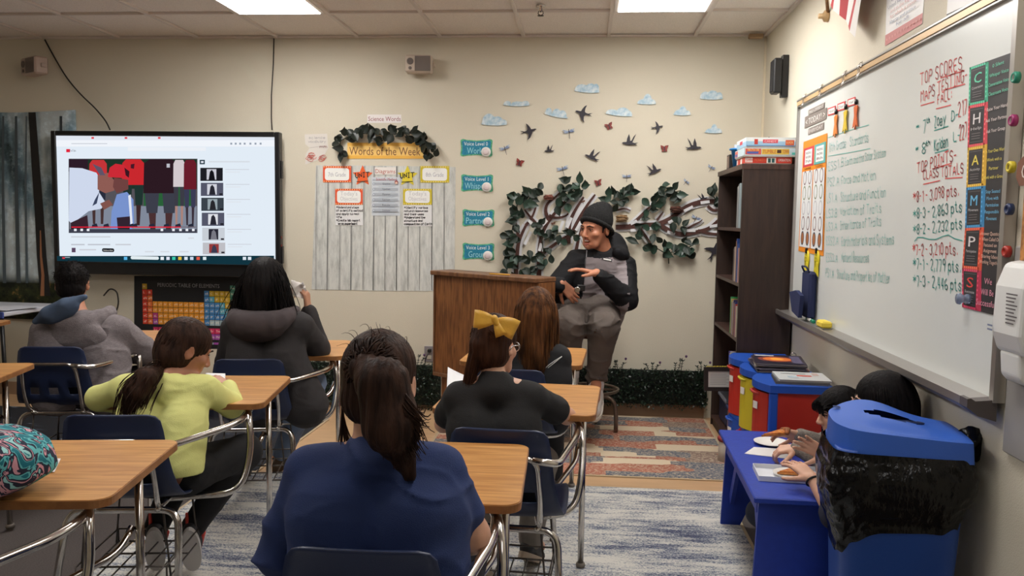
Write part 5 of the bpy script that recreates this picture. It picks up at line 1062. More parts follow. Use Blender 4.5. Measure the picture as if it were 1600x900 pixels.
def magazine(x, y, z, w, d, th, rz, col, label, art=None, spine=True):
    t = thing('magazine', label, 'magazine', (x, y, z), rotz=rz); MB().box((0, 0, th/2), (w, d, th*.8)).obj('pages', mat('magazine pages', rgb(150, 140, 132), .7), t)
    m = MB(); m.box((0, 0, th-.0006), (w+.004, d+.004, .0012)); m.box((0, 0, .0006), (w+.004, d+.004, .0012)); m.obj('cover', mat('magazine cover %d %d' % col[:2], rgb(*col), .3), t)
    if art:
        P = Print((0, 0, th), (1, 0, 0), (0, 1, 0)); art(P, w, d); P.obj('cover_print', t)
rr = random.Random(5)
for k in range(6): magazine(1.045+rr.uniform(-.01, .01), 4.53+rr.uniform(-.01, .015), .6605+.0085*k, .25, .30, .008, rr.uniform(-.06, .06)-.1, [(40, 36, 40), (120, 60, 50), (50, 46, 60), (150, 140, 130), (60, 40, 36), (44, 38, 52)][k], ['black magazine lowest of the pile on the middle drawer unit', 'rust coloured magazine second from the bottom of the pile', 'dark magazine third from the bottom of the pile', 'pale magazine fourth from the bottom of the pile', 'brown magazine just under the orange and violet one', 'dark magazine with an orange and violet picture topping the pile'][k],
    (lambda P, w, d: (P.disc(-.01, 0, .10, C8(120, 50, 40), ry=.09), P.disc(-.01, 0, .075, C8(214, 110, 40), ry=.06), P.disc(-.01, 0, .035, C8(240, 170, 60), ry=.03), P.rect(.06, -.12, .05, .24, C8(90, 84, 110)), P.rect(-.12, .09, .1, .03, C8(200, 196, 200)))) if k == 5 else None)
o = MB().box((0, 0, .002), (.20, .08, .004)).obj('cardboard_sheet', mat('tan cardboard', rgb(196, 150, 104), .8)); o.location = (1.05, 4.79, .6605); props(o, 'tan cardboard strip behind the magazine pile', 'cardboard')
for k in range(3): magazine(1.07+.006*k, 4.19+.004*k, .6605+.0075*k, .24, .22, .007, -.12+.03*k, [(60, 56, 58), (90, 92, 96), (206, 208, 208)][k], ['dark magazine at the bottom of the near drawer unit pile', 'grey magazine in the middle of the near drawer unit pile', 'white magazine with a red picture on the near drawer unit'][k],
    (lambda P, w, d: (P.rect(-.02, -.01, .07, .03, C8(206, 74, 56)), P.rect(-.09, .05, .12, .012, C8(120, 120, 124)), P.rect(-.07, -.06, .05, .05, C8(170, 186, 196)), P.rect(.06, .02, .03, .06, C8(196, 170, 160)))) if k == 2 else None)
t = thing('binder_clip', 'chrome binder clip standing behind the magazine pile', 'clip', (1.17, 4.72, .6605)); m = MB(); m.box((0, 0, .012), (.03, .014, .022), b=.003); m.obj('jaw', M_black, t); m = MB(); m.tube(fillet([(-.01, 0, .02), (-.016, 0, .05), (.0, .0, .06), (.016, 0, .05), (.01, 0, .02)], .01), .0025, 6); m.obj('wire', M_chrome, t)
# red stool top peeking between bookcase and bench
t = thing('small_stool', 'little red topped stool before the lowest bookcase shelf', 'stool', (.875, 5.02, 0)); m = MB(); m.lathe([(0, .13), (.05, .13), (.055, .145), (.05, .155), (0, .157)], n=20); m.obj('seat', mat('dull red vinyl', rgb(140, 46, 48), .5), t); m = MB(); m.lathe([(.05, 0), (.045, .13), (0, .13)], n=16); m.obj('base', mat('cream base', rgb(190, 176, 160), .6), t)
# ================================================================ blue bench used as a table
M_bench = mat('royal blue painted wood', rgb(28, 58, 160), .5, bump=(90, .15, (1, 1, 6)), var=(30, .06))
bn = thing('bench', 'royal blue painted wooden bench used as a low table by the trash bin', 'bench', (.80, 3.53, .0105), rotz=-.03); hz = .43
MB().box((0, 0, hz-.011), (.30, 1.0, .022), b=.004).obj('top', M_bench, bn)
def bleg(y, s):
    g = []
    m = MB(); poly = [(-.125, hz-.023), (.125, hz-.023), (.14, 0), (.05, 0), (.02, .07), (-.02, .07), (-.05, 0), (-.14, 0)]
    m.prism(poly, (0, y, 0), (1, 0, 0), (0, -s*.0, 1), .02); m.obj('leg_panel', M_bench, bn)
bleg(-.44, 1); bleg(.42, 1)
for x in (-.115, .115): MB().box((x, 0, hz-.055), (.018, .82, .06)).obj('side_rail', M_bench, bn)
for y, s in ((.40, -1), (-.43, 1)):
    for x in (-.095,): MB().box((x, y+s*.11, hz-.17), (.018, .05, .34), rot=Matrix.Rotation(-s*.62, 3, 'X')).obj('brace', M_bench, bn)
# food and papers on the bench
ZB = hz+.0113
def on_bench(px, py): return at_z(px, py, ZB)
p = on_bench(1205, 694); t = thing('paper_plate', 'white paper plate at the far end of the blue bench', 'plate', (p.x, p.y, ZB+.0025)); t2 = t
prof = [(0, .001), (.07, .001), (.085, .006), (.105, .011), (.108, .0115), (.106, .009), (.086, .003), (.07, 0), (0, 0)]
m = MB(); m.lathe([(r*.72, z) for r, z in prof], n=32); m.obj('plate', mat('white paper board', rgb(226, 222, 216), .6), t)
q = [on_bench(*c) for c in ((1163, 709), (1178, 699), (1228, 702), (1238, 718))]
def sheetquad(name, label, cat, q, col, t=.0016, z=0):
    c = sum((v for v in q), Vector())/4; g = MB().prism([(v.x-c.x, v.y-c.y) for v in q], (0, 0, 0), (1, 0, 0), (0, 1, 0), t); o = g.obj(name, mat('sheet %d %d' % col[:2], rgb(*col), .6)); o.location = (c.x, c.y, c.z+z); return props(o, label, cat)
sheetquad('paper_sheet', 'white folded napkin sheet beside the far plate on the blue bench', 'napkin', q, (222, 220, 218))
c = on_bench(1232, 744); t = thing('paper_tray', 'shallow white paper tray holding a plate on the near end of the bench', 'tray', (c.x+.0, c.y, ZB), rotz=-.06); M_tray = mat('white tray board', rgb(214, 216, 222), .6)
m = MB(); m.box((0, 0, .0015), (.25, .17, .003)); m.box((0, -.085, .010), (.25, .003, .02)); m.box((0, .085, .010), (.25, .003, .02)); m.box((-.125, 0, .010), (.003, .167, .02)); m.box((.125, 0, .010), (.003, .167, .02)); m.obj('tray', M_tray, t)
t = thing('paper_plate', 'white paper plate with pizza inside the near tray', 'plate', (c.x+.01, c.y-.005, ZB+.004)); m = MB(); m.lathe([(r*.66, z) for r, z in prof], n=32); m.obj('plate', mat('white paper board', (0, 0, 0)), t)
def pizza(loc, rz, ln, wd, label, tilt=0.):
    t = thing('pizza_slice', label, 'pizza', loc, rotz=rz); t.rotation_euler = (0, tilt, rz)
    m = MB(); m.prism([(0, 0), (ln*.85, -wd*.5), (ln*.95, 0), (ln*.85, wd*.5)], (0, 0, .001), (1, 0, 0), (0, 1, 0), .008); m.obj('crust_base', mat('baked crust', rgb(176, 112, 56), .7, var=(50, .3)), t)
    m = MB(); m.tube([(ln*.83, -wd*.5, .009), (ln*.95, 0, .012), (ln*.83, wd*.5, .009)], [.009, .014, .009], 8); m.obj('crust_rim', mat('baked rim', rgb(150, 88, 44), .7, var=(50, .3)), t)
    m = MB(); m.prism([(.01, 0), (ln*.8, -wd*.44), (ln*.86, 0), (ln*.8, wd*.44)], (0, 0, .0092), (1, 0, 0), (0, 1, 0), .004); m.obj('cheese', mat('melted cheese', rgb(216, 146, 54), .4, var=(70, .5), col2=rgb(164, 66, 30)), t)
pizza((c.x-.045, c.y-.005, ZB+.0075), .3, .10, .075, 'browned pizza slice lying on the near plate')
# ================================================================ trash bin with lid and bag
def bin_():
    t = thing('recycling_bin', 'blue plastic recycling bin with handled lid in the right foreground', 'bin', (1.005, 2.735, 0), rotz=-.12); M_bin = mat('blue bin plastic', rgb(40, 82, 168), .42, bump=(300, .1)); M_lid = mat('blue lid plastic', rgb(52, 98, 192), .4, bump=(300, .1))
    def ring(a, b, z, n=40, e=.22, cx=0, cy=0): return [(cx+a*math.copysign(abs(math.cos(q))**e, math.cos(q)), cy+b*math.copysign(abs(math.sin(q))**e, math.sin(q)), z) for q in (2*PI*i/n for i in range(n))]
    m = MB(); rs = [ring(.14, .10, 0), ring(.155, .115, .02), ring(.188, .140, .72), ring(.194, .146, .725), ring(.194, .146, .74), ring(.182, .132, .74), ring(.145, .105, .03)]
    def loft(m, rs, cap0=True, cap1=True):
        n = len(rs[0]); vs = [p for r in rs for p in r]; fs = [(i*n+k, i*n+(k+1) % n, (i+1)*n+(k+1) % n, (i+1)*n+k) for i in range(len(rs)-1) for k in range(n)]
        if cap0: fs.append(tuple(range(n))[::-1])
        if cap1: fs.append(tuple(range((len(rs)-1)*n, len(rs)*n)))
        m.add(vs, fs, 0, True)
    loft(m, rs); m.obj('body', M_bin, t)
    # lid: a domed shell with a slot
    A, B = .198, .152; g = []; nx, ny = 37, 25
    def top(u, v):
        dome = .047*math.exp(-((u+.30)/.62)**2)*(.50+.50*v*.9)+.010*(1-u)
        s = v-.12-.25*(u*u-.3); scoop = .020*math.exp(-((v+.52)/.30)**2)*max(0, 1-((u-.1)/.85)**2)
        return .785+dome-scoop
    for i in range(nx):
        u = -1+2*i/(nx-1); r = []
        for j in range(ny):
            v = -1+2*j/(ny-1); r.append((A*u*(1-(.16 if u < 0 else .05)*abs(v)**3*abs(u)**3), B*v*(1-(.22 if u < 0 else .06)*abs(u)**4), top(u, v)))
        g.append(r)
    hole = lambda i, j: abs((-1+2*(i+.5)/(nx-1))+.02) < .42 and abs((-1+2*(j+.5)/(ny-1))-.22) < .20*math.sqrt(max(0, 1-((-1+2*(i+.5)/(nx-1)+.02)/.44)**2))
    vs = [p for r in g for p in r]; fs = [(i*ny+j, (i+1)*ny+j, (i+1)*ny+j+1, i*ny+j+1) for i in range(nx-1) for j in range(ny-1) if not hole(i, j)]
    m = MB(); m.add(vs, fs, 0, True)
    rim = [g[0][j] for j in range(ny)]+[g[i][-1] for i in range(1, nx)]+[g[-1][j] for j in range(ny-2, -1, -1)]+[g[i][0] for i in range(nx-2, 0, -1)]; n = len(rim)
    lo = [(x*1.01, y*1.01, .762) for x, y, z in rim]; lo2 = [(x*1.025, y*1.025, .722) for x, y, z in rim]; m.add(rim+lo+lo2, [(k+a, (k+1) % n+a, (k+1) % n+n+a, k+n+a)[::-1] for k in range(n) for a in (0, n)], 0, True)
    m.obj('lid', M_lid, t)
    # dark pocket under the slot
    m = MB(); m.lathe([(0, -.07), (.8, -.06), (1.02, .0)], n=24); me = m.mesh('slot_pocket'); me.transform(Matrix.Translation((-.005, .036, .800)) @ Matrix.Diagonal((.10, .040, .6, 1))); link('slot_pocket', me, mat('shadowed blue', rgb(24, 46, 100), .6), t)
    m = MB(); m.box((-.165, .085, .8275), (.022, .018, .003), b=.001); m.obj('embossed_mark', mat('shadowed blue', (0, 0, 0)), t)
    # bag over the rim: crumpled black film
    from mathutils import noise as mn
    g = []; n = 160; zz = np.linspace(0.735, .37, 60)
    for z in zz:
        f = (0.735-z)/.38; r = []
        for k in range(n):
            q = 2*PI*k/n; cx, sx = math.cos(q), math.sin(q); a, b, e = .204+.024*math.sin(PI*min(1, f*1.15))-.02*f, .158+.030*math.sin(PI*min(1, f*1.15))-.012*f, .35
            x, y = a*math.copysign(abs(cx)**e, cx), b*math.copysign(abs(sx)**e, sx)
            hem = .40-.03*cx+.02*math.sin(q*3); zc = z if z > hem+.02 else hem+.02*math.sin(q*7+1)-.0*(hem-z)
            zc = 0.735-(0.735-(.465+.070*cx+.012*math.sin(q*3)+.006*math.sin(q*11)))*f
            w = mn.noise(Vector((x*6, y*6, zc*4)))*.016+mn.noise(Vector((x*14+3, y*14, zc*10+x*8)))*.009+abs(mn.noise(Vector((x*9, y*9+5, zc*16))))*.010-abs(mn.noise(Vector((x*20+zc*14, y*20, zc*22-x*16))))*.012
            w *= min(1, f*5+.15); s = 1+w/math.hypot(x, y); r.append((x*s, y*s, zc))
        r.append(r[0]); g.append(r)
    m = MB(); m.sheet([list(c) for c in zip(*g)], 0); m.obj('bin_bag', mat('black bag film', rgb(6, 6, 7), .19, bump=(26, .9, (1, 1, .5)), spec=.32), t)
    # the knotted tuft of bag at the right end
    m = MB(); gg = []
    for i in range(9):
        u = i/8; c = Vector((.195+.065*u, .02-.02*u, .715+.075*u)); rad = .012+.045*math.sin(PI*min(1, u*.95+.08)); r = []
        for k in range(25):
            q = 2*PI*k/24; rr2 = rad*(1+.35*mn.noise(Vector((math.cos(q)*2, math.sin(q)*2, u*3)))+.2*math.sin(q*5+u*4)); r.append(c+Vector((-.35*math.cos(q), .8*math.sin(q), .8*math.cos(q)))*rr2)
        gg.append(r)
    m.sheet(gg, 0); m.obj('bag_tuft', mat('black bag film', (0, 0, 0)), t)
bin_()
# ================================================================ lectern
M_oak = wood('brown oak veneer', rgb(136, 88, 50), rgb(96, 58, 32), (14, 14, 1.2), 5, .42, .1); M_oak2 = wood('brown oak trim', rgb(120, 82, 52), rgb(96, 62, 40), (8, 8, 1), 5, .45)
A, B = Vector((-.985, 5.50, 0)), Vector((-.265, 4.97, 0)); u = (B-A); LW = u.length; u.normalize(); nrm = Vector((u.y, -u.x, 0))
lt = thing('lectern', 'wide brown oak lectern cabinet between the students and the stool', 'lectern', (A.x, A.y, .0105), rotz=math.atan2(u.y, u.x))   # local x along the front, -y to the camera
z0, z1 = .37, 1.045
MB().box((LW/2, .012, (z0+z1)/2), (LW, .02, z1-z0)).obj('front_panel', M_oak, lt)
for x in (.01, LW-.01): MB().box((x, .09, (z0+z1)/2), (.02, .136, z1-z0)).obj('side_panel', M_oak, lt)
MB().box((LW/2, .09, z0+.012), (LW-.042, .13, .022)).obj('floor_panel', M_oak, lt); MB().box((LW/2, .09, (z0+z1)/2), (LW-.042, .13, .018)).obj('shelf', M_oak, lt)
MB().box((LW/2-.015, .075, z1+.016), (LW+.02, .20, .03), b=.005).obj('top', M_oak2, lt)
MB().box((LW/2, -.004, z0+.012), (LW+.004, .014, .024), b=.003).obj('trim_strip', M_oak2, lt)
MB().box((-.004, .0, (z0+z1)/2), (.012, .016, z1-z0), b=.003).obj('trim_strip', M_oak2, lt)
MB().box((LW/2, .09, z0/2), (LW*.90, .13, z0-.002)).obj('pedestal', M_oak, lt)
p = lt.matrix_basis @ Vector((LW*.62, .0, z1+.0315)); o = MB().tube([(-.06, 0, .004), (.09, .02, .004)], .004, 6).obj('pencil', mat('yellow pencil paint', rgb(214, 160, 40), .4)); o.location = p; o.rotation_euler = (0, 0, math.atan2(u.y, u.x)); props(o, 'yellow pencil lying on the lectern top', 'pencil')
# ================================================================ stool under the man
M_st = mat('grey bronze stool tube', rgb(122, 108, 96), .35, .7)
SX, SY, SZ = .06, 5.63, .70
t = thing('stool', 'tall round stool with arched grey legs under the sitting man', 'stool', (SX, SY, .0105))
m = MB(); m.lathe([(0, SZ-.055), (.15, SZ-.055), (.175, SZ-.04), (.178, SZ-.015), (.165, SZ), (0, SZ)], n=32); m.obj('seat', mat('maroon vinyl seat', rgb(70, 38, 34), .45), t)
m = MB(); m.tube([(0, 0, .2), (0, 0, SZ-.055)], .024, 14); m.obj('post', mat('dark post', rgb(56, 48, 44), .4, .5), t)
for k in range(4):
    a = -.25+k*PI/2; d = Vector((math.cos(a), math.sin(a), 0)); m = MB(); m.tube(fillet([d*.02+Vector((0, 0, .235)), d*.17+Vector((0, 0, .235)), d*.185+Vector((0, 0, .10)), d*.185+Vector((0, 0, .006))], .07, 6), .0145, 10); m.obj('leg', M_st, t)
m = MB(); m.tube([(.19*math.cos(2*PI*k/32), .19*math.sin(2*PI*k/32), .285) for k in range(32)], .010, 8, closed=True)
for k in range(2): m.tube([(-.19*math.cos(k*PI/2), -.19*math.sin(k*PI/2), .285), (.19*math.cos(k*PI/2), .19*math.sin(k*PI/2), .285)], .008, 6)
m.obj('foot_ring', M_st, t)
# ================================================================ table at the left with papers
t = thing('folding_table', 'folding table with blue edge by the forest backdrop', 'table', (-4.37, 5.66, .0105), rotz=-.05)
MB().box((0, 0, .725), (.95, .62, .03), b=.006).obj('top', mat('white table top', rgb(206, 208, 216), .5), t); MB().box((0, -.312, .722), (.952, .012, .045), b=.003).obj('front_edge', mat('blue table edge', rgb(66, 84, 156), .5), t)
for sx in (-1, 1):
    for sy in (-1, 1): MB().tube([(sx*.40, sy*.24, .71), (sx*.43, sy*.25, 0)], .014, 8).obj('leg', M_black, t)
MB().tube([(.40, -.24, .32), (.40, .24, .32)], .010, 6).obj('crossbar', M_black, t); MB().tube([(.42, -.22, .3), (.0, -.18, .7)], .010, 6).obj('brace', M_black, t)
for k, (dx, rz) in enumerate(((-.05, .1), (.12, -.1), (.3, .05), (.37, -.2))):
    o = MB().box((0, 0, .0015), (.216, .28, .002)).obj('paper_sheet', mat('white paper', rgb(220, 222, 228), .6)); o.location = (-4.37+dx, 5.66-.13-.02*dx+.0, .7510+.0025*k); o.rotation_euler = (0, 0, rz); props(o, 'white worksheet on the blue edged table, %s from the left' % ['first', 'second', 'third', 'last'][k], 'paper', 'worksheets on the folding table')
# ================================================================ chair desks
M_seat = mat('navy moulded plastic', rgb(30, 42, 74), .38, bump=(400, .12)); M_lam = wood('golden oak laminate', rgb(206, 152, 88), rgb(178, 122, 64), (1.2, 16, 16), 4.2, .38, .2); M_lamE = wood('desk edge band', rgb(160, 108, 60), rgb(138, 90, 48), (3, 3, 3), 5, .45)
M_glide = mat('grey glide', rgb(120, 112, 104), .5, .4)
def shell_mesh():
    prof = [(0, .760, .118), (.001, .752, .142), (.003, .735, .155), (.006, .70, .162), (.012, .65, .168), (.020, .60, .174), (.032, .55, .182), (.046, .51, .190), (.066, .475, .197), (.095, .452, .203), (.14, .440, .207), (.20, .437, .208), (.27, .439, .206), (.34, .446, .203), (.39, .450, .198), (.425, .446, .188), (.445, .436, .17), (.452, .424, .15)]
    nx = 17; vs = []; fs = []
    for i, (y, z, hw) in enumerate(prof):
        for j in range(nx):
            s = -1+2*j/(nx-1); k = s*s
            if i < 8: vs.append((hw*s, y+.022*k*min(1, i/3+.2), z))
            else: vs.append((hw*s, y+.022*k*max(0, (11-i)/3), z+.016*k*min(1, (i-7)/4)))
    for i in range(len(prof)-1):
        for j in range(nx-1):
            if i in (6,) and j in (3, 4, 7, 8, 11, 12): continue
            fs.append((i*nx+j, i*nx+j+1, (i+1)*nx+j+1, (i+1)*nx+j))
    m = MB(); m.add(vs, fs, 0, True); return m.mesh('seat_shell')
SHELL = shell_mesh()
def rounded(x0, x1, y0, y1, r): return rrect(x0, y0, x1-x0, y1-y0, r, 6)
def desk(cx, yb, rot, label, dxr=.30, dyn=.38, w=.61, d=.57, chair=True, group='chair desks'):
    """student chair desk: origin on the floor below the top of the chair back; +y is where the pupil looks"""
    t = thing('chair_desk', label, 'desk', (cx, yb, .011 if -1.9 < cx < 1.1 else .011), group, rot); R = .0125; zt = .72
    o = bpy.data.objects.new('seat_shell', SHELL); COL.objects.link(o); o.parent = t
    if not SHELL.materials: SHELL.materials.append(M_seat)
    s = o.modifiers.new('thickness', 'SOLIDIFY'); s.thickness = .007; s.offset = -1
    m = MB(); m.tube(fillet([(-.11, .16, .418), (-.13, .05, .425), (-.135, .012, .54), (-.125, -.020, .675), (.125, -.020, .675), (.135, .012, .54), (.13, .05, .425), (.11, .16, .418)], .045), .0095, 8); m.obj('back_frame', M_chrome, t)
    m = MB(); m.tube(fillet([(.11, -.024, .672), (.19, -.005, .655), (dxr-.055, dyn-.06, zt-.052), (dxr-.075, dyn+.16, zt-.036)], .10, 6), R, 10); m.obj('armrest_tube', M_chrome, t)
    m = MB(); m.tube(fillet([(.10, .20, .408), (dxr-.06, .25, .412), (dxr-.035, .31, .55), (dxr-.045, max(dyn-.02, .33), zt-.036), (dxr-.12, dyn+.20, zt-.036)], .075, 6), R, 10); m.obj('side_loop', M_chrome, t)
    m = MB(); m.tube(fillet([(-.215, -.02, .008), (-.185, .09, .405), (.185, .09, .405), (.215, -.02, .008)], .06, 6), R, 10); m.obj('rear_leg_frame', M_chrome, t)
    for sx in (-1, 1): m = MB(); m.tube([(sx*.12, .07, .412), (sx*.12, .42, .418)], .010, 8); m.obj('seat_rail', M_chrome, t)
    xl, xr, yl = dxr-w+.06, dxr-.06, dyn+.37
    for x in (xl, xr):
        m = MB(); m.tube([(x, yl, zt-.024), (x, yl+.004, .012)], R, 10); l = m.obj('front_leg', M_chrome, t)
        m = MB(); m.lathe([(0, 0), (.018, 0), (.02, .008), (.017, .018), (0, .018)], (x, yl+.004, 0), 14); m.obj('glide', M_glide, l)
        m = MB(); m.tube(fillet([(x+(-.02 if x > 0 else .02), yl-.002, .515), (x*.9, yl-.07, .465), ((.12 if x > 0 else -.12), .40, .405)], .05), .0105, 8); m.obj('brace', M_chrome, t)
    for sx in (-1, 1): m = MB(); m.lathe([(0, 0), (.018, 0), (.02, .008), (.017, .018), (0, .018)], (sx*.215, -.02, -.003), 14); m.obj('glide', M_glide, t)
    m = MB()
    for k in range(7): m.tube([(-.15+.05*k, .06, .165), (-.15+.05*k, .42, .165)], .0032, 5)
    for y in (.06, .18, .30, .42): m.tube([(-.152, y, .165), (.152, y, .165)], .004, 5)
    for sx in (-1, 1):
        for y in (.10, .40): m.tube([(sx*.152, y, .165), (sx*.13, y, .405)], .004, 5)
        m.tube([(sx*.152, .06, .165), (sx*.152, .06, .215), (sx*.152, .42, .215), (sx*.152, .42, .165)], .0035, 5)
    m.tube([(-.152, .42, .215), (.152, .42, .215)], .0035, 5)
    m.obj('book_rack', mat('dark wire', rgb(90, 84, 80), .35, .8), t)
    m = MB(); m.prism(rounded(dxr-w, dxr, dyn, dyn+d, .045), (0, 0, zt-.022), (1, 0, 0), (0, 1, 0), .020); top = m.obj('desktop', M_lamE, t)
    m = MB(); m.prism(rounded(dxr-w+.003, dxr-.003, dyn+.003, dyn+d-.003, .043), (0, 0, zt-.0025), (1, 0, 0), (0, 1, 0), .0025); m.obj('laminate_top', M_lam, top)
    m = MB(); m.box((dxr-w/2, dyn+d*.55, zt-.029), (w*.8, .03, .012)); m.obj('support_bar', M_black, t)
    return t
D_ = math.radians
DESKS = dict(
 A=desk(-.437, 1.60, D_(1.5), 'chair desk of the girl in the blue top in the foreground', .305, .40),
 B=desk(-1.549, 2.60, D_(8.5), 'chair desk of the girl in the pale yellow top', .415, .34),
 C=desk(-.257, 2.60, D_(-3), 'chair desk of the girl with the mustard bow', .29, .40),
 D=desk(-1.54, 3.72, D_(12), 'chair desk of the girl in the charcoal hoodie holding a tissue', .415, .30),
 E=desk(-2.63, 3.90, D_(10), 'chair desk of the boy in the grey hoodie', .36, .34),
 F=desk(-.32, 3.66, D_(-3), 'chair desk of the girl with long straight brown hair', .30, .38),
 G=desk(-1.50, 1.53, D_(9), 'chair desk at the lower left corner carrying the patterned bag', .40, .33),
 H=desk(-2.66, 2.72, D_(13), 'empty chair desk at the left edge beside the navy chair', .33, .34),
 I=desk(-3.86, 4.12, D_(10), 'chair desk with a crumpled paper at the far left edge', .33, .40))
def desk_top(k, x, y, z=.7205): return DESKS[k].matrix_basis @ Vector((x, y, z))
# paper on desks
def curled(name, label, q, lift, col=(226, 226, 228), cat='paper'):
    """sheet with a lifted corner; q = four floor-plan corners, lift per corner"""
    n = 9; c = sum((Vector(v) for v in q), Vector())/4; g = []
    for i in range(n):
        r = []
        for j in range(n):
            u, v = i/(n-1), j/(n-1); p = (Vector(q[0])*(1-u)+Vector(q[1])*u)*(1-v)+(Vector(q[3])*(1-u)+Vector(q[2])*u)*v
            z = lift[0]*(max(0, 1-u-v))**2+lift[1]*(max(0, u-v))**2+lift[2]*(max(0, u+v-1))**2+lift[3]*(max(0, v-u))**2
            r.append((p.x-c.x, p.y-c.y, z+.0012))
        g.append(r)
    m = MB(); m.sheet(g, .0008); o = m.obj(name, mat('white sheet %d' % col[0], rgb(*col), .6)); o.location = c; return props(o, label, cat)
zt = .7325
q = [at_z(a, b, zt) for a, b in ((668, 598), (716, 606), (706, 632), (690, 634))]
curled('paper_sheet', 'white sheet with a curled up corner on the desk of the girl with the bow', [(-.585, 3.60, zt), (-.36, 3.52, zt), (-.40, 3.22, zt), (-.52, 3.16, zt)], (.05, 0, 0, 0))
q = [at_z(*c, zt) for c in ((-20, 713), (95, 717), (85, 738), (-20, 740))]; curled('paper_sheet', 'white sheet under the patterned bag on the lower left desk', [tuple(v) for v in q], (0, 0, 0, 0))
q = [at_z(*c, zt) for c in ((322, 583), (352, 584), (352, 592), (318, 590))]; curled('paper_sheet', 'small white sheet by the hand of the girl in the yellow top', [tuple(v) for v in q], (0, 0, 0, 0))
p = desk_top('I', .20, .55); curled('crumpled_paper', 'crumpled white paper on the far left desk', [(p.x-.12, p.y+.1, zt), (p.x+.1, p.y+.12, zt), (p.x+.14, p.y-.08, zt), (p.x-.1, p.y-.1, zt)], (.04, .03, .05, .02))
q = [desk_top('D', .0+.0, .60), desk_top('D', .22, .62), desk_top('D', .22, .36), desk_top('D', .02, .34)]
# patterned bag
def bag():
    p = desk_top('G', .055, .37); t = thing('patterned_bag', 'plump teal pink and navy patterned cloth bag on the lower left desk', 'bag', (p.x, p.y, .7345), rotz=.2)
    from mathutils import noise as mn
    g = []; n1, n2 = 26, 40
    for i in range(n1+1):
        a = PI*i/n1-PI/2; r = []
        for j in range(n2+1):
            b = 2*PI*j/n2; cx = math.copysign(abs(math.cos(a))**.5, math.cos(a)); x = .19*cx*math.copysign(abs(math.cos(b))**.8, math.cos(b)); y = .145*cx*math.copysign(abs(math.sin(b))**.8, math.sin(b)); z = .080+.082*math.copysign(abs(math.sin(a))**.65, math.sin(a))*(1-.25*(x/.2))
            w = 1+.10*mn.noise(Vector((x*9, y*9, z*9)))+.06*mn.noise(Vector((x*22, y*22, z*22))); r.append((x*w, y*w, max(.0, z*(1+.1*mn.noise(Vector((x*8, y*8, 0)))))))
        g.append(r)
    def build(nt, N, L, p):
        tc = N.new('ShaderNodeTexCoord').outputs['Object']
        v = N.new('ShaderNodeTexNoise'); v.inputs['Scale'].default_value = 15; v.inputs['Detail'].default_value = 2; v.inputs['Distortion'].default_value = 1.6; L.new(tc, v.inputs['Vector'])
        r = N.new('ShaderNodeValToRGB'); r.color_ramp.interpolation = 'CONSTANT'; e = r.color_ramp.elements
        cs = [(0, rgb(24, 110, 124)), (.40, rgb(96, 178, 182)), (.46, rgb(38, 40, 60)), (.53, rgb(206, 150, 160)), (.58, rgb(38, 40, 60)), (.63, rgb(150, 200, 200)), (.70, rgb(28, 130, 140))]
        while len(e) < len(cs): e.new(.5)
        for k, (q, c) in enumerate(cs): e[k].position = q; e[k].color = (*c, 1)
        L.new(v.outputs['Fac'], r.inputs[0]); L.new(r.outputs[0], p.inputs['Base Color'])
    m = MB(); m.sheet(g, 0); m.obj('cloth_body', rug_mat('floral bag cloth', build), t)
    m = MB(); m.tube([(-.17, -.02, .12), (-.06, -.03, .155), (.06, -.02, .15), (.14, 0, .125)], .004, 6); m.obj('zipper', mat('dark zipper', rgb(40, 40, 52), .5), t)
bag()
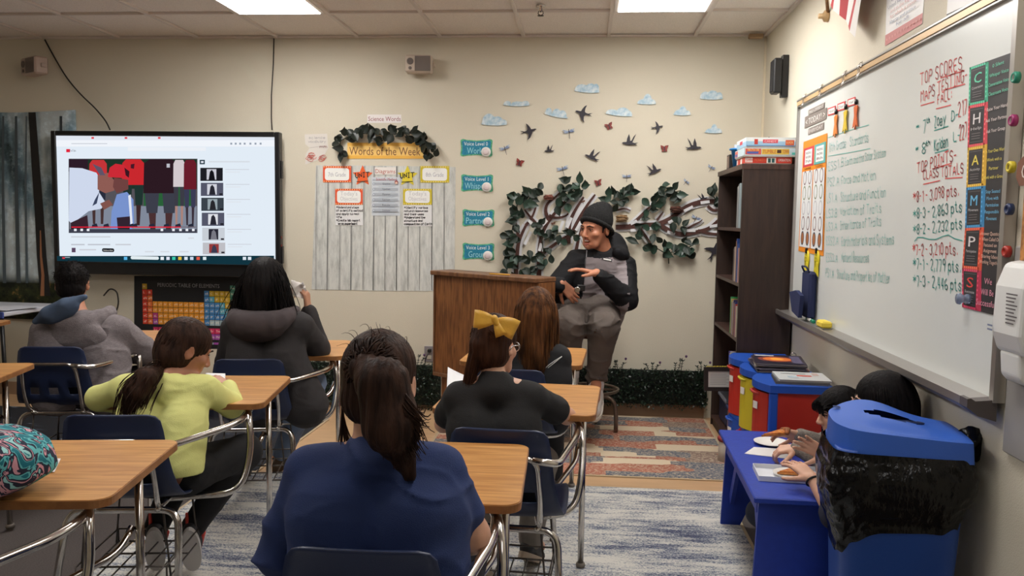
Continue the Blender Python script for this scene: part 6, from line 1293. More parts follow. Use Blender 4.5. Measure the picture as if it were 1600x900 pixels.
# ================================================================ organic surfaces: smooth union of tapered limbs, meshed by surface nets
def _sm(a, b, k):
    h = np.maximum(k-np.abs(a-b), 0)/k; return np.minimum(a, b)-h*h*h*k/6
class Body:
    def __init__(s): s.ops = []
    def cap(s, a, b, ra, rb=None, k=.03, op='u'):
        a, b = np.array(a, float), np.array(b, float); rb = ra if rb is None else rb
        s.ops.append((op, 'c', a, b, ra, rb, k)); return s
    def chain(s, pts, rs, k=.03):
        for i in range(len(pts)-1): s.cap(pts[i], pts[i+1], rs[i], rs[i+1], k)
        return s
    def ell(s, c, r, M=None, k=.02, op='u'):
        s.ops.append((op, 'e', np.array(c, float), np.array(r, float), np.eye(3) if M is None else np.array(M, float), k)); return s
    def plane(s, p, n, k=.004):            # keep the side the normal points away from
        n = np.array(n, float); s.ops.append(('i', 'p', np.array(p, float), n/np.linalg.norm(n), k)); return s
    def warp(s, fn): s.ops.append(('w', fn)); return s
    def bounds(s):
        lo, hi = np.full(3, 9.), np.full(3, -9.)
        for o in s.ops:
            if o[0] != 'u': continue
            if o[1] == 'c': r = max(o[4], o[5]); lo = np.minimum(lo, np.minimum(o[2], o[3])-r); hi = np.maximum(hi, np.maximum(o[2], o[3])+r)
            else: r = o[3].max(); lo = np.minimum(lo, o[2]-r); hi = np.maximum(hi, o[2]+r)
        return lo-.03, hi+.03
    @staticmethod
    def _prim(o, P):
        if o[1] == 'c':
            a, b, ra, rb = o[2], o[3], o[4], o[5]; ab = b-a; L2 = ab@ab+1e-12; ap = P-a; t = np.clip((ap@ab)/L2, 0, 1)
            q = ap-t[:, None]*ab; return np.sqrt(np.einsum('ij,ij->i', q, q))-(ra+(rb-ra)*t)
        if o[1] == 'e':
            q = (P-o[2])@o[4]/o[3]; l = np.sqrt(np.einsum('ij,ij->i', q, q)); g = np.sqrt(np.einsum('ij,ij->i', q/o[3], q/o[3])); return l*(l-1)/np.maximum(g, 1e-6)
        if o[1] == 'p': return (P-o[2])@o[3]
    def ev(s, P, blk=None, hb=0.):
        """values at P; blk = (block index per point group) for culling: P is (nb, m, 3) then"""
        if blk is None:
            d = np.full(len(P), 1.)
            for o in s.ops:
                if o[0] == 'w': d = d+o[1](P); continue
                v = s._prim(o, P); k = o[-1]
                if o[0] == 'u': d = _sm(d, v, k)
                elif o[0] == 's': d = -_sm(-d, v, k)
                else: d = -_sm(-d, -v, k)
            return d
        nb, m, _ = P.shape; d = np.full((nb, m), 1.); C = blk
        for o in s.ops:
            if o[0] == 'w': d = d+o[1](P.reshape(-1, 3)).reshape(nb, m); continue
            cd = s._prim(o, C); k = o[-1]
            if o[0] == 'u' or o[0] == 's': sel = np.nonzero(cd < hb*1.6+k+.012)[0]
            else: sel = np.nonzero(cd > -(hb*1.6+k+.012))[0]
            if len(sel) == 0: continue
            v = s._prim(o, P[sel].reshape(-1, 3)).reshape(len(sel), m)
            if o[0] == 'u': d[sel] = _sm(d[sel], v, k)
            elif o[0] == 's': d[sel] = -_sm(-d[sel], v, k)
            else: d[sel] = -_sm(-d[sel], -v, k)
        return d
    def mesh(s, name, h=.006, B=5):
        lo, hi = s.bounds(); nblk = np.ceil((hi-lo)/(h*B)).astype(int)+1
        gi = np.stack(np.meshgrid(*[np.arange(n) for n in nblk], indexing='ij'), -1).reshape(-1, 3)
        C = lo+(gi+.5-.5/B)*h*B; hb = h*B*.87; d = s.ev(C); keep = np.abs(d) < hb*1.35+.016
        gi, C = gi[keep], C[keep]
        off = np.stack(np.meshgrid(*[np.arange(B)]*3, indexing='ij'), -1).reshape(-1, 3)
        I = (gi[:, None, :]*B+off[None]); P = lo+I*h; d = s.ev(P, C, hb).ravel(); I = I.reshape(-1, 3)
        N = nblk*B+2; key = (I[:, 0]*N[1]+I[:, 1])*N[2]+I[:, 2]; od = np.argsort(key); key, d, I = key[od], d[od], I[od]
        def look(kk):
            j = np.searchsorted(key, kk); j = np.minimum(j, len(key)-1); return np.where(key[j] == kk, j, -1)
        st = np.array([N[1]*N[2], N[2], 1]); near = np.nonzero(np.abs(d) < 2.2*h)[0]
        cn = [(a, b, c) for a in (0, 1) for b in (0, 1) for c in (0, 1)]; base = near; J = np.stack([look(key[base]+np.dot(c, st)) for c in cn], 1)
        ok = (J >= 0).all(1); base, J = base[ok], J[ok]; V = d[J]; sg = V < 0; act = sg.any(1) & ~sg.all(1); base, J, V, sg = base[act], J[act], V[act], sg[act]
        cnr = np.array(cn, float); acc = np.zeros((len(base), 3)); cnt = np.zeros(len(base))
        for a in range(8):
            for ax in range(3):
                c = list(cn[a])
                if c[ax]: continue
                c[ax] = 1; b = cn.index(tuple(c)); cr = sg[:, a] != sg[:, b]; t = V[:, a]/np.where(cr, V[:, a]-V[:, b], 1)
                acc += np.where(cr[:, None], cnr[a]+t[:, None]*(cnr[b]-cnr[a]), 0); cnt += cr
        vp = lo+(I[base]+acc/cnt[:, None])*h; ckey = key[base]
        def cell(kk):
            j = np.searchsorted(ckey, kk); j = np.minimum(j, len(ckey)-1); return np.where(ckey[j] == kk, j, -1)
        F = []
        ed = np.nonzero(np.abs(d) < 1.6*h)[0]
        for ax in range(3):
            j2 = look(key[ed]+st[ax]); m = j2 >= 0; e, j2 = ed[m], j2[m]; cr = (d[e] < 0) != (d[j2] < 0); e, j2 = e[cr], j2[cr]
            u, w = st[(ax+1) % 3], st[(ax+2) % 3]; q = np.stack([cell(key[e]-u-w), cell(key[e]-w), cell(key[e]), cell(key[e]-u)], 1); m = (q >= 0).all(1)
            q, neg = q[m], (d[e] < 0)[m]; F.append(np.where(neg[:, None], q, q[:, ::-1]))
        F = np.concatenate(F); s.verts = vp
        me = bpy.data.meshes.new(name); me.vertices.add(len(vp)); me.vertices.foreach_set('co', vp.ravel().astype(np.float32)); me.loops.add(F.size); me.loops.foreach_set('vertex_index', F.ravel().astype(np.int32))
        me.polygons.add(len(F)); me.polygons.foreach_set('loop_start', np.arange(0, F.size, 4, dtype=np.int32)); me.polygons.foreach_set('use_smooth', np.ones(len(F), bool)); me.update(calc_edges=True); me.validate()
        s.faces = F; return me
# value noise for folds
_T = np.random.default_rng(11).random((32, 32, 32))
def vnoise(P):
    i = np.floor(P).astype(int); f = P-i; f = f*f*(3-2*f); r = 0
    for a in (0, 1):
        for b in (0, 1):
            for c in (0, 1): r = r+_T[(i[:, 0]+a) & 31, (i[:, 1]+b) & 31, (i[:, 2]+c) & 31]*np.where(a, f[:, 0], 1-f[:, 0])*np.where(b, f[:, 1], 1-f[:, 1])*np.where(c, f[:, 2], 1-f[:, 2])
    return r*2-1
def folds(amp=.005, sc=(14, 14, 26), ridge=.5):
    """cloth folds: sharp-crested ridges along the slow axes plus finer crinkles"""
    sc = np.array(sc, float)
    def fn(P):
        w = np.stack([vnoise(P*7+3), vnoise(P*7+11), vnoise(P*7+23)], 1)*.03; q = P+w
        n1 = 1-np.abs(vnoise(q*sc))*1.6; n2 = 1-np.abs(vnoise(q*sc*2.1+7.3))*1.6; m = .45+.55*np.clip(vnoise(P*5+31)*1.6+.5, 0, 1)
        return -amp*m*(np.clip(n1, -.4, 1)**3*ridge*1.5+np.clip(n2, -.4, 1)**3*(1-ridge)*.8)+amp*.25
    return fn
def nrm(v): v = np.array(v, float); return v/np.linalg.norm(v)
# ================================================================ people
def frame(fwd, up=(0, 0, 1)):
    """columns: right, forward, up"""
    f = nrm(fwd); r = nrm(np.cross(f, up)); u = np.cross(r, f); return np.stack([r, f, u], 1)
def add_head(b, c, M, s=1., mouth=0., neck_to=None, neck_r=.050, nose=1.):
    """head round centre c, frame M (columns right, forward, up), s=1 for a 22 cm head"""
    T = lambda *p: np.array(c)+M@(np.array(p)*s)
    S = lambda *p: tuple(np.array(p)*s)
    b.ell(T(0, -.012, .030), S(.074, .092, .082), M, .02); b.ell(T(0, .024, -.035), S(.060, .066, .072), M, .04)
    b.cap(T(-.028, .050, -.082), T(.028, .050, -.082), .024*s, .024*s, .03); b.cap(T(0, .070, -.094), T(0, .072, -.092), .017*s, .017*s, .02)
    for x in (-1, 1):
        b.ell(T(x*.040, .056, -.022), S(.024, .026, .022), M, .02); b.cap(T(x*.012, .084, .024), T(x*.042, .072, .024), .010*s, .009*s, .012)
        b.ell(T(x*.031, .088, .004), S(.015, .011, .009), M, .010, 's')
        b.ell(T(x*.031, .072, .004), S(.0155, .0135, .0125), M, .003)
        b.ell(T(x*.076, -.012, -.006), S(.010, .021, .031), M @ np.array(Matrix.Rotation(-x*.35, 3, 'Z')), .006); b.ell(T(x*.086, -.008, -.004), S(.006, .011, .019), M, .004, 's')
        b.ell(T(x*.012, .096, -.034), S(.0085, .010, .0075), M, .006)
    b.cap(T(0, .086, .012), T(0, .104*nose, -.026), .008*s, .0115*s, .010); b.ell(T(0, .106*nose, -.030), S(.011, .010, .009), M, .008)
    if mouth:
        b.cap(T(-.021, .078, -.050), T(.021, .078, -.050), .009*s, .009*s, .006); b.cap(T(-.019, .074, -.058-.022*mouth), T(.019, .074, -.058-.022*mouth), .010*s, .010*s, .006)
        b.ell(T(0, .086, -.057-.010*mouth), S(.019, .024, .004+.010*mouth), M, .004, 's')
    else:
        b.cap(T(-.018, .081, -.053), T(.018, .081, -.053), .0075*s, .0075*s, .006); b.cap(T(-.016, .079, -.064), T(.016, .079, -.064), .0085*s, .0085*s, .006)
    if neck_to is not None: b.cap(T(0, -.025, -.045), neck_to, neck_r*s, neck_r*1.08*s, .03)
    return T
def add_hand(b, w, d, n, s=1., thumb=1, curl=(.35, .45, .35), spread=.10, tcurl=.3, fc=None):
    """hand from wrist w, along d, palm facing n; thumb=+1 when the thumb lies towards cross(d,n)"""
    d = nrm(d); n = np.array(n, float); n = nrm(n-d*(n@d)); t = np.cross(d, n)*thumb; w = np.array(w, float); q = lambda a, bb, c: w+(d*a+t*bb+n*c)*s
    for k, (u, v) in enumerate(((.026, .088), (.009, .092), (-.009, .087), (-.025, .078))):
        b.cap(q(.008, u*.62, 0), q(v, u, 0), .0135*s, .0105*s, .012)
        ln = (.070, .078, .072, .056)[k]; p = q(v, u, 0); dd = d*math.cos(spread*(1.5-k)*.8)+t*math.sin(spread*(1.5-k)*.8); dd = nrm(dd); nn = n; r0 = (.0092, .0094, .0090, .0080)[k]*s
        cu = fc[k] if fc else curl
        for j, (f, c) in enumerate(zip((.44, .31, .25), cu)):
            ax = np.cross(dd, nn); dd2 = dd*math.cos(c)+nn*math.sin(c); nn = nn*math.cos(c)-dd*math.sin(c); dd = dd2; p2 = p+dd*ln*f*s; b.cap(p, p2, r0*(1-.07*j), r0*(1-.07*(j+1)), .004); p = p2
    p = q(.018, .020, .004); e = nrm(t*.75+d*.62+n*.25); p2 = p+e*.042*s; b.cap(p, p2, .0150*s, .0115*s, .014)
    e2 = nrm(e*math.cos(tcurl)+(d*.8-t*.25+n*.3)*math.sin(tcurl)); p3 = p2+e2*.032*s; b.cap(p2, p3, .0112*s, .0098*s, .006); e3 = nrm(e2+d*.3); b.cap(p3, p3+e3*.024*s, .0098*s, .0078*s, .005)
def strands(name, paths, r, m, parent, taper=.35, n=3):
    """many thin hair locks as one mesh"""
    V, F = [], []
    k = 0
    for P in paths:
        P = np.asarray(P, float); c = len(P); T = np.gradient(P, axis=0); T /= np.linalg.norm(T, axis=1)[:, None]+1e-9
        a = np.cross(T, nrm((.31, .17, .93))+.01); a /= np.linalg.norm(a, axis=1)[:, None]+1e-9; bb = np.cross(T, a); u = np.linspace(0, 1, c); rad = r*(1-(1-taper)*u)*np.minimum(1, u*6+.4)
        for j in range(n): V.append(P+(a*math.cos(2*PI*j/n)+bb*math.sin(2*PI*j/n))*rad[:, None])
        idx = np.arange(c-1)
        for j in range(n): j2 = (j+1) % n; F.append(np.stack([k+j*c+idx, k+j*c+idx+1, k+j2*c+idx+1, k+j2*c+idx], 1))
        k += n*c
    V = np.concatenate(V); F = np.concatenate(F); me = bpy.data.meshes.new(name); me.vertices.add(len(V)); me.vertices.foreach_set('co', V.ravel().astype(np.float32)); me.loops.add(F.size); me.loops.foreach_set('vertex_index', F.ravel().astype(np.int32)); me.polygons.add(len(F)); me.polygons.foreach_set('loop_start', np.arange(0, F.size, 4, dtype=np.int32)); me.polygons.foreach_set('use_smooth', np.ones(len(F), bool)); me.update(calc_edges=True)
    o = link(name, me, m, parent, True); o['kind'] = 'stuff'; return o
def hair_mat(name, c1, c2, rough=.55):
    return mat(name, rgb(*c1), rough, var=(55, .3, (1, 1, .12)), col2=rgb(*c2), bump=(140, .4, (1, 1, .08)), spec=.10)
def skin_mat(name, c):
    m = mat(name, rgb(*c), .5, var=(26, .06), bump=(350, .08)); p = m.node_tree.nodes['Principled BSDF']; p.inputs['Subsurface Weight'].default_value = .12; p.inputs['Subsurface Radius'].default_value = (.012, .004, .002); p.inputs['Subsurface Scale'].default_value = .6; return m
def cloth(name, c, amt=.12, rough=.85, knit=420): return mat(name, rgb(*c), rough, var=(9, amt), bump=(knit, .25), sheen=.0)
def pants_mesh(b, hips, knees, ankles, r=(.105, .072, .052), pel=None, k=.05):
    hl, hr = hips
    b.cap(hl, hr, r[0]*1.05, r[0]*1.05, k)
    if pel is not None: b.cap((np.array(hl)+np.array(hr))/2, pel, r[0]*1.15, r[0]*1.05, k)
    for h, kn, an in zip(hips, knees, ankles): b.cap(h, kn, r[0], r[1], k); b.cap(kn, an, r[1], r[2], .03)
def shoe(b, an, toe, s=1.):
    an, toe = np.array(an, float), np.array(toe, float); d = nrm(toe-an); up = nrm(np.array((0, 0, 1.))-d*d[2]); heel = an-d*.035*s-up*.01*s
    b.cap(heel-up*.03*s, an+d*.06*s-up*.02*s, .036*s, .040*s, .03); b.cap(an+d*.06*s-up*.035*s, an+d*.155*s-up*.048*s, .040*s, .034*s, .03); b.cap(an, an+up*.01*s, .044*s, .042*s, .02)
def sole_mesh(an, toe, s=1., t=.018):
    an, toe = Vector(an), Vector(toe); d = (toe-an).normalized(); sd = d.cross(Vector((0, 0, 1))).normalized(); up = sd.cross(d); m = MB(); n = 24; poly = []
    for i in range(n):
        q = 2*PI*i/n; x = math.cos(q); poly.append((.055*s+.145*s*math.copysign(abs(x)**.8, x), .044*s*math.sin(q)*(1+.12*x)))
    m.prism(poly, an-up*.088*s, d, sd if sd.cross(up).dot(d) < 2 else sd, t) if False else None
    vs = [an+d*a+sd*b-up*(.088*s) for a, b in poly]+[an+d*a+sd*b-up*(.088*s-t) for a, b in poly]
    m.add(vs, [tuple(range(n)), tuple(range(n, 2*n))[::-1]]+[(i, i+n, (i+1) % n+n, (i+1) % n) for i in range(n)]); return m
def add_eyes(root, T, M, s, iris=(50, 32, 22), look=(0, 0)):
    for x in (-1, 1):
        c = Vector(T(x*.031, .0730, .003)); m = MB(); R = Matrix(M.tolist())
        m.lathe([(0, -.0118*s)]+[(.0118*s*math.sin(a), -.0118*s*math.cos(a)) for a in np.linspace(.3, PI-.3, 9)]+[(0, .0118*s)], c, 14, R @ Matrix.Rotation(-PI/2, 3, 'X')); e = m.obj('eye', mat('eye white', rgb(214, 206, 200), .25), root, True)
        f = M@np.array((look[0], .0121, look[1]))*s; m = MB(); m.lathe([(0, 0), (.0052*s, -.0004*s), (.0056*s, -.0012*s)], c+Vector(f), 12, R @ Matrix.Rotation(-PI/2, 3, 'X')); o = m.mesh('iris'); link('iris', o, mat('iris %d' % iris[0], rgb(*iris), .15), root, True)
        b = Body(); b.cap(T(x*.014, .0925, .0245), T(x*.032, .0905, .0285), .0035*s, .0038*s, .004); b.cap(T(x*.032, .0905, .0285), T(x*.048, .0765, .0215), .0036*s, .002*s, .004); link('eyebrow', b.mesh('eyebrow', .0022), mat('dark brow', rgb(34, 24, 20), .8), root, True)
        m = MB(); m.tube([T(x*.018, .0835, .0085), T(x*.031, .0858, .0105), T(x*.045, .0765, .0075)], .0022*s, 5); m.obj('eyelash', mat('dark brow', (0, 0, 0)), root, True)
def person(label, loc, cat='person'): return thing('person', label, cat, loc, None)
def scalp(T, s, n, front=.35, seed=0, r=(.080, .100, .088), zc=.032):
    """root points on the scalp (local directions); front limits how far to the face they go"""
    g = np.random.default_rng(seed); out = []
    while len(out) < n:
        v = g.normal(size=3); v /= np.linalg.norm(v)
        if v[2] < -.45 or (v[1] > front and v[2] < .45+.35*(v[1]-front)): continue
        out.append((v, T(r[0]*v[0], -.012+r[1]*v[1], zc+r[2]*v[2])))
    return out
def bez(*P, n=10):
    P = [np.array(p, float) for p in P]; u = np.linspace(0, 1, n)[:, None]; k = len(P)-1; return sum(math.comb(k, i)*(1-u)**(k-i)*u**i*P[i] for i in range(k+1))
V3 = lambda v: np.array(v, float)
def torso(b, pel, chest, shL, shR, nb, hw=(.085, .10), r=(.10, .098), rs=.062, k=.06):
    pel, chest, shL, shR, nb = map(V3, (pel, chest, shL, shR, nb)); ax = nrm(shR-shL)
    for s, sh in ((-1, shL), (1, shR)):
        b.cap(pel+ax*s*hw[0], chest+ax*s*hw[1], r[0], r[1], k); b.cap(chest+ax*s*hw[1], sh*.80+nb*.20, r[1]*.92, rs, k); b.cap(sh, nb, rs, rs*.85, .05)
    b.cap(shL*.7+shR*.3, shR*.7+shL*.3, rs*1.05, rs*1.05, k)
def figure(label, J, skin, hs=1., hand=1., arm=(.043, .036, .025), leg=(.07, .05, .036), mouth=0., eyes=True, res=.0058, tw=.8, feet=True, hc=None, neckr=.05):
    """one continuous body from its joints"""
    J = {k: (V3(v) if not isinstance(v, (tuple, list)) or len(v) == 3 and not hasattr(v[0], '__len__') else v) for k, v in J.items()}
    root = person(label, (J['pel'][0], J['pel'][1], 0)); b = Body(); M = frame(J['face'], J.get('up', (0, 0, 1))); hc = hc or {}
    T = add_head(b, J['head'], M, hs, mouth, J['nb'], neckr)
    torso(b, J['pel'], J['chest'], J['shL'], J['shR'], J['nb'], (.07*tw, .075*tw), (.085*tw, .085*tw), .045*tw+.006)
    for s in 'LR':
        b.cap(J['sh'+s], J['el'+s], arm[0], arm[1], .03); b.cap(J['el'+s], J['wr'+s], arm[1], arm[2], .02)
        w, d, n = J['wr'+s], J['hd'+s], J['hn'+s]; up = np.cross(nrm(d), nrm(n)); ts = J.get('th'+s, 1 if s == 'L' else -1)
        add_hand(b, w, d, n, hand, ts, **hc.get(s, {}))
        b.cap(J['hip'+s], J['kn'+s], leg[0], leg[1], .04); b.cap(J['kn'+s], J['an'+s], leg[1], leg[2], .03); b.cap(J['pel'], J['hip'+s], leg[0]*1.1, leg[0], .05)
        if feet: b.cap(J['an'+s], J['to'+s], leg[2]*.9, leg[2]*.7, .03)
    o = link('body', b.mesh('body', res), skin, root, True)
    if eyes: add_eyes(root, T, M, hs)
    return root, T, M, J
def part(root, name, b, m, h=.0065, label=None):
    o = link(name, b.mesh(name, h), m, root, True)
    if label: o['label'] = label
    return o
def sleeve(b, a, e, w, f, r, k=.03):
    """sleeve from shoulder a over elbow e to fraction f of the forearm (f<0: fraction of the upper arm)"""
    a, e, w = V3(a), V3(e), V3(w)
    if f <= 0: b.cap(a, a+(e-a)*(1+f), r[0], r[1], k)
    else: b.cap(a, e, r[0], r[1], k); b.cap(e, e+(w-e)*f, r[1], r[2], .02)
def hair_cap(T, M, s, extra=None, big=1., face=True, neck=False):
    b = Body(); R = lambda *p: tuple(np.array(p)*s)
    b.ell(T(0, -.014, .036), R(.083*big, .101*big, .089*big), M, .02); b.ell(T(0, -.036, -.030), R(.078*big, .074*big, .068), M, .03)
    if extra: extra(b)
    if face: b.ell(T(0, .105, -.035), R(.068, .075, .080), M, .012, 's'); b.ell(T(0, .05, -.125), R(.09, .09, .07), M, .02, 's')
    return b
def swarp(T, c, M, f=18, amp=.003):
    c = np.array(c, float)
    def fn(P):
        L = (P-c)@M; a = np.arctan2(L[:, 0], -L[:, 1]); return -amp*np.abs(np.sin(a*f+2*vnoise(P*9)))*.6-amp*.5*vnoise(np.stack([a*f*1.3, L[:, 2]*6, L[:, 1]*0], 1))
    return fn
SK1, SK2, SK3 = skin_mat('light brown skin', (198, 146, 118)), skin_mat('tan skin', (176, 120, 92)), skin_mat('fair skin', (206, 158, 132))
SKM = skin_mat('warm tan skin', (190, 128, 98))
H_dk = hair_mat('dark brown hair', (38, 26, 22), (66, 46, 37)); H_bk = hair_mat('black hair', (13, 11, 12), (26, 22, 22)); H_br = hair_mat('brown highlighted hair', (50, 31, 20), (112, 72, 42)); H_md = hair_mat('soft dark brown hair', (40, 25, 20), (72, 47, 35))
g_ = np.random.default_rng(5)
# ---------------------------------------------------------------- A: girl in the blue top, foreground
def fig_A():
    y = 1.86
    J = dict(head=at(594, 598, 1.88), face=(.04, 1, -.10), nb=at(592, 708, 1.83), chest=at(590, 800, 1.80), pel=(-.43, 1.79, .53), shL=at(484, 736, 1.84), shR=at(688, 736, 1.84), elL=at(436, 866, 1.86), elR=at(736, 836, 1.88), wrL=(-.50, 2.10, .765), wrR=(-.42, 2.10, .775),
             hdL=(.3, .95, -.05), hnL=(0, 0, -1), hdR=(-.6, .8, -.05), hnR=(0, 0, -1), hipL=(-.53, 1.84, .51), hipR=(-.34, 1.84, .51), knL=(-.55, 2.20, .50), knR=(-.33, 2.20, .50), anL=(-.55, 2.16, .11), anR=(-.33, 2.16, .11), toL=(-.55, 2.28, .05), toR=(-.33, 2.28, .05))
    root, T, M, J = figure('person in a navy blue top with a long dark ponytail, back turned in the foreground', J, SK3, 1., .92, (.046, .043, .027), (.075, .055, .04), neckr=.052)
    b = Body(); torso(b, J['pel']+(0, 0, -.03), J['chest'], J['shL'], J['shR'], J['nb']+(0, 0, -.022), (.10, .10), (.112, .104), .054)
    for s in 'LR': sleeve(b, J['sh'+s], J['el'+s], J['wr'+s], -.30 if s == 'R' else .5, (.058, .052, .048))
    b.cap(J['nb']+(0, -.018, -.02), J['nb']+(0, .0, .012), .070, .064, .04); b.ell(J['nb']+(0, .012, .068), (.054, .056, .050), None, .012, 's'); b.warp(folds(.013, (4, 6, 17), .7)); part(root, 'top', b, cloth('navy blue knit', (36, 54, 102), .10), .0062)
    b = Body(); pants_mesh(b, (J['hipL'], J['hipR']), (J['knL'], J['knR']), (J['anL'], J['anR']), (.098, .078, .055), J['pel']); b.warp(folds(.004)); part(root, 'trousers', b, cloth('dark denim', (40, 44, 58)), .009)
    for s in 'LR': b = Body(); shoe(b, J['an'+s]+(0, -.01, -.02), J['to'+s]+(0, .02, -.01)); part(root, 'shoe', b, mat('black trainer', rgb(34, 34, 38), .6), .008)
    tie = T(.0, -.112, .040); b = hair_cap(T, M, 1.); b.warp(swarp(T, J['head'], M)); part(root, 'hair', b, H_dk, .0045)
    tail = [tie, at(598, 600, 1.735), at(612, 665, 1.72), at(640, 742, 1.735)]; b = Body(); b.chain([tie, tail[1], tail[2]], [.030, .052, .058], .03); b.chain([tail[2], tail[3]], [.052, .012], .03); b.ell(tie, (.034, .03, .03), None, .02); b.warp(lambda P: -.004*np.abs(np.sin(P[:, 0]*170+3*vnoise(P*(10, 10, 3))))); tl_ = part(root, 'ponytail', b, H_dk, .0045)
    paths = []
    for v, p in scalp(T, 1., 420, .5, 1):
        e = tie+g_.normal(size=3)*.010; mid = T(*(np.array(v)*(.094, .112, .100)+(0, -.012, .030)))*.45+.55*(p*.5+e*.5)+M@np.array((0, -.035, .018)); paths.append(bez(p, mid, e, n=8))
    strands('hair_locks', paths, .0032, H_dk, root)
    paths = []
    for k in range(420):
        w = np.clip(g_.normal(size=2)*.42, -.62, .62); a = tie+np.array((w[0]*.022, -.012, w[1]*.02)); x = w[0]; end = V3(at(634+x*34+g_.normal()*10, 735-abs(x)*60-g_.random()*70, 1.70)); m1 = V3(at(596+x*62, 590, 1.672+.03*abs(x))); m2 = V3(at(612+x*74, 670, 1.655+.05*abs(x))); paths.append(bez(a, m1, m2, end, n=12)+0)
    strands('ponytail_locks', paths, .0034, H_dk, root, .25)
    paths = [bez(T(x*.072, -.02, .0), T(x*.088, -.03, -.05), T(x*.080, -.01, -.11), T(x*.070+g_.normal()*.012, -.02+g_.normal()*.02, -.14-.03*g_.random()), n=9) for x in (-1, 1) for k in range(46)]
    strands('loose_locks', paths, .0022, H_dk, root)
    paths = [bez(p, p+M@np.array((0, -.01, .03))+g_.normal(size=3)*.005, p+M@np.array((0, -.04, .022))+g_.normal(size=3)*.009, n=6) for v, p in scalp(T, 1., 26, .2, 9) if v[2] > .4]; strands('flyaway_locks', paths, .0011, H_dk, root)
    b = Body(); q = tie+M@np.array((0, -.004, 0)); 
    b.cap(q+M@np.array((-.012, .004, .012)), q+M@np.array((.012, .004, .012)), .010, .010, .01); part(root, 'hair_tie', b, H_bk, .005)
fig_A()
# ---------------------------------------------------------------- B: girl in the yellow top
def fig_B():
    J = dict(head=at(290, 546, 2.98), face=(.66, .66, -.42), nb=at(262, 602, 2.90), chest=at(252, 665, 2.84), pel=(-1.50, 2.79, .53), shL=at(196, 608, 2.87), shR=at(322, 610, 2.94), elL=at(155, 622, 2.92), elR=at(362, 634, 3.06), wrL=at(225, 640, 3.12), wrR=at(357, 604, 3.22),
             hdL=(.8, .6, 0), hnL=(0, 0, -1), hdR=(-.75, .25, .30), hnR=(-.2, .2, -1), hipL=(-1.58, 2.84, .51), hipR=(-1.42, 2.86, .51), knL=(-1.55, 3.16, .50), knR=(-1.31, 3.12, .51), anL=at(243, 826, 3.06), anR=at(300, 826, 3.06), toL=at(247, 872, 3.14), toR=at(305, 872, 3.14))
    root, T, M, J = figure('person in a pale yellow long sleeved top with a dark ponytail, writing at the desk', J, SK2, .95, .82, (.036, .032, .022), (.06, .046, .034), neckr=.042)
    b = Body(); torso(b, J['pel']+(0, -.02, .02), J['chest'], J['shL'], J['shR'], J['nb']+(0, 0, -.012), (.088, .072), (.088, .083), .048)
    for s in 'LR': sleeve(b, J['sh'+s], J['el'+s], J['wr'+s], .92, (.050, .046, .034))
    b.plane(J['pel']+(0, 0, -.005), (0, 0, -1)); b.cap(J['nb']+(0, -.014, -.02), J['nb']+(0, .0, .010), .058, .053, .04); b.ell(J['nb']+(0, .015, .055), (.042, .042, .040), None, .01, 's'); b.warp(folds(.0045, (11, 11, 24))); part(root, 'top', b, cloth('pale lime yellow cotton', (222, 222, 140), .05, .85), .0062)
    b = Body(); pants_mesh(b, (J['hipL'], J['hipR']), (J['knL'], J['knR']), (J['anL'], J['anR']), (.084, .066, .046), J['pel']+(0, 0, .02)); b.warp(folds(.004)); part(root, 'trousers', b, cloth('black jersey', (22, 21, 24)), .008)
    for s in 'LR':
        an, to = J['an'+s]+(0, 0, .0), J['to'+s]; b = Body(); shoe(b, an, to, .85); sh = part(root, 'shoe', b, mat('black and grey trainer', rgb(38, 36, 40), .6, var=(20, .4)), .006)
        m = sole_mesh(an, to, .82); m.obj('sole', mat('white trainer sole', rgb(196, 192, 190), .6), sh, False); sh.children[0].data.transform(Matrix.Translation(-wloc(root)))
        b = Body(); b.cap(an+(0, -.035, .02), an+(0, -.04, .075), .008, .006, .01); b.cap(an+(.035, .02, -.02), to+(.02, -.02, .02), .011, .008, .01); o = link('red_trim', b.mesh('red_trim', .005), mat('coral red rubber', rgb(214, 70, 60), .5), sh, True)
    tie = T(-.0, -.108, -.020); tie = V3(at(250, 577, 2.90)); b = hair_cap(T, M, .95); b.cap(T(0, -.06, -.01), tie, .05, .022, .04); b.warp(swarp(T, J['head'], M)); part(root, 'hair', b, H_dk, .0045)
    pts = [tie, at(228, 590, 2.80), at(212, 612, 2.775), at(199, 650, 2.77)]; b = Body(); b.chain(pts, [.020, .034, .034, .014], .03); b.warp(lambda P: -.003*np.abs(np.sin(P[:, 0]*200+4*vnoise(P*(12, 12, 5))))); part(root, 'ponytail', b, H_dk, .0045)
    b = Body(); 
    for k in range(8): a = k*PI/4; b.cap(tie+np.array((.002, .0, 0))+.019*np.array((math.cos(a)*.6, 0, math.sin(a))), tie+.019*np.array((math.cos(a+.8)*.6, 0, math.sin(a+.8))), .0065, .0065, .004)
    part(root, 'scrunchie', b, mat('white beaded scrunchie', rgb(206, 206, 210), .5), .004)
    paths = [bez(p, T(*(np.array(v)*(.092, .112, .096)+(0, -.03, .012))), tie+g_.normal(size=3)*.008, n=8) for v, p in scalp(T, .95, 380, .35, 2)]; strands('hair_locks', paths, .0028, H_dk, root)
    paths = []
    for k in range(300):
        w = g_.normal(size=3)*.011; paths.append(bez(tie+w*.6, V3(pts[1])+w*2.1+(0, -.014, .01), V3(pts[2])+w*2.4+(0, -.016, 0), V3(pts[3])+w*1.7+(0, -.004, g_.random()*.05-.02), n=11)+.003*np.sin(np.linspace(0, 9, 11))[:, None])
    strands('ponytail_locks', paths, .0028, H_dk, root, .3)
fig_B()
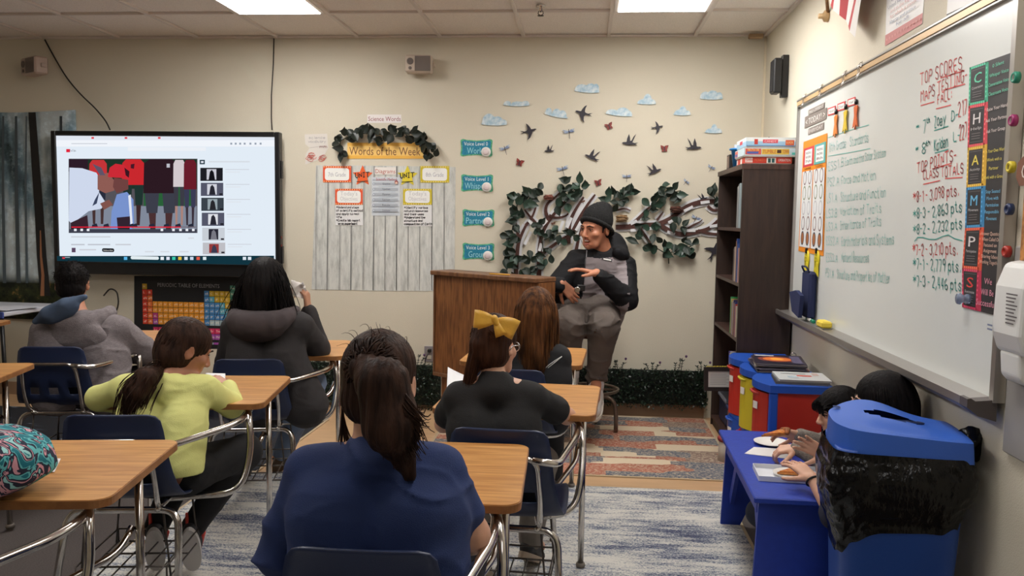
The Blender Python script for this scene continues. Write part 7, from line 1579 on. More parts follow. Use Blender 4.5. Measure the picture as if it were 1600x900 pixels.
# ---------------------------------------------------------------- C: girl with the mustard bow
def glasses(root, T, M, s, m, th=.0016):
    g = thing('eyeglasses', 'x', 'x'); bpy.data.objects.remove(g); mb = MB()
    for x in (-1, 1):
        mb.tube([T(x*.033+.021*math.cos(a), .107-.006*abs(math.cos(a)), .002+.018*math.sin(a)) for a in np.linspace(0, 2*PI, 21)[:-1]], th*s, 6, closed=True); mb.tube([T(x*.054, .102, .008), T(x*.078, .06, .010), T(x*.084, -.01, .006), T(x*.082, -.025, -.012)], th*s, 6)
    mb.tube([T(-.012, .108, .006), T(0, .111, .010), T(.012, .108, .006)], th*s, 6); fr = mb.obj('eyeglasses', m, root, True)
    mb = MB()
    for x in (-1, 1): mb.add([T(x*.033+.020*math.cos(a), .1065-.006*abs(math.cos(a)), .002+.017*math.sin(a)) for a in np.linspace(0, 2*PI, 17)[:-1]], [tuple(range(16))])
    mb.obj('lens', mat('clear lens', (1, 1, 1), .05, trans=1., alpha=.35), fr, False); fr.children[0].data.transform(Matrix.Translation(-wloc(root)))
def fig_C():
    J = dict(head=at(773, 540, 2.87), face=(.42, .9, -.16), nb=at(773, 600, 2.81), chest=at(772, 668, 2.79), pel=(-.26, 2.78, .53), shL=at(716, 622, 2.80), shR=at(832, 622, 2.83), elL=at(693, 662, 2.95), elR=at(886, 650, 3.03), wrL=(-.42, 3.16, .765), wrR=at(838, 612, 3.15),
             hdL=(.5, .85, 0), hnL=(0, 0, -1), hdR=(-.85, .25, .22), hnR=(-.1, .3, -1), hipL=(-.33, 2.83, .51), hipR=(-.18, 2.83, .51), knL=(-.34, 3.17, .50), knR=(-.15, 3.17, .50), anL=at_z(752, 862, .13), anR=at_z(829, 842, .12), toL=at_z(758, 885, .05)+Vector((0, .06, 0)), toR=at_z(838, 868, .05)+Vector((.01, .1, 0)))
    root, T, M, J = figure('person in a black T-shirt with a mustard bow and glasses, writing at the desk', J, SK3, .90, .78, (.034, .031, .021), (.058, .045, .033), neckr=.040)
    b = Body(); torso(b, J['pel']+(0, -.02, .02), J['chest'], J['shL'], J['shR'], J['nb']+(0, 0, -.012), (.082, .075), (.088, .083), .046)
    for s in 'LR': sleeve(b, J['sh'+s], J['el'+s], J['wr'+s], -.36, (.050, .052))
    b.cap(J['nb']+(0, -.014, -.02), J['nb']+(0, .0, .012), .056, .052, .04); b.ell(J['nb']+(0, .012, .062), (.043, .043, .040), None, .01, 's'); b.warp(folds(.004, (11, 11, 20))); part(root, 't_shirt', b, cloth('black cotton', (26, 25, 26), .10), .0062)
    b = Body(); pants_mesh(b, (J['hipL'], J['hipR']), (J['knL'], J['knR']), (J['anL'], J['anR']), (.080, .066, .050), J['pel']+(0, 0, .02)); b.warp(folds(.004)); part(root, 'trousers', b, cloth('grey khaki cotton', (128, 120, 112)), .008)
    for s in 'LR':
        an, to = J['an'+s], J['to'+s]; b = Body(); shoe(b, an+(0, 0, -.01), to, .82); sh = part(root, 'shoe', b, mat('black trainer', (0, 0, 0)), .007); m = sole_mesh(an+(0, 0, -.012), to, .84, .026); m.obj('sole', mat('tan rubber sole', rgb(184, 166, 146), .6), sh, False); sh.children[0].data.transform(Matrix.Translation(-wloc(root)))
    s = .90; tie = T(.0, -.085, .072); b = hair_cap(T, M, s); b.cap(tie, T(-.01, -.104, .0), .022, .024, .03); b.cap(T(-.01, -.104, .0), T(-.028, -.090, -.085), .024, .018, .03); b.cap(T(-.028, -.090, -.085), T(-.04, -.086, -.165), .016, .007, .03); b.warp(swarp(T, J['head'], M)); part(root, 'hair', b, H_md, .0045)
    paths = [bez(p, T(*(np.array(v)*(.094, .112, .104)+(0, -.025, .035))), tie+g_.normal(size=3)*.007, n=8) for v, p in scalp(T, s, 340, .35, 3)]; strands('hair_locks', paths, .0028, H_md, root)
    paths = []
    for k in range(260):
        w = g_.normal(size=2)*.5; paths.append(bez(tie+M@np.array((w[0]*.012, -.008, w[1]*.01)), T(np.clip(w[0], -1, 1)*.034-.006, -.138+.02*abs(w[0]), .03), T(np.clip(w[0], -1, 1)*.026-.026, -.128+.02*abs(w[0]), -.08), T(np.clip(w[0], -1, 1)*.020-.045, -.098+g_.normal()*.008, -.15-.05*g_.random()), n=11))
    strands('ponytail_locks', paths, .0028, H_md, root, .3)
    # bow
    M_bow = mat('mustard satin ribbon', rgb(222, 172, 66), .45, var=(12, .12), bump=(30, .3)); c = V3(at(775, 501, 2.74)); bw = None
    for k, (tip, w, up) in enumerate(((at(741, 498, 2.74), .030, 1), (at(806, 516, 2.76), .034, 1))):
        tip = V3(tip); g = []; d = tip-c; L = np.linalg.norm(d); d /= L; n = nrm((0, -1, .15)); n = nrm(n-d*(n@d)); u = np.cross(n, d)
        for i in range(13):
            a = 2*PI*i/12; r = []
            for j in range(5):
                v = -1+2*j/4; along = L*(.5-.5*math.cos(a)); wd = w*(.25+.75*math.sin(min(PI/2, (along/L)*PI*.6))); r.append(c+d*along+n*(.020*math.sin(a)+.002)+u*v*wd+n*.004*math.sin(v*6))
            g.append(r)
        m = MB(); m.sheet(g, .0012); o = m.obj('bow_loop', M_bow, root, True)
    for e, w in ((at(784, 524, 2.735), .02), (at(746, 507, 2.735), .016)):
        e = V3(e); d = e-c; u = nrm(np.cross(d, (0, -1, .2))); g = [[c+d*t+u*s_*w*(.4+.6*t)+np.array((0, -.012-.008*math.sin(3*t), 0)) for s_ in (-1, -.3, .3, 1)] for t in np.linspace(0, 1, 6)]; m = MB(); m.sheet(g, .0012); m.obj('bow_tail', M_bow, root, True)
    b = Body(); b.cap(c+(-.004, -.012, .010), c+(.004, -.012, -.010), .011, .010, .01); part(root, 'bow_knot', b, M_bow, .004)
    glasses(root, T, M, s, mat('silver glasses frame', rgb(196, 196, 200), .25, .8), .0022)
fig_C()
# ---------------------------------------------------------------- F: girl with long straight brown hair
def fig_F():
    J = dict(head=at(838, 487, 3.99), face=(-.05, 1, -.10), nb=at(842, 543, 3.94), chest=at(842, 590, 3.92), pel=(-.215, 3.88, .53), shL=at(805, 558, 3.93), shR=at(874, 558, 3.93), elL=at(800, 602, 4.0), elR=at(878, 600, 4.0), wrL=(-.32, 4.22, .77), wrR=(-.12, 4.22, .77),
             hdL=(.2, 1, 0), hnL=(0, 0, -1), hdR=(-.2, 1, 0), hnR=(0, 0, -1), hipL=(-.30, 3.94, .51), hipR=(-.14, 3.94, .51), knL=(-.30, 4.27, .50), knR=(-.14, 4.27, .50), anL=(-.30, 4.25, .11), anR=(-.13, 4.25, .11), toL=(-.30, 4.38, .05), toR=(-.12, 4.38, .05))
    root, T, M, J = figure('person with long straight brown hair in a black jacket, right before the lectern', J, SK3, .97, .8, (.034, .031, .021), (.056, .045, .033), neckr=.042)
    b = Body(); torso(b, J['pel']+(0, 0, -.02), J['chest'], J['shL'], J['shR'], J['nb']+(0, 0, -.01), (.08, .07), (.09, .084), .050)
    for s in 'LR': sleeve(b, J['sh'+s], J['el'+s], J['wr'+s], .9, (.052, .046, .036))
    b.warp(folds(.004, (11, 11, 18))); jk = part(root, 'jacket', b, cloth('black jacket cloth', (24, 24, 28), .1), .0065)
    m = MB()
    def surf(px, py):                     # walk along the view ray to the jacket
        o, v = V3((0, 0, H_CAM)), V3(ray(px, py)); v /= np.linalg.norm(v); t = 3.5; 
        for _ in range(60):
            d = b.ev((o+v*t)[None])[0]; t += d*.8
            if abs(d) < 5e-4: break
        return o+v*(t-.003)
    for q in ([(878, 557), (868, 563), (858, 570), (846, 580), (835, 588)], [(878, 557), (866, 567), (856, 575)], [(838, 577), (830, 582)]): m.tube([surf(*p) for p in q], .0022, 5)
    m.obj('white_piping', mat('white piping', rgb(206, 206, 206), .5), jk, False); jk.children[0].data.transform(Matrix.Translation(-wloc(root)))
    b = Body(); pants_mesh(b, (J['hipL'], J['hipR']), (J['knL'], J['knR']), (J['anL'], J['anR']), (.08, .064, .046), J['pel']); part(root, 'trousers', b, cloth('black jersey', (0, 0, 0)), .009)
    for s in 'LR': b = Body(); shoe(b, J['an'+s]+(0, 0, -.015), J['to'+s], .85); part(root, 'shoe', b, mat('black trainer', (0, 0, 0)), .009)
    s = .97
    def ex(b):
        b.cap(T(0, -.055, -.02), T(.005, -.062, -.22), .075, .062, .05)
        for x in (-1, 1): b.cap(T(x*.060, -.02, -.02), T(x*.066, -.035, -.22), .040, .030, .05)
    bh = hair_cap(T, M, s, ex); bh.warp(swarp(T, J['head'], M, 22, .004)); part(root, 'hair', bh, H_br, .005)
    paths = []
    for v, p in scalp(T, s, 620, .25, 4):
        h = nrm((v[0], min(v[1], -.05)-.3, 0)); w = .108+.012*g_.random(); L = -.24-.06*g_.random(); n_ = g_.normal()*.006
        paths.append(bez(p, T(v[0]*.115, v[1]*.118-.015, max(v[2]*.115+.03, .0)), T(h[0]*w+n_, h[1]*w*.9-.012, -.08), T(h[0]*w*.92+n_, h[1]*w*.95-.02, L), n=11))
    strands('hair_locks', paths, .0034, H_br, root, .4)
fig_F()
# ---------------------------------------------------------------- D: charcoal hoodie, tissue
def hood(b, nb, back, w=.12, d=.11, r=.035, n=12):
    """rolled hood lying on the shoulders: a U of folds round the neck"""
    nb, back = V3(nb), nrm(back); rt = np.cross(back, (0, 0, 1)); pts = []
    for i in range(n+1):
        a = PI*(i/n)*1.25-PI*.125; pts.append(nb+rt*math.cos(a)*w+back*math.sin(a)*d+np.array((0, 0, .012-.032*math.sin(a))))
    b.chain(pts, [r*(.7+.5*math.sin(PI*i/n)) for i in range(n+1)], .02); return pts
def fig_D():
    J = dict(head=at(416, 442, 4.02), face=(.02, 1, -.06), nb=at(414, 492, 3.96), chest=at(416, 560, 3.93), pel=(-1.44, 3.93, .53), shL=at(368, 512, 3.94), shR=at(470, 510, 3.97), elL=at(356, 566, 4.02), elR=at(497, 545, 4.14), wrL=(-1.66, 4.22, .77), wrR=at(481, 482, 4.17),
             hdL=(.3, .9, 0), hnL=(0, 0, -1), hdR=(-.12, .10, 1), hnR=(-1, .1, -.1), hipL=(-1.53, 3.98, .51), hipR=(-1.36, 4.0, .51), knL=(-1.55, 4.32, .50), knR=at(488, 598, 4.28), anL=at_z(378, 728, .11), anR=at_z(442, 706, .11), toL=at_z(372, 742, .05), toR=at_z(428, 722, .05))
    root, T, M, J = figure('person in a charcoal hoodie with long black hair holding a tissue to the face', J, SK1, 1.0, .86, (.038, .034, .023), (.062, .048, .036), hc={'R': dict(curl=(.7, .6, .4), tcurl=.5)}, neckr=.046)
    b = Body(); torso(b, J['pel']+(0, -.01, -.02), J['chest'], J['shL'], J['shR'], J['nb']+(0, 0, -.01), (.10, .09), (.112, .10), .062)
    for s in 'LR': sleeve(b, J['sh'+s], J['el'+s], J['wr'+s], .9, (.064, .062, .042))
    b.warp(folds(.006, (9, 9, 17))); part(root, 'hoodie', b, cloth('charcoal fleece', (50, 47, 48), .14, .95), .007)
    b = Body(); nb = J['nb']+(0, .0, -.02); bk = np.array((-.12, -1, 0)); pts = hood(b, nb+(0, .01, .01), bk, .135, .135, .045); b.ell(nb+np.array((-.01, -.085, -.03)), (.135, .05, .075), None, .05); b.warp(folds(.005, (10, 10, 20))); part(root, 'hood', b, cloth('charcoal hood lining', (74, 66, 68), .12, .95), .007)
    b = Body(); pants_mesh(b, (J['hipL'], J['hipR']), (J['knL'], J['knR']), (J['anL'], J['anR']), (.086, .07, .055), J['pel']); b.warp(folds(.005)); part(root, 'trousers', b, cloth('faded blue jeans', (104, 122, 150), .2), .0085)
    for s in 'LR': b = Body(); shoe(b, J['an'+s]+(0, 0, -.01), J['to'+s], .9); part(root, 'shoe', b, mat('brown boot', rgb(92, 76, 62), .6), .008)
    s = 1.
    def ex(b):
        b.cap(T(0, -.06, -.02), T(-.01, -.062, -.15), .085, .075, .05)
        for x in (-1, 1): b.cap(T(x*.075, -.02, -.0), T(x*.105, -.025, -.12), .045, .045, .05)
    bh = hair_cap(T, M, s, ex, 1.05); bh.warp(swarp(T, J['head'], M, 18, .005)); part(root, 'hair', bh, H_bk, .0055)
    paths = []
    for v, p in scalp(T, s, 560, .25, 6):
        h = nrm((v[0]*1.1, min(v[1], .0)-.3, 0)); w = .130+.025*g_.random(); L = -.15-.09*g_.random(); n_ = g_.normal()*.012
        P = bez(p, T(v[0]*.125, v[1]*.122-.012, max(v[2]*.12+.03, .02)), T(h[0]*w+n_, h[1]*w*.8-.01, -.07), T(h[0]*w*1.05+n_*2, h[1]*w*.8-.02, L), n=12); P[:, 0] += .006*np.sin(np.linspace(0, 7, 12)+v[0]*9)*np.linspace(0, 1, 12); paths.append(P)
    strands('hair_locks', paths, .0034, H_bk, root, .35)
    # tissue
    from mathutils import noise as mn
    c = V3(at(467, 453, 4.15)); g = []
    for i in range(9):
        r = []
        for j in range(9): u, v = i/8-.5, j/8-.5; n_ = mn.noise(Vector((u*6, v*6, 2))); r.append(c+np.array((u*.06+.012*n_, .03*math.sin(u*5+v*3)+.02*n_, v*.09+.012*math.sin(v*9+u*4))))
        g.append(r)
    m = MB(); m.sheet(g, .0012); o = m.obj('tissue', mat('white tissue', rgb(226, 220, 216), .8)); o.data.transform(Matrix.Translation(-Vector(c))); o.location = c; props(o, 'crumpled white tissue held by the person in the charcoal hoodie', 'tissue')
fig_D()
# ---------------------------------------------------------------- E: boy in the grey hoodie
def fig_E():
    J = dict(head=at(113, 444, 4.24), face=(-.40, .92, -.12), nb=at(120, 494, 4.18), chest=at(128, 560, 4.14), pel=(-2.60, 4.12, .53), shL=at(72, 520, 4.15), shR=at(182, 516, 4.20), elL=at(60, 585, 4.18), elR=at(222, 548, 4.36), wrL=(-2.75, 4.45, .77), wrR=at(215, 556, 4.56),
             hdL=(.2, .9, 0), hnL=(0, 0, -1), hdR=(-.6, .8, 0), hnR=(0, 0, -1), hipL=(-2.71, 4.18, .51), hipR=(-2.50, 4.18, .51), knL=(-2.76, 4.55, .50), knR=(-2.46, 4.55, .50), anL=(-2.78, 4.55, .11), anR=(-2.46, 4.55, .11), toL=(-2.80, 4.68, .05), toR=(-2.45, 4.68, .05))
    root, T, M, J = figure('person in a heather grey hoodie with short black hair facing the television', J, SK2, .98, .86, (.042, .038, .026), (.07, .052, .04), neckr=.05)
    b = Body(); torso(b, J['pel']+(0, -.02, -.02), J['chest'], J['shL'], J['shR'], J['nb']+(0, 0, -.02), (.125, .12), (.13, .12), .072)
    for s in 'LR': sleeve(b, J['sh'+s], J['el'+s], J['wr'+s], .9, (.078, .074, .05))
    b.warp(folds(.009, (8, 8, 17), .65)); part(root, 'hoodie', b, mat('heather grey fleece', rgb(122, 114, 116), .95, var=(60, .14, (1, 1, 3)), bump=(300, .4)), .007)
    b = Body(); nb = J['nb']+(0, 0, -.02); pts = hood(b, nb+(.02, .02, .02), (.10, -1, 0), .135, .11, .042); b.ell(nb+np.array((.06, -.085, -.075)), (.15, .05, .085), None, .05); b.warp(folds(.008, (9, 9, 20), .65)); part(root, 'hood', b, mat('heather grey fleece', (0, 0, 0)), .007)
    b = Body(); c0 = [at(56, 502, 4.04), at(74, 490, 4.03), at(102, 476, 4.04), at(132, 464, 4.08)]; b.chain([V3(p) for p in c0], [.016, .030, .030, .016], .04); b.ell(V3(at(92, 488, 4.05)), (.115, .036, .050), np.array(Matrix.Rotation(-.38, 3, 'Y')), .03); b.warp(folds(.005, (12, 12, 12))); part(root, 'hood_lining', b, cloth('slate blue hood lining', (72, 88, 112), .12, .95), .006)
    b = Body(); pants_mesh(b, (J['hipL'], J['hipR']), (J['knL'], J['knR']), (J['anL'], J['anR']), (.10, .08, .06), J['pel']); part(root, 'trousers', b, cloth('black jersey', (0, 0, 0)), .01)
    for s in 'LR': b = Body(); shoe(b, J['an'+s]+(0, 0, -.01), J['to'+s]); part(root, 'shoe', b, mat('black trainer', (0, 0, 0)), .009)
    bh = Body(); R = .98; bh.ell(T(0, -.014, .036), (.082, .099, .087), M, .02); bh.ell(T(0, -.045, -.030), (.070, .058, .055), M, .03); bh.ell(T(0, .100, -.03), (.075, .070, .085), M, .012, 's')
    for x in (-1, 1): bh.ell(T(x*.085, .0, -.02), (.022, .03, .04), M, .01, 's')
    bh.warp(lambda P: -.0025*vnoise(P*120)-.002*vnoise(P*45)); part(root, 'hair', bh, H_bk, .0045)
    paths = [bez(p, p+(p-J['head'])*.06+g_.normal(size=3)*.004, p+(p-J['head'])*.09+np.array((0, 0, -.006))+g_.normal(size=3)*.006, n=4) for v, p in scalp(T, .98, 900, .3, 8, (.080, .097, .085), .034) if abs(v[0]) < .93 or v[2] > .1]; strands('hair_locks', paths, .0018, H_bk, root)
fig_E()
# ---------------------------------------------------------------- the two girls behind the blue bench
def fig_G():
    J = dict(head=at(1311, 644, 3.52), face=(-.96, -.12, -.20), nb=(1.085, 3.55, .545), chest=(1.095, 3.55, .42), pel=(1.09, 3.55, .13), shL=(1.075, 3.43, .505), shR=(1.09, 3.67, .505), elL=at(1296, 726, 3.40), elR=at(1296, 700, 3.66), wrL=at(1246, 700, 3.47), wrR=at(1250, 680, 3.66),
             hdL=(-.95, .15, -.18), hnL=(.1, .3, -1), hdR=(-.97, .0, .12), hnR=(.1, -.7, -.7), hipL=(1.04, 3.48, .11), hipR=(1.04, 3.62, .11), knL=(.80, 3.42, .16), knR=(.80, 3.68, .16), anL=(.97, 3.58, .06), anR=(.97, 3.50, .06), toL=(1.0, 3.70, .05), toR=(1.0, 3.40, .05))
    root, T, M, J = figure('person with black hair in a grey knit sweater eating pizza at the blue bench', J, SK3, .86, .82, (.034, .031, .021), (.055, .043, .033), res=.0048, hc={'R': dict(curl=(.35, .5, .3), tcurl=.2), 'L': dict(curl=(.7, .8, .5), tcurl=.4)}, neckr=.04)
    b = Body(); torso(b, J['pel'], J['chest'], J['shL'], J['shR'], J['nb']+(0, 0, -.015), (.07, .06), (.088, .08), .046)
    for s in 'LR': sleeve(b, J['sh'+s], J['el'+s], J['wr'+s], .96, (.048, .046, .032))
    b.warp(folds(.004, (14, 14, 24))); part(root, 'sweater', b, mat('grey knit wool', rgb(128, 120, 112), .95, var=(90, .2), bump=(220, .6)), .006)
    b = Body(); pants_mesh(b, (J['hipL'], J['hipR']), (J['knL'], J['knR']), (J['anL'], J['anR']), (.075, .06, .045), J['pel']); part(root, 'trousers', b, cloth('dark denim', (0, 0, 0)), .009)
    s = .86
    def ex(b): b.cap(T(0, -.05, -.01), T(0, -.055, -.10), .075, .066, .04)
    bh = hair_cap(T, M, s, ex, 1.02, face=False); bh.ell(T(0, .105, -.05), (.058*s, .075*s, .085*s), M, .012, 's'); bh.ell(T(0, .05, -.125), (.09*s, .09*s, .07*s), M, .02, 's'); bh.warp(swarp(T, J['head'], M)); part(root, 'hair', bh, H_bk, .0045)
    paths = []
    for v, p in scalp(T, s, 420, .75, 12):
        if v[1] > .35: P = bez(p, T(v[0]*.08, .098, .075), T(v[0]*.075, .105, .045), T(v[0]*.075+g_.normal()*.004, .098, .012+.012*g_.random()), n=8)
        else:
            h = nrm((v[0], v[1]-.12, 0)); w = .098+.01*g_.random(); P = bez(p, T(v[0]*.105, v[1]*.11-.01, max(v[2]*.11+.03, .0)), T(h[0]*w, h[1]*w, -.06), T(h[0]*w, h[1]*w-.01, -.13-.03*g_.random()), n=9)
        paths.append(P)
    strands('hair_locks', paths, .0028, H_bk, root)
    p = V3(J['wrR'])+.80*(.155*nrm(J['hdR']))+np.array((0, -.01, -.012)); pizza(tuple(V3(at(1190, 683, 3.62))), .08, .12, .07, 'pizza slice held over the bench by the person in the grey sweater', -.18)
    J = dict(head=at(1378, 631, 3.12), face=(-.95, .28, -.10), nb=(1.115, 3.12, .59), chest=(1.12, 3.11, .45), pel=(1.10, 3.10, .14), shL=(1.09, 2.98, .535), shR=(1.125, 3.25, .535), elL=at(1304, 806, 2.96), elR=at(1318, 745, 3.30), wrL=at(1270, 748, 3.10), wrR=at(1292, 712, 3.34),
             hdL=(-.42, .80, .30), hnL=(.1, .3, -1), hdR=(-.80, .05, .42), hnR=(-.3, -.9, .1), hipL=(1.05, 3.03, .12), hipR=(1.05, 3.17, .12), knL=(.98, 2.86, .16), knR=(.82, 3.28, .16), anL=(.99, 3.10, .06), anR=(.97, 3.18, .06), toL=(1.0, 3.22, .05), toR=(1.0, 3.06, .05))
    root, T, M, J = figure('person with black bobbed hair and glasses behind the recycling bin', J, SK3, .95, .86, (.037, .033, .023), (.06, .046, .035), res=.0048, hc={'L': dict(curl=(.15, .22, .2), spread=.14, tcurl=.1), 'R': dict(curl=(.15, .2, .2), spread=.16, tcurl=0.)}, neckr=.044)
    b = Body(); torso(b, J['pel'], J['chest'], J['shL'], J['shR'], J['nb']+(0, 0, -.015), (.07, .066), (.092, .086), .050)
    for q in 'LR': sleeve(b, J['sh'+q], J['el'+q], J['wr'+q], .10, (.052, .048, .046))
    b.warp(folds(.004)); part(root, 'top', b, cloth('dark navy cotton', (34, 36, 56), .1), .0065)
    b = Body(); pants_mesh(b, (J['hipL'], J['hipR']), (J['knL'], J['knR']), (J['anL'], J['anR']), (.078, .062, .046), J['pel']); part(root, 'trousers', b, cloth('black jersey', (0, 0, 0)), .009)
    w = V3(J['wrL']); d = nrm(V3(J['wrL'])-V3(J['elL'])); a = nrm(np.cross(d, (0, 0, 1))); c2 = np.cross(a, d); m = MB(); m.tube([w-d*.012+(a*math.cos(q)*.030+c2*math.sin(q)*.027) for q in np.linspace(0, 2*PI, 25)[:-1]], .0038, 6, closed=True); m.obj('bracelet', mat('black hair band', rgb(22, 20, 22), .7), root, True)
    s = .95
    def ex(b): b.cap(T(0, -.045, -.01), T(0, -.05, -.085), .082, .074, .04)
    bh = hair_cap(T, M, s, ex, 1.04); bh.warp(swarp(T, J['head'], M)); part(root, 'hair', bh, H_bk, .0045)
    paths = []
    for v, p in scalp(T, s, 520, .28, 13):
        h = nrm((v[0], min(v[1], .2)-.14, 0)); w = .103+.008*g_.random(); paths.append(bez(p, T(v[0]*.112, v[1]*.118-.01, max(v[2]*.118+.03, .0)), T(h[0]*w, h[1]*w, -.05), T(h[0]*w*.95, h[1]*w*.95-.01, -.12-.02*g_.random()), n=9))
    strands('hair_locks', paths, .003, H_bk, root); glasses(root, T, M, s, mat('rose gold glasses frame', rgb(206, 160, 140), .3, .7), .0022)
fig_G()
# ---------------------------------------------------------------- the man on the stool
def fig_M():
    J = dict(head=at(931, 358, 5.50), face=(-.66, -.75, -.10), up=(.05, 0, 1), nb=at(945, 401, 5.57), chest=at(936, 440, 5.58), pel=at(920, 487, 5.60), shL=at(976, 417, 5.58), shR=at(900, 411, 5.52), elL=at(979, 468, 5.40), elR=at(862, 456, 5.42), wrL=at(932, 427, 5.26), wrR=at(877, 443, 5.27),
             hdL=(-.97, -.12, .22), hnL=(-.15, .0, -1), hdR=(.70, -.12, -.66), hnR=(.1, .95, -.1), hipL=at(941, 489, 5.56), hipR=at(900, 489, 5.52), knL=at(944, 512, 5.16), knR=at(886, 508, 5.14), anL=at(932, 588, 5.27), anR=at(893, 572, 5.27), toL=at(930, 624, 5.16), toR=at(886, 596, 5.14))
    root, T, M, J = figure('person in a black and grey jacket and black beanie talking on the tall stool', J, SKM, 1.12, 1.06, (.045, .04, .029), (.075, .058, .042), mouth=1., res=.0048, hc={'L': dict(curl=(.12, .25, .25), spread=.06, tcurl=.3), 'R': dict(curl=(.45, .55, .4), tcurl=.4)}, feet=True)
    ok = {}
    b = Body(); torso(b, J['pel']+(0, .0, .0), J['chest'], J['shL'], J['shR'], J['nb']+(0, 0, .01), (.115, .11), (.128, .125), .072)
    for s in 'LR': sleeve(b, J['sh'+s], J['el'+s], J['wr'+s], .88, (.078, .076, .050))
    b.warp(folds(.014, (7, 7, 15), .6)); me = b.mesh('jacket', .006); v = b.verts
    def seg(P, a, c): a, c = V3(a), V3(c); ab = c-a; t = np.clip((P-a)@ab/(ab@ab), 0, 1); return np.linalg.norm(P-a-t[:, None]*ab, axis=1)
    fc = v[b.faces].mean(1); sl = np.minimum(np.minimum(seg(fc, J['shL'], J['elL']), seg(fc, J['elL'], J['wrL'])), np.minimum(seg(fc, J['shR'], J['elR']), seg(fc, J['elR'], J['wrR'])))
    zl = V3(at(930, 404, 5.45))[2]+.10*np.abs(fc[:, 0]-V3(J['chest'])[0]); axs = nrm(J['shR']-J['shL']); lat = (fc-J['chest'])@axs; fa = np.minimum(seg(fc, J['elL'], J['wrL']), seg(fc, J['elR'], J['wrR'])); grey = (fc[:, 2] < zl) & (np.abs(lat+.01) < .135) & (fa > .075) & (fc[:, 1] < V3(J['chest'])[1]+.02)
    grey |= (fc[:, 2] < J['pel'][2]+.06) & (sl > .10)
    o = link('jacket', me, [mat('black quilted nylon', rgb(24, 24, 27), .75, bump=(60, .2), spec=.25), mat('grey nylon panel', rgb(136, 126, 128), .7, var=(8, .05))], root, True); me.polygons.foreach_set('material_index', grey.astype(np.int32)); me.update()
    b2_ = b
    def surf(px, py, off=.003):
        o_, vv = V3((0, 0, H_CAM)), V3(ray(px, py)); vv /= np.linalg.norm(vv); t = 4.9
        for _ in range(80):
            d = b2_.ev((o_+vv*t)[None])[0]; t += d*.7
            if abs(d) < 5e-4 or t > 5.75: break
        return o_+vv*(min(t, 5.7)-off)
    m = MB(); m.tube([surf(915, 402), surf(914, 420), surf(912, 440), surf(909, 458)], .004, 6); m.obj('zipper', M_black, o, False); o.children[0].data.transform(Matrix.Translation(-wloc(root)))
    m = MB(); m.tube([surf(906, 366+4), surf(910, 380), surf(917, 392), surf(916, 402)], .0035, 6); c = m.obj('drawcord', mat('grey cord', rgb(150, 146, 148), .7), o, False); c.data.transform(Matrix.Translation(-wloc(root)))
    q = [surf(941, 402), surf(957, 405), surf(956, 409), surf(940, 406)]; m = MB(); m.add(q+[p+(0, .004, 0) for p in q], [(3, 2, 1, 0), (4, 5, 6, 7), (0, 1, 5, 4), (1, 2, 6, 5), (2, 3, 7, 6), (3, 0, 4, 7)]); c = m.obj('chest_label', M_black, o, False); c.data.transform(Matrix.Translation(-wloc(root)))
    q = [surf(943, 403.4, .005), surf(955, 405.8, .005), surf(954.6, 407.6, .005), surf(942.6, 405.2, .005)]; m = MB(); m.add(q, [(3, 2, 1, 0)]); c = m.obj('label_print', M_white, o, False); c.data.transform(Matrix.Translation(-wloc(root)))
    m = MB()
    for a, d in (((850, 434), (856, 441)), ((853, 431), (859, 438)), ((857, 441), (859, 433))): m.tube([surf(*a), surf(*d)], .003, 5)
    c = m.obj('sleeve_logo', mat('grey print', rgb(170, 170, 172), .6), o, False); c.data.transform(Matrix.Translation(-wloc(root)))
    b = Body(); nb = J['nb']+(0, 0, .0); hood(b, nb+(.01, .0, .005), (.45, .9, 0), .105, .085, .050, 14); b.ell(nb+np.array((.035, .060, .045)), (.115, .085, .125), None, .08); b.warp(folds(.006, (10, 10, 16))); part(root, 'hood', b, mat('black quilted nylon', (0, 0, 0)), .007)
    # beanie
    b = Body(); b.ell(T(0, -.016, .050), (.088*1.06, .106*1.06, .104*1.06), M, .02); b.ell(T(.0, -.062, .112), (.062, .060, .046), M, .05); b.plane(T(0, .075, .050), M@np.array((0, .62, -1.))); b2 = Body(); b2.ops = b.ops
    for i in range(20): pass
    b.warp(lambda P: -.0022*np.sin(np.arctan2(((P-V3(J['head']))@M)[:, 0], ((P-V3(J['head']))@M)[:, 1])*46)); part(root, 'beanie', b, cloth('black rib knit', (18, 18, 19), .1, .95), .0045)
    n_ = nrm((0, .62, -1.)); u_ = nrm(np.cross(n_, (1, 0, 0))); b = Body(); ring = [T(*(np.array((0, -.014, .014))+np.array((.086*math.cos(a), 0, 0))+u_*.106*math.sin(a))) for a in np.linspace(0, 2*PI, 25)]; b.chain(ring, [.013]*25, .01); part(root, 'beanie_cuff', b, cloth('black rib knit', (0, 0, 0)), .0045)
    b = Body(); b.ell(T(0, -.050, -.015), (.082, .070, .060), M, .02); b.ell(T(0, .09, -.03), (.085, .085, .10), M, .01, 's')
    for x in (-1, 1): b.ell(T(x*.085, .0, -.01), (.02, .032, .045), M, .01, 's'); b.cap(T(x*.076, .020, .020), T(x*.073, .024, -.015), .008, .004, .006)
    part(root, 'hair', b, H_bk, .005)
    m = MB(); m.add([T(x, y, z) for x, y, z in ((-.015, .082, -.0555), (.015, .082, -.0555), (.015, .082, -.0615), (-.015, .082, -.0615))]+[T(0, .089, -.055), T(0, .089, -.0615)], [(0, 4, 5, 3), (4, 1, 2, 5)]); m.obj('teeth', mat('teeth', rgb(226, 220, 206), .3), root, True)
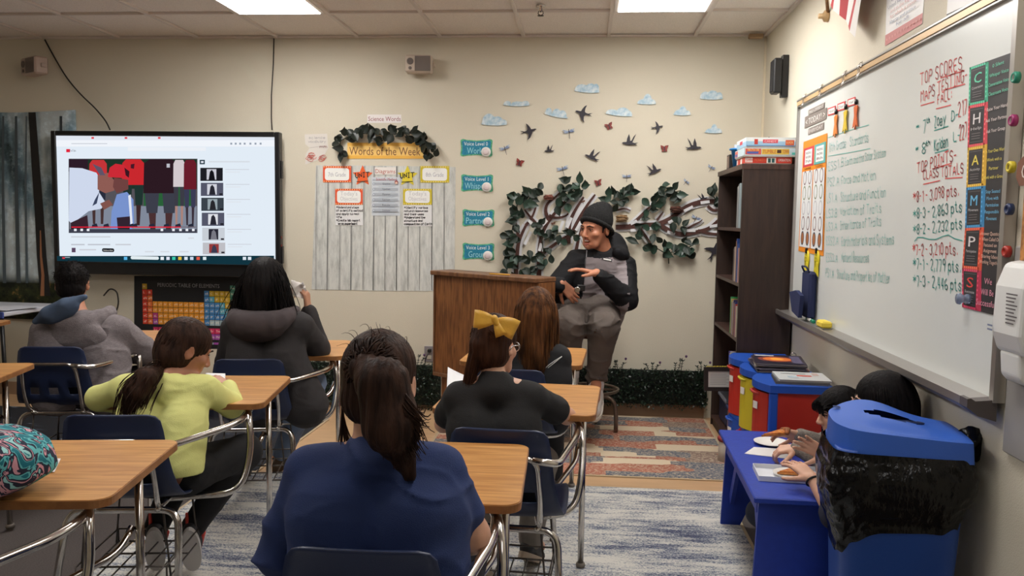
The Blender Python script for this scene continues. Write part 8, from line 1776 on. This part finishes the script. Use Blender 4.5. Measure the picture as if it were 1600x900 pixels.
    for (x0, zc, nm) in ((.0, -.0505, 'upper_lip'), (.0, -.0805, 'lower_lip')): bb = Body(); bb.chain([T(-.021, .0785, zc-.004 if nm == 'upper_lip' else zc+.006), T(0, .0885, zc), T(.021, .0785, zc-.004 if nm == 'upper_lip' else zc+.006)], [.0045, .0062, .0045], .004); part(root, nm, bb, mat('lip skin', rgb(170, 96, 84), .4), .003)
    b = Body(); pants_mesh(b, (J['hipL'], J['hipR']), (J['knL'], J['knR']), (J['anL']+(0, 0, .005), J['anR']+(0, 0, .005)), (.114, .098, .066), J['pel']+(0, 0, .02)); b.warp(folds(.017, (9, 9, 13), .6)); part(root, 'trousers', b, cloth('grey brown twill', (88, 78, 72), .1, .8), .007)
    for s in 'LR':
        an, to = J['an'+s], J['to'+s]; b = Body(); b.cap(an+(0, 0, .045), an+(0, -.01, -.06), .050, .050, .02); part(root, 'sock', b, mat('white ribbed sock', rgb(206, 202, 198), .9, bump=(300, .4)), .006)
        b = Body(); shoe(b, an+(0, -.0, -.06), to, 1.14); sh = part(root, 'shoe', b, mat('white leather trainer', rgb(200, 196, 190), .45), .0055)
        m = sole_mesh(an+(0, 0, -.06), to, 1.14, .022); c = m.obj('sole', mat('off white sole', rgb(208, 202, 192), .6), sh, False); c.data.transform(Matrix.Translation(-wloc(root)))
        d = nrm(to-(an+(0, 0, -.05))); sd = nrm(np.cross(d, (0, 0, 1))); up = np.cross(sd, d); m = MB()
        for k in range(4): p = an+(0, 0, -.05)+d*(.045+.022*k)+up*(.030-.010*k); m.tube([p-sd*.03-up*.012, p+up*.004, p+sd*.03-up*.012], .0035, 5)
        c = m.obj('laces', mat('grey lace', rgb(170, 164, 158), .8), sh, False); c.data.transform(Matrix.Translation(-wloc(root)))
    # small camera in the hand
    p = V3(at(905, 452, 5.19)); t = thing('pocket_camera', 'small dark gadget with a silver ring in the right hand of the man', 'gadget', tuple(p)); MB().box((.012, .0, .008), (.05, .02, .04), b=.005).obj('case', M_black, t); m = MB(); m.lathe([(.014, 0), (.018, 0), (.018, .006), (.014, .006)], (-.012, -.012, -.002), 18, Matrix.Rotation(PI/2, 3, 'X')); m.obj('ring', M_chrome, t)
fig_M()
# ---------------------------------------------------------------- group names of what comes in sets
GROUPS = dict(person='people in the classroom', ceiling_light='fluorescent ceiling panels', magnet='round magnets', wall_speaker='wall loudspeakers', magazine='magazines on the drawer units', board_game_box='board games on the bookcase',
              drawer_unit='drawer units', leaf_garland='leaf garlands', bird_nest='bird nests', rug='rugs', paper_plate='paper plates on the bench', pizza_slice='pizza slices', date_tag='date tags', award_ribbon='yellow award ribbons', wooden_sign='grey paper signs', moth_cutout='paper moths',
              paper_card='bordered cards on the plank poster', paper_star='unit stars', boxwood_hedge='boxwood hedge strips', cable='cables around the television', storage_tub='tubs on the bookcase', glue_bottle='sticks in the blue cup', folder='orange folders', note_sheet='objectives sheets')
for o in scene.objects:
    k = o.name.split('.')[0]
    if o.parent is None and k in GROUPS and 'group' not in o: o['group'] = GROUPS[k]
